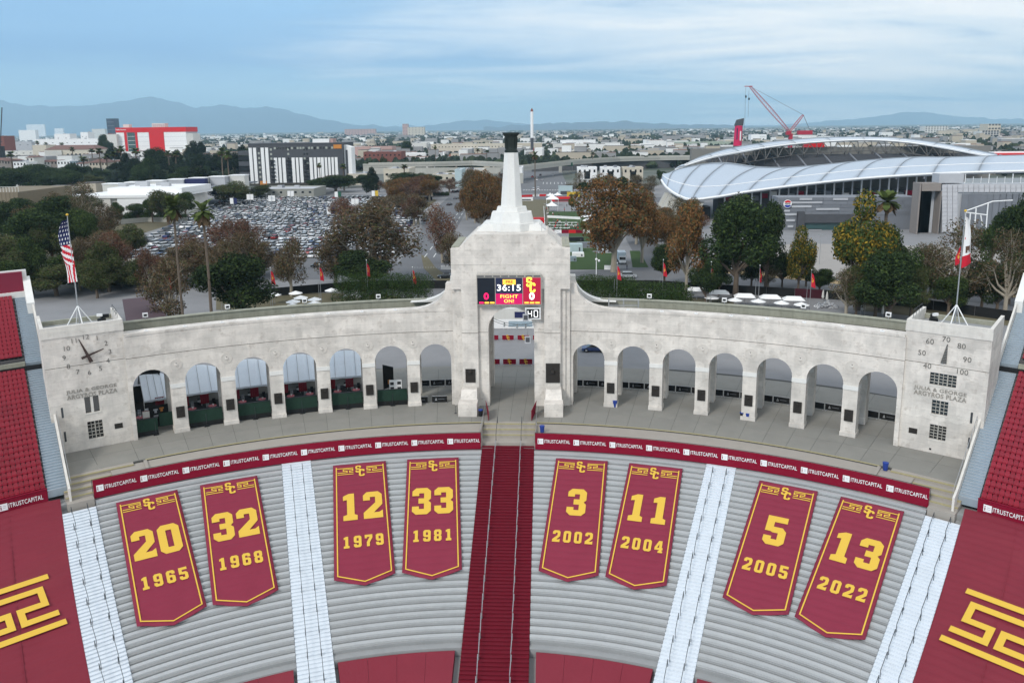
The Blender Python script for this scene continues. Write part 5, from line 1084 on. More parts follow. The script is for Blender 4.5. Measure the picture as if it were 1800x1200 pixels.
# maroon awning roof behind clock tower and lot bridge
b = MB(); P0, P1, P2, P3 = G(222, 565, 4.0), G(293, 555, 4.0), G(262, 521, 4.0), G(215, 526, 4.0)
b.hexa([(p.x, p.y, 3.4) for p in (P0, P1, P2, P3)], [(p.x, p.y, 4.0) for p in (P0, P1, P2, P3)], mat('dull_maroon_roof', (.085,.055,.062), .8, .15, .3)); o = obj('flat_roof_kiosk', b, fix=True, label='flat dull maroon roof of the kiosk right behind the clock tower', cat='kiosk')
b = MB(); P0, P1 = G(60, 497, 0), G(230, 484, 0)
for j in range(6): p = P0.lerp(P1, j/5); b.box((p.x, p.y, 0), (1.2, 1, 3.0), CONC)
m_ = P0.lerp(P1, .5); L = (P1-P0); b.hexa([(P0.x-4,P0.y,3.0),(P1.x,P1.y,3.0),(P1.x,P1.y+9,3.0),(P0.x-4,P0.y+9,3.0)], [(P0.x-4,P0.y,3.9),(P1.x,P1.y,3.9),(P1.x,P1.y+9,3.9),(P0.x-4,P0.y+9,3.9)], CONC); b.hexa([(P0.x,P0.y+6,0),(P1.x,P1.y+6,0),(P1.x,P1.y+7,0),(P0.x,P0.y+7,0)], [(P0.x,P0.y+6,3),(P1.x,P1.y+6,3),(P1.x,P1.y+7,3),(P0.x,P0.y+7,3)], BLACK)
obj('parking_deck', b, fix=True, label='low grey concrete parking deck behind the trees on the left', cat='parking deck')
# flag poles with red flags
def flag_mesh(m, w=1.15, h=3.2, seed=0):
    rnd = random.Random(seed); b = MB(); nx, ny = 5, 12; sp = MB()
    vs = [( .06+w*i/nx*(.35+.75*(j/ny)**.7)*(1-.1*j/ny), .12*sin(i*2.3+j*.5+seed)*(i/nx+.2), -h*j/ny-.35*(i/nx)) for j in range(ny+1) for i in range(nx+1)]
    b.v = vs
    for j in range(ny):
        for i in range(nx): q = j*(nx+1)+i; b.f.append((q, q+1, q+nx+2, q+nx+1)); b.m.append(b.mi(GOLD if (4 <= j <= 7 and 1 <= i <= 2 and (i+j) % 3) else m))
    return b.mesh('flag', True)
fpx = [(295.5, 480, 512, 560), (387, 473, 507, 560), (475, 471, 503, 545), (561, 465, 495, 540), (644, 458, 485, 535), (725, 470, 495, 530), (1085, 463, 487, 528), (1166, 457, 485, 530), (1250.5, 461, 491, 535), (1336, 467, 498, 545), (1427, 475, 504, 550), (1525, 480, 511, 560)]
FYW = 163.0
for i, (x, yt, yb, ybs) in enumerate(fpx):
    top = D(x, yt, 160-(abs(x-905)/620)**2*12); side = 'left' if i < 6 else 'right'; n = (6-i) if i < 6 else i-5
    root = thing('flagpole', (top.x, top.y, 0), 'slim pole with a hanging red flag, %s from the tower behind the %s colonnade' % (ORD[n-1].replace('top', 'first'), side), 'flagpole', 'red flags behind the colonnades')
    b = MB(); b.tube((0,0,0), (0,0,top.z), .07, GALV, .045); b.lathe((0,0,top.z), [(.05,0),(.13,.08),(.05,.22)], WHITE, n=6); obj('pole', b, root)
    b = MB(); b.tube((-.7,.6,0), (-.55,.6,top.z*.62), .05, GALV, .04); obj('second_pole', b, root)
    fl = put('flag', flag_mesh(FRED, .95, 3.1, i), root, (0, 0, top.z-.6), radians(-20+17*(i % 5)))
# US and California flags on the tower poles
def us_flag():
    b = MB(); nx, ny = 30, 60; W, H = 3.0, 8.4
    star = mat('flag_star_white', (.75,.75,.75), .8, .05, 3); FW = mat('flag_white_cloth', (.74,.73,.72), .8, .06, 2)
    # hangs: hoist at the pole, fly drooping; rows j run down
    def P(i, j):
        u, v = i/nx, j/ny; wid = .25+1.2*sin(pi*min(1, v*1.15+.04))**.8 if v < .5 else 1.7-.3*(v-.5)
        tw = .55*sin(v*5+u*4)*u
        return (.05-wid*u*(.98)+.45*v, tw, -H*v-.25*u)
    b.v = [P(i, j) for j in range(ny+1) for i in range(nx+1)]
    for j in range(ny):
        for i in range(nx):
            q = j*(nx+1)+i; v = (j+.5)/ny; u = (i+.5)/nx
            if v < .40-.12*(1-u)*0: 
                m = star if (j % 4 in (1,2) and i % 6 in ((1,2) if j % 8 < 4 else (4,5)) and v > .03) else NAVY
            elif v < .72:
                t = (v-.40)*19+u*2.6; m = FRED if int(t+20) % 2 == 1 else FW
            else: t = u*6.0-(v-.72)*2.5+4; m = FRED if int(t) % 2 == 0 else FW
            b.f.append((q, q+1, q+nx+2, q+nx+1)); b.m.append(b.mi(m))
    return b.mesh('flag', True)
def ca_flag():
    b = MB(); nx, ny = 10, 22; H = 6.6; FW = mat('flag_white_cloth', (.74,.73,.72), .8, .06, 2)
    def P(i, j): u, v = i/nx, j/ny; wid = .15+1.15*v**.8; return (.05+wid*u, .35*sin(v*4+u*4)*u, -H*v+(-.2+.9*v)*u*.9)
    b.v = [P(i, j) for j in range(ny+1) for i in range(nx+1)]
    BR = mat('bear_brown', (.10,.055,.035), .8, .1, 2)
    for j in range(ny):
        for i in range(nx):
            q = j*(nx+1)+i; v = (j+.5)/ny; m = FRED if v > .76 else FW
            if 13 <= j <= 15 and 3 <= i <= 7 and not (j == 15 and i in (5,)): m = BR
            if j == 9 and i == 2: m = FRED
            b.f.append((q, q+1, q+nx+2, q+nx+1)); b.m.append(b.mi(m))
    return b.mesh('flag', True)
fp = [o for o in COL.objects if o.name.startswith('flagpole') and 'tripod foot' in o.get('label', '')]
for o in fp:
    if o.location.x < 0: put('flag', us_flag(), o, (-.12, 0, 14.8)); 
    else: put('flag', ca_flag(), o, (.08, 0, 14.4)); f2 = put('flag', flag_mesh(FRED, .6, 2.2, 9), o, (-.1, 0, 10.6), pi)
    if o.location.x > 0:
        b = MB(); b.box((0,0,0), (.05,.05,.05), GREENF)
# umbrellas
um = MB(); um.lathe((0,0,2.25), [(1.75,0),(.05,.62)], WHITE, n=8); um_me = um.mesh('umbrella_canopy'); up_ = MB(); up_.tube((0,0,0),(0,0,2.4),.04,GALV); up_.lathe((0,0,0), [(.3,0),(.3,.08)], DPIPE, n=8); up_me = up_.mesh('umbrella_pole')
bu = MB(); bu.hexa([(-2.4,-1.5,2.3),(2.4,-1.5,2.3),(2.4,1.5,2.3),(-2.4,1.5,2.3)], [(-1.5,-.25,3.05),(1.5,-.25,3.05),(1.5,.25,3.05),(-1.5,.25,3.05)], WHITE); bu_me = bu.mesh('umbrella_canopy')
ul = [(482,516),(519.5,513),(528.5,521),(515,528),(513.5,535),(553,524),(552,531),(582.5,508)]
ur = [(1251,521,0),(1292,525,0),(1333,527,0),(1374,530,0),(1409,533,0),(1264,513,1),(1309,519,1),(1354,521,1),(1395,524,1),(1225,508,1)]
for i, q in enumerate(ul):
    p = G(q[0], q[1], 2.6); r = thing('umbrella', (p.x, p.y, 0), 'white patio umbrella behind the left colonnade, %s from the left' % ORD[sorted(ul).index(q)].replace('top','first'), 'umbrella', 'white umbrellas behind the left colonnade'); put('canopy', um_me, r); put('pole', up_me, r)
for i, q in enumerate(ur):
    p = G(q[0], q[1], 2.6); r = thing('umbrella', (p.x, p.y, 0), 'white %s umbrella behind the right colonnade, %s from the left' % ('rectangular' if q[2] else 'round', ORD[sorted(ur).index(q)].replace('top','first')), 'umbrella', 'white umbrellas behind the right colonnade', radians(-8)); put('canopy', bu_me if q[2] else um_me, r); put('pole', up_me, r)
# stacked white chairs
for (x, y, lab) in ((620, 522, 'heap of stacked white chairs behind the left colonnade'), (1452, 540, 'heap of stacked white chairs behind the right colonnade')):
    p = G(x, y); b = MB(); rr = random.Random(3)
    for j in range(70): a, c = rr.uniform(-2.4, 2.4), rr.uniform(-1.2, 1.2); z = rr.uniform(0, 1.5)*(1-abs(a)/2.6); b.box((a, c, z), (.42,.42,.05), WHITE, rr.random()*3); b.box((a+.2, c, z), (.05,.4,.45), LGREY, rr.random()*3)
    obj('chair_heap', b, loc=tuple(p), label=lab, cat='chairs')
for k, (x, y) in enumerate(((1446, 530), (1453, 533), (1515, 552), (1551, 558))):
    p = G(x, y); b = MB(); b.tube((0,0,0),(0,0,.8),.04,GALV); b.lathe((0,0,.8), [(.18,0),(.32,.3),(.22,1.4),(.05,2.1)], OFFW, n=8); obj('folded_umbrella', b, loc=tuple(p), label='closed cream umbrella behind the right colonnade, %s from the left' % ORD[k].replace('top','first'), cat='umbrella', group='closed umbrellas')
# ================================================================== vehicles
def car_mesh(paint, kind='sedan', parts=False):
    if kind == 'suv': L, W, hb, hr, pr = 4.7, 1.9, .95, 1.68, [(-2.2,-.05),(-1.75,.0),(-1.5,1),(1.0,1),(1.45,.02)]
    elif kind == 'pickup': L, W, hb, hr, pr = 5.6, 1.95, 1.0, 1.8, [(-.6,0),(-.5,0),(-.35,1),(1.0,1),(1.5,0)]
    else: L, W, hb, hr, pr = 4.7, 1.82, .86, 1.42, [(-1.7,0),(-1.6,0),(-1.0,1),(.55,1),(1.35,0)]
    b = MB(); a, w = L/2, W/2
    prof = [(-a,.35),(-a,hb*.88),(-a+.25,hb),(a-1.2,hb),(a-.12,hb*.78),(a,.5),(a-.05,.28),(-a+.1,.28)]
    i = len(b.v); n = len(prof)
    for y in (-w, w): b.v += [(x, y*(.96 if z > .8 else 1), z) for x, z in prof]
    b.f.append(tuple(i+j for j in range(n))); b.f.append(tuple(i+n+j for j in reversed(range(n)))); b.m += [b.mi(paint)]*2
    for j in range(n): b.f.append((i+j, i+n+j, i+n+(j+1) % n, i+(j+1) % n)); b.m.append(b.mi(paint))
    x0, x1, x2, x3 = pr[1][0], pr[2][0], pr[3][0], pr[4][0]; t = w*.78
    b.hexa([(x0,-w*.93,hb),(x3,-w*.93,hb),(x3,w*.93,hb),(x0,w*.93,hb)], [(x1,-t,hr-.06),(x2,-t,hr-.06),(x2,t,hr-.06),(x1,t,hr-.06)], GLASS)
    b.hexa([(x1-.02,-t-.01,hr-.058),(x2+.02,-t-.01,hr-.058),(x2+.02,t+.01,hr-.058),(x1-.02,t+.01,hr-.058)], [(x1+.08,-t+.1,hr),(x2-.08,-t+.1,hr),(x2-.08,t-.1,hr),(x1+.08,t-.1,hr)], paint)
    for x in (-a+.85, a-.9):
        for y in (-w+.02, w-.02): b.tube((x, y-.11, .33), (x, y+.11, .33), .34, TYRE, n=8)
    b.box((-a-.005,-w*.75,.65), (.03,.35,.16), mat('tail_lamp', (.3,.01,.01), .3, .05, 3)); b.box((-a-.005,w*.75,.65), (.03,.35,.16), MATS['tail_lamp'])
    b.box((a-.04,-w*.7,.6), (.1,.4,.14), LGREY); b.box((a-.04,w*.7,.6), (.1,.4,.14), LGREY)
    return b.mesh('car')
cars = {}
pname = ['white', 'silver', 'grey', 'black', 'blue', 'red']
for i, pm in enumerate(CARP):
    for kd in ('sedan', 'suv', 'pickup'): cars[(i, kd)] = car_mesh(pm, kd)
rnd = random.Random(11)
poly = [(G(*p).x, G(*p).y) for p in [(150,500),(225,458),(388,354),(545,341),(690,348),(735,385),(690,450),(600,478),(330,500)]]
def inside(x, y, P):
    c = False
    for (x0, y0), (x1, y1) in zip(P, P[1:]+P[:1]):
        if (y0 > y) != (y1 > y) and x < (x1-x0)*(y-y0)/(y1-y0)+x0: c = not c
    return c
spots = []
y = 205.0; r = 0
while y < 470:
    x = -240+rnd.random()*2
    while x < -20:
        if inside(x, y, poly) and rnd.random() < (.95 if y > 300 else .84) and not (y < 232 and x > -88): spots.append((x, y))
        x += 2.85+(.5 if rnd.random() < .08 else 0)
    r += 1; y += 5.6 if r % 3 else 8.0
spots.sort(key=lambda s: s[1])
cg = MB(); cgv = {k: ([tuple(v.co) for v in m.vertices], [tuple(p.vertices) for p in m.polygons], [p.material_index for p in m.polygons], list(m.materials)) for k, m in cars.items()}
def merge(b, key, loc, rz, data):
    V, Fc, Mi, ms = data[key]; k = len(b.v); ca, sa = cos(rz), sin(rz)
    b.v += [(loc[0]+x*ca-y*sa, loc[1]+x*sa+y*ca, loc[2]+z) for x, y, z in V]; b.f += [tuple(k+q for q in f) for f in Fc]; b.m += [b.mi(ms[q]) for q in Mi]
for i, (x, y) in enumerate(spots):
    ci = rnd.choices(range(6), (50,17,12,11,6,4))[0]; kd = rnd.choices(('sedan','suv','pickup'), (4,5,1))[0]; rz = pi/2*(1 if rnd.random() < .6 else -1)+rnd.uniform(-.04,.04); lc = (x+rnd.uniform(-.15,.15), y+rnd.uniform(-.5,.5), .035)
    if i < 300: put('parked_car', cars[(ci, kd)], None, lc, rz, '%s %s in the crowded parking lot beyond the left colonnade' % (pname[ci], {'sedan':'saloon car','suv':'sport utility car','pickup':'pickup truck'}[kd]), 'car', '%s %ss in the big parking lot' % (pname[ci], kd))
    else: merge(cg, (ci, kd), lc, rz, cgv)
obj('parked_cars_beyond', cg, kind='stuff')
def car_at(px, py, ci, kd, rz, lab, z=.06): P = G(px, py); return put('car', cars[(ci, kd)], None, (P.x, P.y, z), rz, lab, 'car')
# row along the lot road
P0, P1 = G(238, 447), G(395, 362)
for k in range(20):
    p = P0.lerp(P1, k/19*.98)
    for s_ in (-5.0, 5.5):
        ci = rnd.choice((0,0,1,2,3,4)); kd = rnd.choice(('sedan','suv')); put('parked_car', cars[(ci, kd)], None, (p.x+s_*1.0, p.y, .05), radians(60), '%s car %s along the lot road beside the museum, %s from the front' % (pname[ci], 'on the left' if s_ < 0 else 'on the right', ORD[k].replace('top','first')), 'car', 'cars along the lot road')
# near cars with parts
def near_car(px, py, ci, kd, rz, lab):
    P = G(px, py); root = thing('car', (P.x, P.y, .06), lab, 'car', None, rz); b0 = cars[(ci, kd)]
    groups = {'body': [CARP[ci]], 'windows': [GLASS], 'lamps': [MATS['tail_lamp'], LGREY]}
    for nm, ms in groups.items():
        ids = [i for i, m in enumerate(b0.materials) if m in ms]; b = MB()
        for p in b0.polygons:
            if p.material_index in ids: b.face([tuple(b0.vertices[v].co) for v in p.vertices], b0.materials[p.material_index])
        obj(nm, b, root)
    L = 4.7 if kd != 'pickup' else 5.6
    for x in (-L/2+.85, L/2-.9):
        for y in (-.92, .92):
            b = MB(); b.tube((x, y-.11, .33), (x, y+.11, .33), .35, TYRE, n=14); w_ = obj('wheel', b, root); b = MB(); b.tube((x, y-.125, .33), (x, y+.125, .33), .2, LGREY, n=8); obj('rim', b, w_)
    return root
near_car(1104, 488, 1, 'suv', 0.0, 'silver sport utility car parked on the road behind the right colonnade')
near_car(784, 489, 3, 'sedan', pi, 'dark saloon car on the street just left of the central tower')
near_car(1044, 617, 4, 'sedan', radians(178), 'blue saloon car seen through the first arch right of the tower')
near_car(560, 470, 3, 'suv', pi, 'black car at the near edge of the parking lot by the trees')
near_car(640, 465, 1, 'sedan', 0, 'silver car at the near right corner of the parking lot')
car_at(108, 452, 5, 'sedan', 0, 'red and white car on the parking deck behind the clock tower', 3.95)
car_at(790, 361, 3, 'sedan', 1.3, 'black car on the boulevard, nearer of two in the far lane'); car_at(802, 350, 2, 'sedan', 1.3, 'grey car on the boulevard, farther of two in the far lane')
for k in range(4): car_at(798+k*8, 339-k*.7, 3, 'suv', 1.2, 'black car waiting at the top of the boulevard, %s from the left' % ORD[k].replace('top','first'))
car_at(747, 389, 3, 'sedan', 1.2, 'dark car with lights on the near lane of the boulevard'); car_at(600, 452, 0, 'sedan', 0, 'white car alone near the lot exit')
for k, (x, y, ci) in enumerate(((944, 317, 0), (953, 318, 1), (938, 335, 0), (946, 333, 0), (936, 312, 5), (950, 309, 3), (972, 309, 0))): car_at(x, y, ci, 'suv', pi/2, '%s car at the far junction beyond the spire, %s nearest' % (pname[ci], ORD[k].replace('top','first')))
car_at(1185, 430, 0, 'suv', .3, 'white van on the service road under the orange trees'); car_at(1160, 424, 0, 'pickup', .1, 'white pickup near the stadium service road')
# box truck near the lawn
P = G(1093, 462); root = thing('box_truck', (P.x, P.y, .05), 'white box truck facing the camera on the path right of the tower', 'truck', None, -pi/2)
b = MB(); b.box((-1.6, 0, .9), (5.2, 2.4, 2.4), mat('truck_box', (.60,.68,.72), .6, .08, 1)); obj('cargo_box', b, root)
b = MB(); b.hexa([(1.1,-1.1,.5),(3.0,-1.1,.5),(3.0,1.1,.5),(1.1,1.1,.5)], [(1.1,-1.05,2.3),(2.2,-1.0,2.3),(2.2,1.0,2.3),(1.1,1.05,2.3)], WHITE); obj('cab', b, root)
b = MB(); b.hexa([(2.63,-.95,1.3),(2.66,-.95,1.3),(2.66,.95,1.3),(2.63,.95,1.3)], [(2.24,-.9,2.1),(2.3,-.9,2.1),(2.3,.9,2.1),(2.24,.9,2.1)], GLASS); obj('windscreen', b, root)
for x in (-2.9, 2.2):
    for y in (-1.05, 1.05): b = MB(); b.tube((x,y-.15,.48),(x,y+.15,.48),.48,TYRE,n=10); obj('wheel', b, root)
for (x, y, w, d, h, m, lab) in ((1010, 442, 5.5, 3, 2.6, mat('mint_panel', (.42,.52,.54), .7, .1, 1), 'pale green trailer by the lawn right of the tower'), (1016, 451, 4, 2.2, 1.3, WHITE, 'white folded table stack on the lawn right of the tower'), (1005, 459, 3, 2, 1.4, BLUEG, 'blue tarp pile at the lawn edge right of the tower'), (1040, 434, 11, 2, 1.6, MGREY, 'grey low stage behind the lawn right of the tower'), (1012, 424, 6, 1.5, 1.4, BLACK, 'row of black equipment cases on the lawn'), (1062, 444, 5, 2.4, 1.1, LGREY, 'silver equipment cart beside the sycamore trunk')):
    P = G(x, y); b = MB(); b.box((0,0,.05), (w, d, h), m, 0, .96); b.box((0,0,h+.05), (w*.9, d*.9, .06), m); b.box((w*.3,-d/2,.3), (.5,.06,h*.5), DGREY); obj('site_unit', b, loc=tuple(P), label=lab, cat='equipment')
# fan zone: tents, fences, tables, people
pk = MB(); pk.lathe((0,0,2.3), [(3.2,0),(2.0,.55),(.8,1.1),(.05,2.0)], WHITE, n=4, rot=pi/4); pk_me = pk.mesh('tent_top'); pl = MB()
for a in range(4): pl.tube((cos(pi/4+a*pi/2)*3.0, sin(pi/4+a*pi/2)*3.0, 0), (cos(pi/4+a*pi/2)*3.0, sin(pi/4+a*pi/2)*3.0, 2.4), .06, WHITE, n=4)
pl_me = pl.mesh('tent_frame')
for k, (x, y, s) in enumerate(((971, 361, 1.5), (970, 371, 1.2), (967, 350, .9), (980, 349, .9), (1033, 390, 1.0), (1037, 398, 1.1), (880, 356, 1.3))):
    P = G(x, y); r = thing('peaked_tent', tuple(P), 'white peaked tent in the fan area, %s' % ('large front one', 'wide one behind the front one', 'small left rear one', 'small right rear one', 'farther of the two by the orange tree', 'nearer of the two by the orange tree', 'single one left of the spire')[k], 'tent', 'white peaked tents in the fan area', .2*k); r.scale = (s, s, s); put('tent_top', pk_me, r); put('tent_frame', pl_me, r)
for (x, y, w, h, m, lab) in ((994, 343, 9, 5.5, mat('mint_panel', (.42,.52,.54), .7, .1, 1), 'pale screen wall in the fan area'), (988, 354, 12, 2.4, RED, 'red booth row in the fan area'), (947, 393, 5, 2.4, RED, 'red tent roof left of the fan area fence'), (1008, 346, 8, 2.6, mat('yellow_awning', (.6,.4,.04), .7, .1, 1), 'yellow awning stall in the fan area'), (925, 353, 8, 1.6, WHITE, 'white trailer on the dry lawn')):
    P = G(x, y); b = MB(); b.box((0,0,.1), (w, 2.5, h), m, 0, .95); b.box((0,-1.27,.4), (w*.7,.05,h*.4), DGREY); b.box((0,0,h+.1), (w*1.0,2.6,.15), m); obj('stall', b, loc=tuple(P), label=lab, cat='stall')
wall_line('sponsor_fence', [(962, 410), (1050, 410)], 1.4, .1, [MARF, WHITE, MARF, RED], 'low maroon and white sponsor fence across the fan area', 'fence', panel=2.6)
wall_line('sponsor_fence', [(912, 347), (960, 345)], 1.3, .1, [RED, RED, WHITE], 'red barrier fence at the back of the dry lawn', 'fence', panel=4)
wall_line('white_barrier_wall', [(962, 383), (1020, 386)], 1.2, .2, WHITE, 'white picket barrier inside the fan area', 'barrier', panel=3)
wall_line('white_barrier_wall', [(958, 408), (956, 366)], 1.2, .2, WHITE, 'white side barrier of the fan area', 'barrier', panel=4)
def person_mesh(shirt, leg):
    me = bpy.data.meshes.new('person'); V = [(0,0,.95),(0,0,1.25),(0,0,1.48),(0,0,1.56),(0,0,1.70),(-.1,0,.9),(-.13,.05,.48),(-.14,0,.05),(.1,0,.9),(.13,-.05,.48),(.14,.02,.05),(-.2,0,1.42),(-.27,.04,1.15),(-.25,-.1,.92),(.2,0,1.42),(.27,-.02,1.15),(.24,-.16,.95),(-.14,-.14,.03),(.14,-.12,.03)]
    E = [(0,1),(1,2),(2,3),(3,4),(0,5),(5,6),(6,7),(0,8),(8,9),(9,10),(2,11),(11,12),(12,13),(2,14),(14,15),(15,16),(7,17),(10,18)]
    R = [.15,.16,.15,.06,.10,.11,.075,.05,.11,.075,.05,.07,.05,.04,.07,.05,.04,.04,.04]
    me.from_pydata(V, E, []); o = bpy.data.objects.new('t', me); COL.objects.link(o); md = o.modifiers.new('s', 'SKIN')
    for i, d in enumerate(me.skin_vertices[0].data): d.radius = (R[i], R[i]*.75); d.use_root = i == 0
    o.modifiers.new('u', 'SUBSURF').levels = 1; bpy.context.view_layer.update()
    m2 = bpy.data.meshes.new_from_object(o.evaluated_get(bpy.context.evaluated_depsgraph_get())); bpy.data.objects.remove(o); m2.materials.clear()
    for m in (shirt, leg, SKIN, mat('dark_hair', (.02,.015,.01), .8, .1, 3)): m2.materials.append(m)
    for p in m2.polygons:
        z = p.center.z; p.material_index = 0 if .92 < z < 1.5 and abs(p.center.x) < .3 else (1 if z < .92 and abs(p.center.x) < .21 else (3 if z > 1.69 or (z > 1.58 and p.center.y > .03) else 2)); p.use_smooth = True
    return m2
pms = [(person_mesh(WHITE, NAVY), 'white shirt'), (person_mesh(RED, BLK2), 'red shirt'), (person_mesh(BLK2, NAVY), 'black clothes'), (person_mesh(MGREY, BLK2), 'grey shirt')]
for i in range(46):
    x, y = (rnd.uniform(966, 1018), rnd.uniform(392, 406)) if i < 30 else (rnd.uniform(960, 1040), rnd.uniform(352, 384))
    me, cl = pms[rnd.choice((0,0,1,1,2,3))]; P = G(x, y); put('person', me, None, tuple(P), rnd.random()*6, 'person in %s standing among the tables of the fan area' % cl, 'person', 'people in %s in the fan area' % cl)
for (x, y, i, lab) in ((1102, 474, 2, 'person in black clothes standing by the silver car right of the tower'), (1075, 474, 3, 'person in a grey shirt by the short white barrier wall'), (938, 400, 2, 'person in black clothes beside the white side barrier')): P = G(x, y); put('person', pms[i][0], None, tuple(P), 2.0, lab, 'person')
tb = MB(); tb.lathe((0,0,0), [(.25,0),(.05,.05),(.05,.72),(.85,.73),(.85,.77)], WHITE, n=10); tb_me = tb.mesh('round_table')
for i in range(22):
    P = G(966+(i % 8)*6.5+rnd.uniform(-1,1), 394+(i//8)*4.8); put('round_table', tb_me, None, tuple(P), 0, 'round white table in the fan area, %s row, %s from the left' % (('far','middle','near')[i//8], ORD[i % 8].replace('top','first')), 'table', 'round white tables in the fan area')
# ================================================================== trees
def leafcloud(b, lobes, n, size, mats, w, seed, shell=.55, up=.3):
    rr = random.Random(seed); tot = sum(r**2 for *_, r in lobes); ws = [r**2/tot for *_, r in lobes]
    for _ in range(n):
        (x, y, z, r) = rr.choices(lobes, ws)[0]
        while True:
            d = Vector((rr.gauss(0,1), rr.gauss(0,1), rr.gauss(0,1)))
            if d.length > .1: break
        d.normalize(); q = r*(shell+(1-shell)*rr.random()**.5)*rr.uniform(.85,1.12)
        c = Vector((x, y, z))+d*q*Vector((1,1,.85)).length/1.68
        nrm = (d+Vector((rr.gauss(0,.6), rr.gauss(0,.6), rr.gauss(0,.6)+up))).normalized(); u = nrm.orthogonal().normalized(); v = nrm.cross(u); a = rr.random()*6.28; u, v = u*cos(a)+v*sin(a), v*cos(a)-u*sin(a); s = size*rr.uniform(.6,1.4)
        b.face([c-u*s, c+v*s*.45, c+u*s, c-v*s*.5], rr.choices(mats, w)[0])
def mk_tree(kind, seed):
    """unit tree: height 1, crown radius about .42 -> (trunk mesh, crown mesh)"""
    rr = random.Random(seed); H = 10.0
    spec = dict(dark=(LF['dark'], LF['mid'], .8, 13000, .175, .40, 13), green=(LF['mid'], LF['dark'], .6, 12000, .17, .36, 13), syc=(LF['brn'], LF['olive'], .7, 6500, .15, .30, 15), orange=(LF['orn'], LF['olive'], .72, 10500, .16, .34, 13), russet=(LF['red'], LF['brn'], .6, 6000, .14, .30, 12), yel=(LF['mid'], LF['yel'], .62, 12000, .17, .36, 13), olive=(LF['olive'], LF['mid'], .6, 11000, .16, .36, 12), sparse=(LF['olive'], LF['brn'], .5, 3600, .14, .30, 14), conifer=(LF['black'], LF['dark'], .7, 11000, .18, .40, 14))[kind]
    m1, m2, w1, n, sz, base, nl = spec
    lobes = []; t = MB(); bark = BARKP if kind in ('syc', 'russet', 'orange', 'sparse') else BARK
    zc = 6.2; 
    t.tube((0,0,-.3), (rr.uniform(-.15,.15), 0, H*.26), .31, bark, .23, n=8, cap=False); top = Vector((0,0,H*.26))
    for i in range(nl):
        a = 2*pi*i/nl*2.4+rr.uniform(-.4,.4); tz = rr.uniform(0, 1)
        if kind == 'conifer': rad = (1-tz)*3.6*rr.uniform(.5,1); z = 2.6+tz*6.3; r = .9+(1-tz)*.9
        else: rad = 3.1*sin(pi*(.22+.68*tz))*rr.uniform(.45,1.0); z = H*(base+.02)+tz*(H*.90-H*base)-.4; r = rr.uniform(1.15, 1.85)
        c = (rad*cos(a), rad*sin(a), min(z, H-r*.8), r); lobes.append(c)
        mid_ = top.lerp(Vector(c[:3]), .45)+Vector((rr.uniform(-.3,.3), rr.uniform(-.3,.3), -.2)); t.tube(top+Vector((0,0,rr.uniform(-.6,.3))), mid_, .20, bark, .12, n=5, cap=False); t.tube(mid_, c[:3], .12, bark, .04, n=4, cap=False)
        for _ in range(7 if kind in ('syc', 'sparse', 'russet') else 3):
            e = Vector(c[:3])+Vector((rr.gauss(0,1), rr.gauss(0,1), rr.gauss(0,.8))).normalized()*r*.95; t.tube(Vector(c[:3])-(Vector(c[:3])-mid_)*rr.random()*.6, e, .05, bark, .015, n=3, cap=False)
    if kind != 'conifer': lobes.append((0,0,H*.62,2.2))
    c_ = MB(); mats_, ws = [m1, m2], [w1, 1-w1]
    leafcloud(c_, lobes, n, sz, mats_, ws, seed, .5 if kind not in ('syc','sparse') else .35)
    return t.mesh('trunk'), c_.mesh('crown')
TR = {k: [mk_tree(k, 100+7*i+j*31) for j in range(3 if k in ('dark','syc','green','conifer','orange','russet') else 2)] for i, k in enumerate(('dark','green','syc','orange','russet','yel','olive','sparse','conifer'))}
def mk_palm(seed):
    rr = random.Random(seed); t = MB(); H = 10.0
    t.tube((0,0,-.3), (.1,0,H*.5), .17, BARK, .13, n=7, cap=False); t.tube((.1,0,H*.5), (0,0,H-.6), .13, BARK, .12, n=7, cap=False)
    c = MB()
    for k in range(46):
        a = rr.random()*6.28; el = rr.uniform(-.9, 1.15); L = rr.uniform(1.1, 1.5); P = Vector((0,0,H-.55)); d = Vector((cos(a)*cos(el), sin(a)*cos(el), sin(el))); side = Vector((-sin(a), cos(a), 0)); m = LF['palm'] if el > -.35 else LF['brn']
        prev = P; wp = .05
        for s_ in range(1, 5): 
            d2 = (d+Vector((0,0,-.16*s_))).normalized(); q = prev+d2*L/4; w = .26 if s_ < 4 else .04; c.face([prev-side*wp, prev+side*wp, q+side*w, q-side*w], m); prev, wp = q, w
    return t.mesh('trunk'), c.mesh('crown')
PALM = [mk_palm(5), mk_palm(9)]
KN = dict(dark='dark green broadleaf tree', green='mid green broadleaf tree', syc='thin brown sycamore', orange='dense orange-brown sycamore', russet='small russet tree', yel='green tree with yellowing crown', olive='olive green bushy tree', sparse='half-bare tree with pale limbs', conifer='dark spreading conifer', palm='tall fan palm')
NM = dict(dark='broadleaf_tree', green='broadleaf_tree', syc='sycamore_tree', orange='sycamore_tree', russet='russet_tree', yel='yellowing_tree', olive='olive_tree', sparse='bare_tree', conifer='conifer_tree', palm='palm_tree')
tid = 0
def tree(px, py, ptop, wpx, kind, lab, group=None, ww=None):
    global tid
    P = G(px, py); d = (P-CAM).dot(_fw); top = D(px, ptop, P.y); h = max(2.0, top.z); w = wpx*d/F_PX
    v = PALM if kind == 'palm' else TR[kind]; tm, cm = v[tid % len(v)]; tid += 1
    ref = 2.6 if kind == 'palm' else 8.2
    r = thing(NM[kind], (P.x, P.y, 0), (KN[kind]+' '+lab), 'tree', group, tid*1.3); put('trunk', tm, r); put('crown', cm, r)
    s = w/ref; r.scale = (s, s, h/10.0); return r
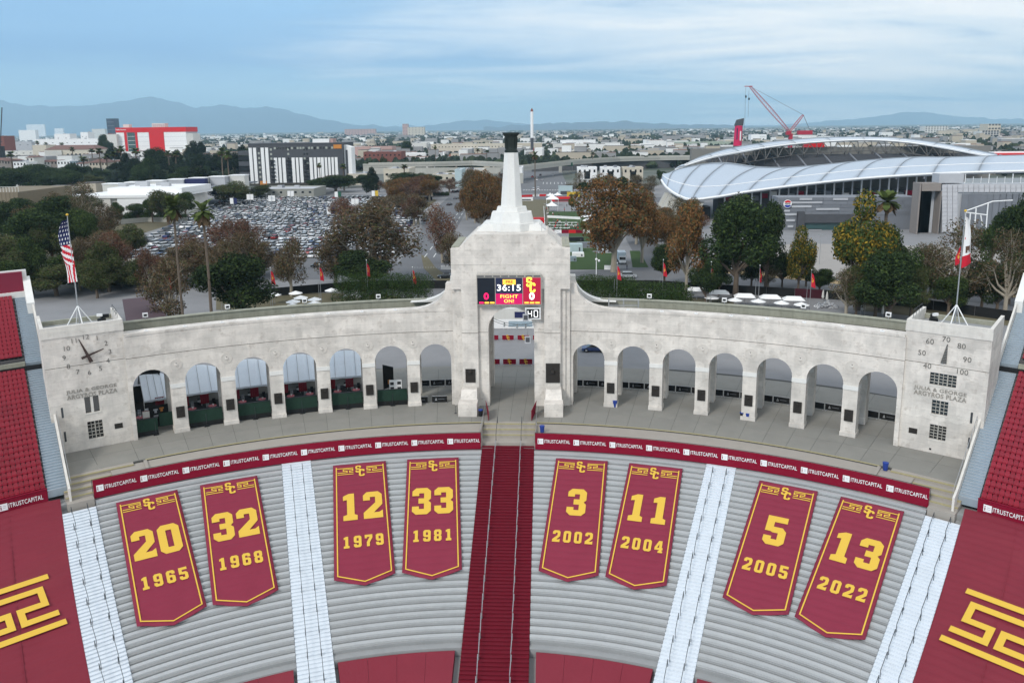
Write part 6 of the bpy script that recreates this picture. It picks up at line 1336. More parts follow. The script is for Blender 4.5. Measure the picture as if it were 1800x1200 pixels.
big = [
 (300, 575, 452, 108, 'syc', 'behind the colonnade right of the clock tower'), (425, 570, 440, 150, 'dark', 'between the two tall palms and the left umbrellas'), (512, 521, 408, 80, 'syc', 'standing alone before the lot, between two red flags'),
 (655, 500, 352, 190, 'syc', 'largest before the parking lot left of the tower'), (590, 500, 400, 90, 'syc', 'at the left side of the largest sycamore'), (640, 515, 440, 120, 'dark', 'low under the largest sycamore'),
 (778, 462, 352, 75, 'russet', 'in the boulevard median left of the tower'), (795, 478, 400, 60, 'syc', 'touching the left edge of the central tower'),
 (848, 400, 298, 60, 'orange', 'left of the spire, nearer one'), (862, 378, 300, 45, 'orange', 'left of the spire, farther one'), (835, 392, 340, 45, 'orange', 'low on the boulevard edge left of the spire'),
 (1078, 478, 306, 150, 'orange', 'huge one right of the fan area'), (1128, 462, 340, 85, 'orange', 'right flank of the huge sycamore'), (1205, 520, 356, 88, 'orange', 'left of the dark trees before the far stadium'), (1168, 505, 430, 60, 'dark', 'low behind the second red flag right of the tower'),
 (1292, 523, 345, 140, 'dark', 'biggest, before the far stadium roof'), (1345, 515, 350, 85, 'dark', 'right partner of the biggest dark tree'), (1240, 540, 455, 70, 'dark', 'low beside the right umbrellas'),
 (1402, 522, 396, 62, 'yel', 'slim, between the dark pair and the striped wall'), (1510, 545, 336, 125, 'yel', 'large, right of the round logo'), (1565, 545, 400, 90, 'green', 'behind the fan palm on the right'), (1560, 570, 440, 130, 'dark', 'bushy, behind the colonnade near the thermometer tower'),
 (1680, 545, 385, 130, 'sparse', 'behind the thermometer tower flagpole'), (1635, 520, 410, 90, 'sparse', 'left of the thermometer tower flagpole'), (1765, 560, 400, 110, 'sparse', 'right of the thermometer tower flagpole'), (1790, 500, 336, 100, 'dark', 'at the far right edge above the stand'), (1740, 480, 380, 60, 'green', 'before the white truss on the far right'),
 (205, 500, 398, 90, 'russet', 'with pale trunk behind the clock tower flag'), (175, 478, 400, 90, 'syc', 'right of the flag on the clock tower'), (120, 455, 345, 120, 'dark', 'behind the flag on the clock tower'), (60, 470, 368, 120, 'dark', 'left of the flag on the clock tower'), (20, 500, 395, 120, 'olive', 'at the far left edge above the stand'), (30, 520, 440, 110, 'olive', 'low at the far left above the stand'), (100, 520, 455, 120, 'olive', 'low behind the clock tower flag'), (150, 505, 455, 90, 'green', 'low right of the clock tower flag'), (215, 505, 470, 80, 'olive', 'low beside the lot wall'),
 (345, 480, 405, 100, 'russet', 'between the lot and the first palm'), (400, 470, 385, 90, 'russet', 'right of the second palm over the cars'), (440, 490, 400, 90, 'syc', 'over the cars behind the third red flag'), (370, 500, 430, 110, 'syc', 'over the cars behind the second palm'),
 (135, 392, 340, 90, 'green', 'in front of the museum wall'), (297, 395, 326, 75, 'olive', 'in front of the white museum roof'), (410, 362, 318, 90, 'olive', 'big one at the top left corner of the lot'), (455, 350, 322, 50, 'olive', 'by the left foot of the striped apartment block'),
 (80, 332, 288, 100, 'dark', 'wide one before the pale apartment row'), (20, 350, 296, 90, 'dark', 'at the left edge before the apartment row'), (120, 338, 298, 70, 'dark', 'right part of the wide grove before the apartments'),
 (350, 355, 290, 130, 'conifer', 'broad one behind the museum, right'), (240, 328, 275, 75, 'conifer', 'narrow one below the red storage building'), (320, 325, 280, 90, 'conifer', 'below the right half of the red storage building'), (385, 320, 266, 70, 'conifer', 'left of the striped apartment block'), (205, 322, 285, 60, 'conifer', 'beside the pale apartments'), (355, 298, 240, 36, 'conifer', 'tall slim one right of the storage building'), (188, 285, 236, 30, 'dark', 'tall one between the white block and the storage building'),
 (590, 338, 308, 78, 'dark', 'wide one at the right foot of the striped apartments'), (560, 335, 312, 50, 'dark', 'at the right foot of the striped apartments, left one'), (655, 345, 290, 40, 'conifer', 'drooping one beside the cream house'), (715, 335, 303, 80, 'dark', 'wide one beyond the lot, left of the boulevard'), (760, 330, 306, 55, 'dark', 'beyond the lot at the head of the boulevard'),
 (735, 352, 318, 60, 'russet', 'nearest in the reddish row left of the boulevard'), (760, 345, 316, 55, 'russet', 'middle in the reddish row left of the boulevard'), (790, 338, 314, 50, 'russet', 'farthest in the reddish row left of the boulevard'), (700, 372, 340, 80, 'syc', 'left of the reddish boulevard row'), (665, 380, 345, 80, 'syc', 'over the far right part of the parking lot'), (728, 395, 345, 60, 'russet', 'on the verge between lot and boulevard'),
 (712, 280, 248, 36, 'dark', 'dense one beside the brick building'), (1100, 395, 340, 50, 'russet', 'behind the huge orange sycamore'), (1168, 398, 365, 60, 'orange', 'small one under the stadium legs'), (1148, 420, 370, 50, 'russet', 'thin one on the service road'), (1005, 372, 340, 16, 'yel', 'young one in the fan area, farther'), (1025, 405, 388, 16, 'yel', 'young one in the fan area, nearer'),
 (1060, 340, 298, 50, 'sparse', 'before the middle white house'), (1020, 340, 300, 36, 'sparse', 'before the left white house'), (1161, 322, 298, 22, 'green', 'small one at the tip of the stadium roof'),
]
for q in big: tree(*q)
rt = random.Random(77)
belts = [((0, 250), (455, 530), (60, 100), (55, 90), ('olive','sparse','syc','olive','green'), 14, 'in the grove behind the clock tower'),
 ((0, 190), (400, 450), (60, 95), (60, 90), ('dark','sparse','olive','syc'), 8, 'in the dark grove before the museum'),
 ((60, 330), (376, 392), (26, 45), (30, 50), ('olive','dark','green'), 10, 'along the museum wall'),
 ((250, 470), (455, 520), (60, 90), (60, 85), ('syc','russet','syc'), 9, 'over the near left corner of the parking lot'),
 ((600, 740), (372, 430), (50, 75), (55, 75), ('syc','syc','russet','syc'), 3, 'over the right end of the parking lot'),
 ((690, 760), (340, 372), (34, 45), (40, 55), ('russet','orange'), 9, 'in the reddish row left of the boulevard'),
 ((815, 880), (345, 405), (45, 70), (35, 50), ('orange','syc','orange'), 9, 'in the row between boulevard and spire'),
 ((1110, 1230), (400, 450), (55, 80), (45, 70), ('orange','syc','russet','sparse'), 10, 'before the legs of the far stadium'),
 ((1225, 1500), (500, 520), (40, 70), (40, 60), ('dark','olive','sparse'), 8, 'behind the right umbrellas'),
 ((1480, 1800), (515, 560), (60, 100), (60, 90), ('sparse','dark','green','olive'), 15, 'behind the thermometer tower'),
 ((200, 450), (300, 345), (38, 62), (40, 62), ('conifer','dark','conifer'), 18, 'in the dark belt below the storage building'),
 ((0, 210), (312, 340), (26, 40), (40, 60), ('dark','olive'), 10, 'before the apartment row'),
 ((560, 900), (318, 338), (18, 28), (28, 44), ('dark','olive','russet'), 14, 'along the far street left of the spire'),
 ((1000, 1160), (330, 350), (20, 34), (24, 40), ('sparse','syc','dark'), 9, 'before the three cream houses')]
for (xr, yr, hr_, wr, kinds, n, lab) in belts:
    for i in range(n):
        x, yb = xr[0]+(xr[1]-xr[0])*(i+rt.uniform(.1,.9))/n, rt.uniform(*yr); k = rt.choice(kinds)
        tree(x, yb, yb-rt.uniform(*hr_), rt.uniform(*wr), k, lab, KN[k]+'s '+lab)
for i, (x, yb, yt, w) in enumerate([(325, 590, 352, 40), (374, 585, 358, 46), (1545, 545, 343, 56), (941, 346, 268, 18), (1042, 300, 268, 12), (270, 275, 254, 12), (292, 278, 256, 10), (333, 300, 257, 14), (69, 280, 249, 12), (84, 282, 251, 12), (25, 318, 268, 20), (111, 276, 251, 12), (150, 320, 277, 22), (165, 300, 262, 16), (180, 318, 262, 18), (218, 322, 258, 22), (243, 318, 262, 22), (300, 320, 266, 20), (313, 322, 268, 22), (395, 340, 262, 24), (405, 345, 268, 22), (563, 330, 288, 14), (605, 335, 290, 20), (712, 330, 290, 20), (728, 300, 276, 12), (766, 300, 256, 8), (840, 290, 262, 12), (856, 292, 264, 12), (1033, 290, 254, 8), (1106, 285, 256, 8), (1129, 285, 257, 8), (1172, 290, 272, 8), (131, 300, 260, 14), (192, 322, 272, 20), (205, 318, 268, 18)]):
    side = ['tallest pair behind the colonnade, left one', 'tallest pair behind the colonnade, right one', 'beside the yellowing tree on the right', 'right of the spire, over the junction']
    lab = side[i] if i < 4 else 'in the middle distance, %s' % ('over the freeway right of the spire' if x > 930 else ('beyond the freeway left of the spire' if x > 740 else ('by the striped apartments' if x > 500 else 'around the storage building and the pale apartments')))
    r = tree(x, yb, yt, w, 'palm', lab, None if i < 4 else 'fan palms '+lab)
# hedges behind the colonnade
def hedge(px0, px1, py, ptop, lab, m=('hedge', 'mid'), n=14, dep=4.0, seed=1):
    A_, B_ = G(px0, py), G(px1, py); h = D((px0+px1)/2, ptop, A_.y).z; lobes = []; rr = random.Random(seed)
    for i in range(n): p = A_.lerp(B_, (i+.5)/n)-A_; r = min(h*.55, 2.4)*rr.uniform(.8,1.1); lobes.append((p.x, p.y+rr.uniform(-1,1)*dep*.4, h-r*rr.uniform(.95,1.25), r)); lobes.append((p.x, p.y-dep*.3, h*.35, r))
    b = MB(); leafcloud(b, lobes, n*1900, .15, [LF[m[0]], LF[m[1]]], [.75, .25], seed, .75); t = MB()
    for i in range(n): p = A_.lerp(B_, (i+.5)/n)-A_; t.tube(p, (p.x, p.y, h*.6), .12, BARK, .06, n=5)
    r = thing('hedge', tuple(A_), lab, 'hedge'); obj('foliage', b, r); obj('stems', t, r)
hedge(598, 752, 540, 478, 'tall clipped green hedge behind the left colonnade beside the tower', seed=2)
hedge(1018, 1110, 535, 482, 'tall green hedge directly right of the central tower', seed=3, n=10)
hedge(1100, 1205, 540, 492, 'lower green hedge farther right behind the colonnade', seed=4, n=11)
hedge(100, 300, 500, 485, 'rough low shrubs along the garden wall behind the clock tower', ('olive', 'grey'), n=16, seed=5)
hedge(195, 330, 385, 374, 'low green hedge at the foot of the museum', n=12, seed=6, dep=2)
hedge(700, 790, 344, 336, 'dark hedge along the far street left of the spire', ('dark', 'mid'), n=12, seed=8)
# ================================================================== buildings
def bld(name, lab, cat, x0, x1, yb, yt, m, depth=20, win=None, roof=None, rm=None, grp=None, par=True, base_y=None, sidem=None):
    """axis-aligned block whose front wall stands between photo columns x0..x1; yb ground row, yt roof row"""
    A_ = G((x0+x1)/2, yb); Y = A_.y if base_y is None else base_y; L, R_ = D(x0, yb, Y), D(x1, yb, Y); h = D((x0+x1)/2, yt, Y).z; W = R_.x-L.x
    r = thing(name, (L.x, Y, 0), lab, cat, grp)
    b = MB(); b.hexa([(0,0,0),(W,0,0),(W,depth,0),(0,depth,0)], [(0,0,h),(W,0,h),(W,depth,h),(0,depth,h)], m); obj('wall', b, r)
    if roof == 'flat':
        b = MB()
        t = .5
        for (a0, a1, b0, b1) in ((-.1, W+.1, -.1, t), (-.1, W+.1, depth-t, depth+.1), (-.1, t, t, depth-t), (W-t, W+.1, t, depth-t)): b.hexa([(a0,b0,h+.003),(a1,b0,h+.003),(a1,b1,h+.003),(a0,b1,h+.003)], [(a0,b0,h+.7),(a1,b0,h+.7),(a1,b1,h+.7),(a0,b1,h+.7)], rm or m)
        obj('parapet', b, r)
        b = MB(); b.hexa([(t,t,h+.01),(W-t,t,h+.01),(W-t,depth-t,h+.01),(t,depth-t,h+.01)], [(t,t,h+.1),(W-t,t,h+.1),(W-t,depth-t,h+.1),(t,depth-t,h+.1)], LGREY); obj('roof', b, r)
        rr = random.Random(int(x0)); 
        for k in range(3 if W > 12 else 1): b = MB(); b.box((rr.uniform(.2,.8)*W, rr.uniform(.3,.7)*depth, h+.11), (min(3, W*.15), 2.2, rr.uniform(.8,1.8)), MGREY if k % 2 else LGREY); obj('roof_unit', b, r)
    elif roof == 'hip':
        e = .6; q = min(W, depth)*.32
        b = MB(); b.hexa([(-e,-e,h),(W+e,-e,h),(W+e,depth+e,h),(-e,depth+e,h)], [(q,q,h+q*.55),(W-q,q,h+q*.55),(W-q,depth-q,h+q*.55),(q,depth-q,h+q*.55)], rm or TILE); obj('roof', b, r)
    if win:
        nx, nz, ww, wh, gm = win; b = MB(); b.box((0,-.02,0), (ww, .06, wh), gm or GLASS); wm = b.mesh('window')
        for i in range(nx):
            for j in range(nz): put('window', wm, r, (W*(i+.5)/nx, -.03, h*(j+.55)/nz-wh/2*0+.2))
    r['W'] = W; r['h'] = h; return r, W, h
# storage building
r, W, h = bld('storage_building', 'big bright red and white self-storage building on the left skyline', 'building', 209, 331, 281, 232.5, LGREY, 40)
yF = -.05
def plate(r, x0, x1, z0, z1, m, name='panel', d=.25, y=0): b = MB(); b.hexa([(x0,y-d,z0),(x1,y-d,z0),(x1,y-.003,z0),(x0,y-.003,z0)], [(x0,y-d,z1),(x1,y-d,z1),(x1,y-.003,z1),(x0,y-.003,z1)], m); return obj(name, b, r)
hz = h+7.2
b = MB(); b.hexa([(-.4,-.6,h),(W+.4,-.6,h),(W+.4,41,h),(-.4,41,h)], [(-.4,-.6,hz),(W+.4,-.6,hz),(W+.4,41,hz),(-.4,41,hz)], RED); obj('red_band', b, r)
plate(r, W*.47, W*.68, 2.4, h-.01, RED, 'red_panel', .4); plate(r, W*.115, W*.15, 4, h-.01, RED, 'red_panel', .4); plate(r, W*.27, W*.30, 4, h-.01, RED, 'red_panel', .4); plate(r, W*.16, W*.265, 4, h-.02, GLASSG, 'glass_bay', .3)
for k in range(6): plate(r, W*.162, W*.263, 4+(h-4)*k/6, 4+(h-4)*k/6+.4, WHITE, 'glass_bar', .42)
for (u, v) in ((0, .112), (.305, .465), (.685, 1.0)):
    for k in range(6): plate(r, W*u+.05, W*v-.05, h*k/6+.18, h*(k+1)/6-.12, WHITE, 'white_panel', .22)
P = r.location; wtext(r, 'Public Storage', WVIN, P.x+W*.075, P.y-.75, hz-3.0, W*.15, 3.0, .02)
b = MB(); b.box((W*.1, 15, hz), (9, 9, 5), OFFW); obj('roof_unit', b, r); b = MB(); b.box((W*.56, 18, hz), (20, 12, 6.0), OFFW)
for k in range(6): b.box((W*.56-8+k*3.2, 11.8, hz+.8), (2, .3, 4.2), LGREY)
obj('roof_unit', b, r); b = MB(); b.hexa([(W,0,0),(W+11,4,0),(W+11,30,0),(W,30,0)], [(W,0,h-2.5),(W+8,4,h-2.5),(W+8,30,h-2.5),(W,30,h-2.5)], OFFW); obj('side_wing', b, r)
# dark office tower
r, W, h = bld('office_tower', 'slim dark glass office tower on the left horizon', 'tower', 192, 205, 262, 208.5, mat('smoky_glass', (.05,.075,.11), .3, .3, .05), 25)
for k in range(8): plate(r, 0, W, h*k/8, h*k/8+1.5, MGREY, 'floor_band', .8)
# striped apartment block
r, W, h = bld('apartment_block', 'white and charcoal striped apartment block beyond the parking lot', 'apartment block', 441, 606, 326, 253, DGREY, 34)
wp = WHITE
u = lambda px: (px-441)/165*W
zt = lambda py: h*(326-py)/(326-253)
def strips(px0, px1, pyt, pyb, n, wnm='white_panel'):
    x0, x1 = u(px0), u(px1); wdt = (x1-x0)/n
    for k in range(n):
        a0 = x0+wdt*k; g_ = wdt*.17
        plate(r, a0+(g_ if k else 0), a0+wdt-(g_ if k < n-1 else 0), zt(pyb), zt(pyt), wp, wnm, .6)
strips(442, 455, 259, 322, 2); strips(463, 476, 259, 322, 2); strips(485, 505, 277, 321, 3); strips(516, 535, 277, 321, 3); strips(547, 566, 277, 321, 3); strips(567, 596, 277, 314, 5)
gm = MB(); gm.box((0,0,0), (1.3,.08,1.5), GLASS); gmm = gm.mesh('window'); lm_ = MB(); lm_.box((0,0,0), (1.5,.08,1.6), mat('pale_blind', (.34,.36,.32), .6, .2, 2)); lmm = lm_.mesh('window')
rr = random.Random(4)
for (px0, px1, ya, yb_) in ((456, 462, 260, 318), (477, 484, 262, 318), (506, 515, 262, 318), (536, 546, 262, 318), (485, 600, 258, 272)):
    nx = max(1, int((px1-px0)/5)); nz = max(1, int((yb_-ya)/7.5))
    for i in range(nx):
        for j in range(nz): put('window', (gmm, lmm)[rr.random() < .45], r, (u(px0+(px1-px0)*(i+.5)/nx), -.08, zt(yb_-(yb_-ya)*(j+.7)/nz)))
for (px, ya) in ((506, 278), (536, 278), (478, 265)):
    for k in range(6): b = MB(); b.box((u(px+5), -.9, zt(316-k*6.6)-.2), (3.4, 1.6, .9), BLACK); obj('balcony', b, r)
plate(r, 0, u(600), .5, zt(322.5), mat('shopfront', (.06,.05,.035), .6, .4, .3), 'shopfront', .3); plate(r, u(458), u(470), .6, 3.6, ORNG, 'orange_panel', .5); plate(r, u(590), u(604), zt(262), zt(255), ORNG, 'orange_panel', .4)
b = MB(); b.box((u(564), 12, h), (u(582)-u(553), 10, 3.4), WHITE); b.box((u(583), 12, h), (2, 10, 3.6), mat('pinkish_wall', (.45,.30,.27), .8, .1, 1)); obj('penthouse', b, r); b = MB(); b.hexa([(-.3,-.3,h+.003),(W+.3,-.3,h+.003),(W+.3,34.3,h+.003),(-.3,34.3,h+.003)], [(-.3,-.3,h+.6),(W+.3,-.3,h+.6),(W+.3,34.3,h+.6),(-.3,34.3,h+.6)], DGREY); obj('roof', b, r)
b = MB(); b.hexa([(u(604),3,0),(u(619),3,0),(u(619),14,0),(u(604),14,0)], [(u(604),3,h-1),(u(619),3,h-3),(u(619),14,h-3),(u(604),14,h-1)], WHITE); b.hexa([(u(609),2.6,4),(u(612),2.6,4),(u(612),2.99,4),(u(609),2.99,4)], [(u(609),2.6,h-5),(u(612),2.6,h-5),(u(612),2.99,h-5),(u(609),2.99,h-5)], DGREY); obj('end_wing', b, r)
for k in range(6): b = MB(); z = 3+k*4; b.hexa([(u(417),6,z),(0,2,z),(0,14,z),(u(417),14,z)], [(u(417),6,z+3.3),(0,2,z+3.3),(0,14,z+3.3),(u(417),14,z+3.3)], DGREY if k % 2 else BLACK); obj('parking_level', b, r)
# museum
r, W, h = bld('museum', 'low white modern museum with flat stepped roofs beside the parking lot', 'museum', 148, 300, 384, 348, OFFW, 45, roof=None)
b = MB(); b.hexa([(-8,-2,h),(W*1.02,-1,h),(W*1.1,42,h),(2,46,h)], [(-8,-2,h+1.3),(W*1.02,-1,h+1.3),(W*1.1,42,h+1.3),(2,46,h+1.3)], WHITE); obj('roof', b, r)
b = MB(); b.hexa([(W*.15,12,h+1.31),(W*1.05,10,h+1.31),(W*1.1,40,h+1.31),(W*.2,42,h+1.31)], [(W*.15,12,h+4),(W*1.05,10,h+4),(W*1.1,40,h+4),(W*.2,42,h+4)], WHITE); obj('upper_roof', b, r)
for k, (a0, a1) in enumerate(((-.02, .34), (.42, .85))): plate(r, W*a0, W*a1, 1.8 if k else .3, h-.3, WHITE if k else OFFW, 'wall_panel', 1.2)
for k in range(8): plate(r, W*(.86+k*.017), W*(.867+k*.017), 0, h-.2, LGREY, 'column', .8)
plate(r, W*.86, W, 0, h-.4, GLASS, 'glazing', .1); plate(r, W*.35, W*.41, 1, h*.8, GLASS, 'glazing', .1)
b = MB(); b.hexa([(-26,-1,7.3),(-2,-1,7.3),(-2,1,7.3),(-26,1,7.3)], [(-26,-1,10.3),(-2,-1,10.3),(-2,1,10.3),(-26,1,10.3)], OFFW); b.hexa([(-26,3,0),(-2,3,0),(-2,5,0),(-26,5,0)], [(-26,3,7.3),(-2,3,7.3),(-2,5,7.3),(-26,5,7.3)], MGREY)
obj('entrance_wall', b, r)
for x in (-21, -11): b = MB(); b.box((x, 0, 0), (1, 1, 7.3), OFFW); obj('column', b, r)
P = r.location; wtext(r, 'California African American Museum', DGREY, P.x-13.5, P.y-1.05, 8.9, 22.0, 1.7, .01)
for k in range(7): b = MB(); x = -12+k*9.5; b.box((x, 52+k*6, h-1), (9, 7, 4.5+k*.35), LGREY if k % 2 else OFFW); b.box((x, 52+k*6, h+3.5+k*.35), (9.6, 7.6, .5), WHITE); obj('sawtooth_bay', b, r)
b = MB(); b.hexa([(2,47,h),(W*.9,44,h),(W*1.1,110,h),(20,112,h)], [(2,47,h+.8),(W*.9,44,h+.8),(W*1.1,110,h+.8),(20,112,h+.8)], MGREY); obj('grey_roof', b, r)
for k in range(5): b = MB(); b.box((W*(.2+.13*k), 24+(k % 2)*6, h+4.01), (4, 3, 1.6+(k % 3)*.5), LGREY); obj('roof_unit', b, r)
b = MB(); b.box((W*.55, 70, h+.8), (W*.4, 5, 4.2), NAVY); obj('dark_wall', b, r)
r, W, h = bld('beige_hall', 'brown brick-clad hall at the far left edge above the trees', 'building', -60, 40, 405, 338, mat('brown_cladding', (.20,.165,.115), .9, .15, .4), 40)
for k in range(14): plate(r, W*k/14+.1, W*(k+1)/14-.1, 6.5, h-.3, mat('brown_cladding', (.2,.165,.115)), 'cladding_panel', .15)
plate(r, 0, W, .5, 6, GLASS, 'glazing', .1)
for k in range(20): b = MB(); b.tube((W*k/19, .5, h), (W*k/19, .5, h+2.2), .12, OFFW, n=4); b.tube((W*k/19, .5, h+2.2), (W*min(19,k+1)/19, .5, h+2.2), .12, OFFW, n=4); obj('roof_railing', b, r)
# left side apartment row, halls
APT = [(-10, 12, 316, 282, TAUPE, 'hip'), (12, 27, 318, 283, TAUPE, 'hip'), (27, 50, 318, 286, WHITE, 'flat'), (50, 63, 316, 277, OFFW, 'hip'), (63, 73, 314, 285, BLUEG, 'flat'), (73, 92, 314, 285, OFFW, 'hip'), (92, 104, 314, 284, TAUPE, 'hip'), (104, 126, 316, 284, WHITE, 'flat'), (126, 137, 316, 285, BLUEG, 'flat'), (137, 149, 318, 288, WHITE, 'hip'), (148, 160, 316, 280, TAUPE, 'flat'), (160, 192, 318, 286, CREAM, 'hip'), (192, 204, 316, 283, TAUPE, 'flat'), (204, 216, 316, 284, OFFW, 'hip')]
for i, (a0, a1, yb_, yt_, m, rf) in enumerate(APT): bld('apartment_house', '%s house of the apartment row on the left, %s from the left' % ({TAUPE:'taupe', WHITE:'white', OFFW:'off-white', BLUEG:'blue-grey', CREAM:'cream'}[m], (ORD+['x'])[i].replace('top','first')), 'apartment house', a0, a1, yb_, yt_, m, 16, (max(2, int((a1-a0)/5)), 3, 1.3, 1.9, None), rf, TILE if rf == 'hip' else None, 'apartment row')
r, W, h = bld('columned_hall', 'long cream columned hall with brown tiled roof behind the apartments', 'building', 82, 172, 292, 263, CREAM, 30, None, 'hip', TILE)
for k in range(14): b = MB(); x = W*(.0+k*.024); b.box((x+1, -1.2, 0), (1.2, 1.2, h-1), OFFW); obj('column', b, r)
for k in range(7): plate(r, W*(.42+k*.08), W*(.46+k*.08), 2, h*.75, GLASS, 'window', .06)
HL = [('long white parking structure with small dark openings', 64, 178, 275, 245, WHITE), ('white block rising at the right end of the white structure', 145, 158, 268, 233, WHITE), ('white block in the middle of the white structure', 99, 126, 270, 236, WHITE), ('cream flat block left of the columned hall', 60, 84, 285, 256, CREAM), ('pale wide block at the left edge', 0, 62, 285, 266, OFFW), ('grey low block at the left edge', 5, 58, 275, 250, LGREY), ('brick red storeyed block at the left edge', -8, 12, 285, 240, BRICK), ('white far factory block', 35, 64, 250, 229, WHITE), ('white stepped tower block on the left horizon', 48, 80, 240, 219, WHITE), ('small white far block', 97, 112, 240, 226, WHITE), ('pale far block left of the office tower', 163, 186, 245, 227, OFFW), ('white low block beside the storage building', 190, 209, 282, 237, OFFW), ('maroon roofed block beside the storage building', 192, 209, 262, 235, BRICK)]
for i, (lab, a0, a1, yb_, yt_, m) in enumerate(HL): bld('commercial_building', lab, 'building', a0, a1, yb_, yt_, m, 25, ((max(2, int((a1-a0)/12))), 2, 2.6, 1.0, BLACK) if i in (0, 1, 2, 4, 5, 6) else None, 'flat')
MD = [('dark red brick industrial building beyond the apartments', 640, 706, 296, 268, BRICK, (9, 2, 1.6, 1.4)), ('cream villa with dark windows beyond the lot', 612, 646, 325, 307, CREAM, (3, 1, 2.0, 1.8)), ('pinkish low brick roofscape beyond the striped block', 603, 690, 285, 259, mat('pinkish_wall', (.45,.30,.27)), None), ('long cream factory with rows of windows', 758, 886, 277, 254, CREAM, (22, 2, 1.4, 1.2)), ('cream low warehouse right of the brick building', 718, 750, 268, 252, OFFW, None), ('low brick shops along the freeway', 705, 790, 286, 277, BRICK, (8, 1, 2, 1.6)), ('orange and brick shops left of the spire', 790, 830, 284, 272, mat('terracotta_wall', (.33,.13,.08), .9, .2, .5), (4, 1, 2, 1.6)), ('white low shop below the factory', 815, 838, 286, 276, WHITE, None), ('grey-blue shed left of the torch', 868, 884, 286, 270, LGREY, None),
  ('cream garage at the far side of the parking lot', 450, 552, 348, 334, mat('drab_wall', (.30,.30,.27), .9, .1, .3), (8, 1, 1.5, 1.2)), ('long pale white warehouse right of the spire', 972, 1027, 272, 254, OFFW, None), ('white stepped warehouse right of the rocket', 985, 1047, 262, 247, WHITE, None), ('grey wide shed roof right of the spire', 1020, 1115, 270, 258, LGREY, None), ('white small houses block by the freeway', 955, 993, 283, 271, WHITE, (5, 1, 1.4, 1.4)), ('white gabled hall by the freeway', 990, 1002, 283, 274, WHITE, None), ('white low store over the freeway', 1020, 1045, 281, 277, WHITE, None), ('grey roofed depot over the freeway', 1050, 1095, 280, 268, LGREY, None), ('pale shed left of the magenta column', 1180, 1300, 262, 250, mat('sage_wall', (.32,.37,.30), .8, .1, .2), None), ('white cubic block behind the crane', 1320, 1347, 252, 237, WHITE, None), ('pale house over the street left of the spire', 760, 812, 325, 308, CREAM, (5, 1, 1.5, 1.6)), ('mint kiosk building near the boulevard head', 800, 812, 330, 300, mat('mint_panel', (.42,.52,.54)), None), ('white house strip at the boulevard head', 812, 850, 322, 300, CREAM, (5, 2, 1.3, 1.5)), ('pale small building just left of the spire base', 905, 918, 322, 296, WHITE, (1, 2, 1.2, 1.4)),
  ('cream street building under the freeway', 675, 720, 322, 298, CREAM, (4, 1, 2, 1.6))]
for (lab, a0, a1, yb_, yt_, m, w) in MD: bld('commercial_building', lab, 'building', a0, a1, yb_, yt_, m, 28, (*w, None) if w else None, 'flat')
for i, (a0, a1) in enumerate(((1015, 1049), (1056, 1090), (1095, 1130))):
    r, W, h = bld('white_house', ('left', 'middle', 'right')[i]+' of three cream two-storey houses below the freeway', 'house', a0, a1, 330, 296, WHITE if i < 2 else CREAM, 14, (4, 2, 1.3, 1.9, None), 'flat'); plate(r, W*.35, W*.65, h*.45, h*.85, GLASS, 'porch_opening', .12); plate(r, W*.3, W*.7, h*.40, h*.44, OFFW, 'balcony', 1.2)
FAR = [('pale tower on the horizon left of the spire', 708, 717, 240, 218, mat('pinkish_wall', (.45,.30,.27))), ('pale wide hospital on the horizon left of the spire', 717, 746, 240, 223.5, CREAM), ('pinkish hall on the horizon beyond the apartments', 606, 660, 238, 227, mat('pinkish_wall', (.45,.30,.27))), ('cream tower block on the right horizon', 1735, 1757, 245, 218, CREAM), ('cream low wing of the block on the right horizon', 1725, 1755, 246, 231, OFFW), ('pale block on the right horizon', 1625, 1665, 236, 222, OFFW)]
for (lab, a0, a1, yb_, yt_, m) in FAR: bld('distant_building', lab, 'building', a0, a1, yb_, yt_, m, 40, (max(2, int((a1-a0)/5)), 4, 5, 4, DGREY))
# freeway viaduct
def deck(pts, z, wid, lab):
    P = [G(x, y, z) for x, y in pts]; root = thing('viaduct', (P[0].x, P[0].y, 0), lab, 'freeway bridge')
    O = Vector((P[0].x, P[0].y, 0))
    for p, q in zip(P[:-1], P[1:]):
        p, q = p-O, q-O; W_ = Vector((0, wid, 0))
        for nm, a0, a1, dy0, dy1, m in (('deck_slab', -2.2, -.1, 0, wid, CONC), ('parapet', -.09, 1.5, -.3, .3, CONC), ('parapet', -.09, 1.5, wid-.3, wid+.3, CONC)):
            b = MB(); b.hexa([(p.x,p.y+dy0,p.z+a0),(q.x,q.y+dy0,q.z+a0),(q.x,q.y+dy1,q.z+a0),(p.x,p.y+dy1,p.z+a0)], [(p.x,p.y+dy0,p.z+a1),(q.x,q.y+dy0,q.z+a1),(q.x,q.y+dy1,q.z+a1),(p.x,p.y+dy1,p.z+a1)], m); obj(nm, b, root)
        m_ = p.lerp(q, .5)
    return root, P, O
root, P, O = deck([(880, 300), (950, 292), (1010, 285), (1090, 280), (1160, 278), (1330, 276)], 10.0, 26, 'long grey freeway viaduct crossing right of the spire')
for (x, d) in ((916, 4), (1047, 4), (1162, 4), (985, 10), (1105, 10), (1220, 8)):
    p = G(x, 288, 5); y_ = min(P, key=lambda v: abs(v.x-p.x)).y; q = D(x, 290, y_+d); b = MB(); b.box((q.x-O.x, q.y-O.y, 0), (3.0, 2.2, 7.79), CONC); obj('pier', b, root)
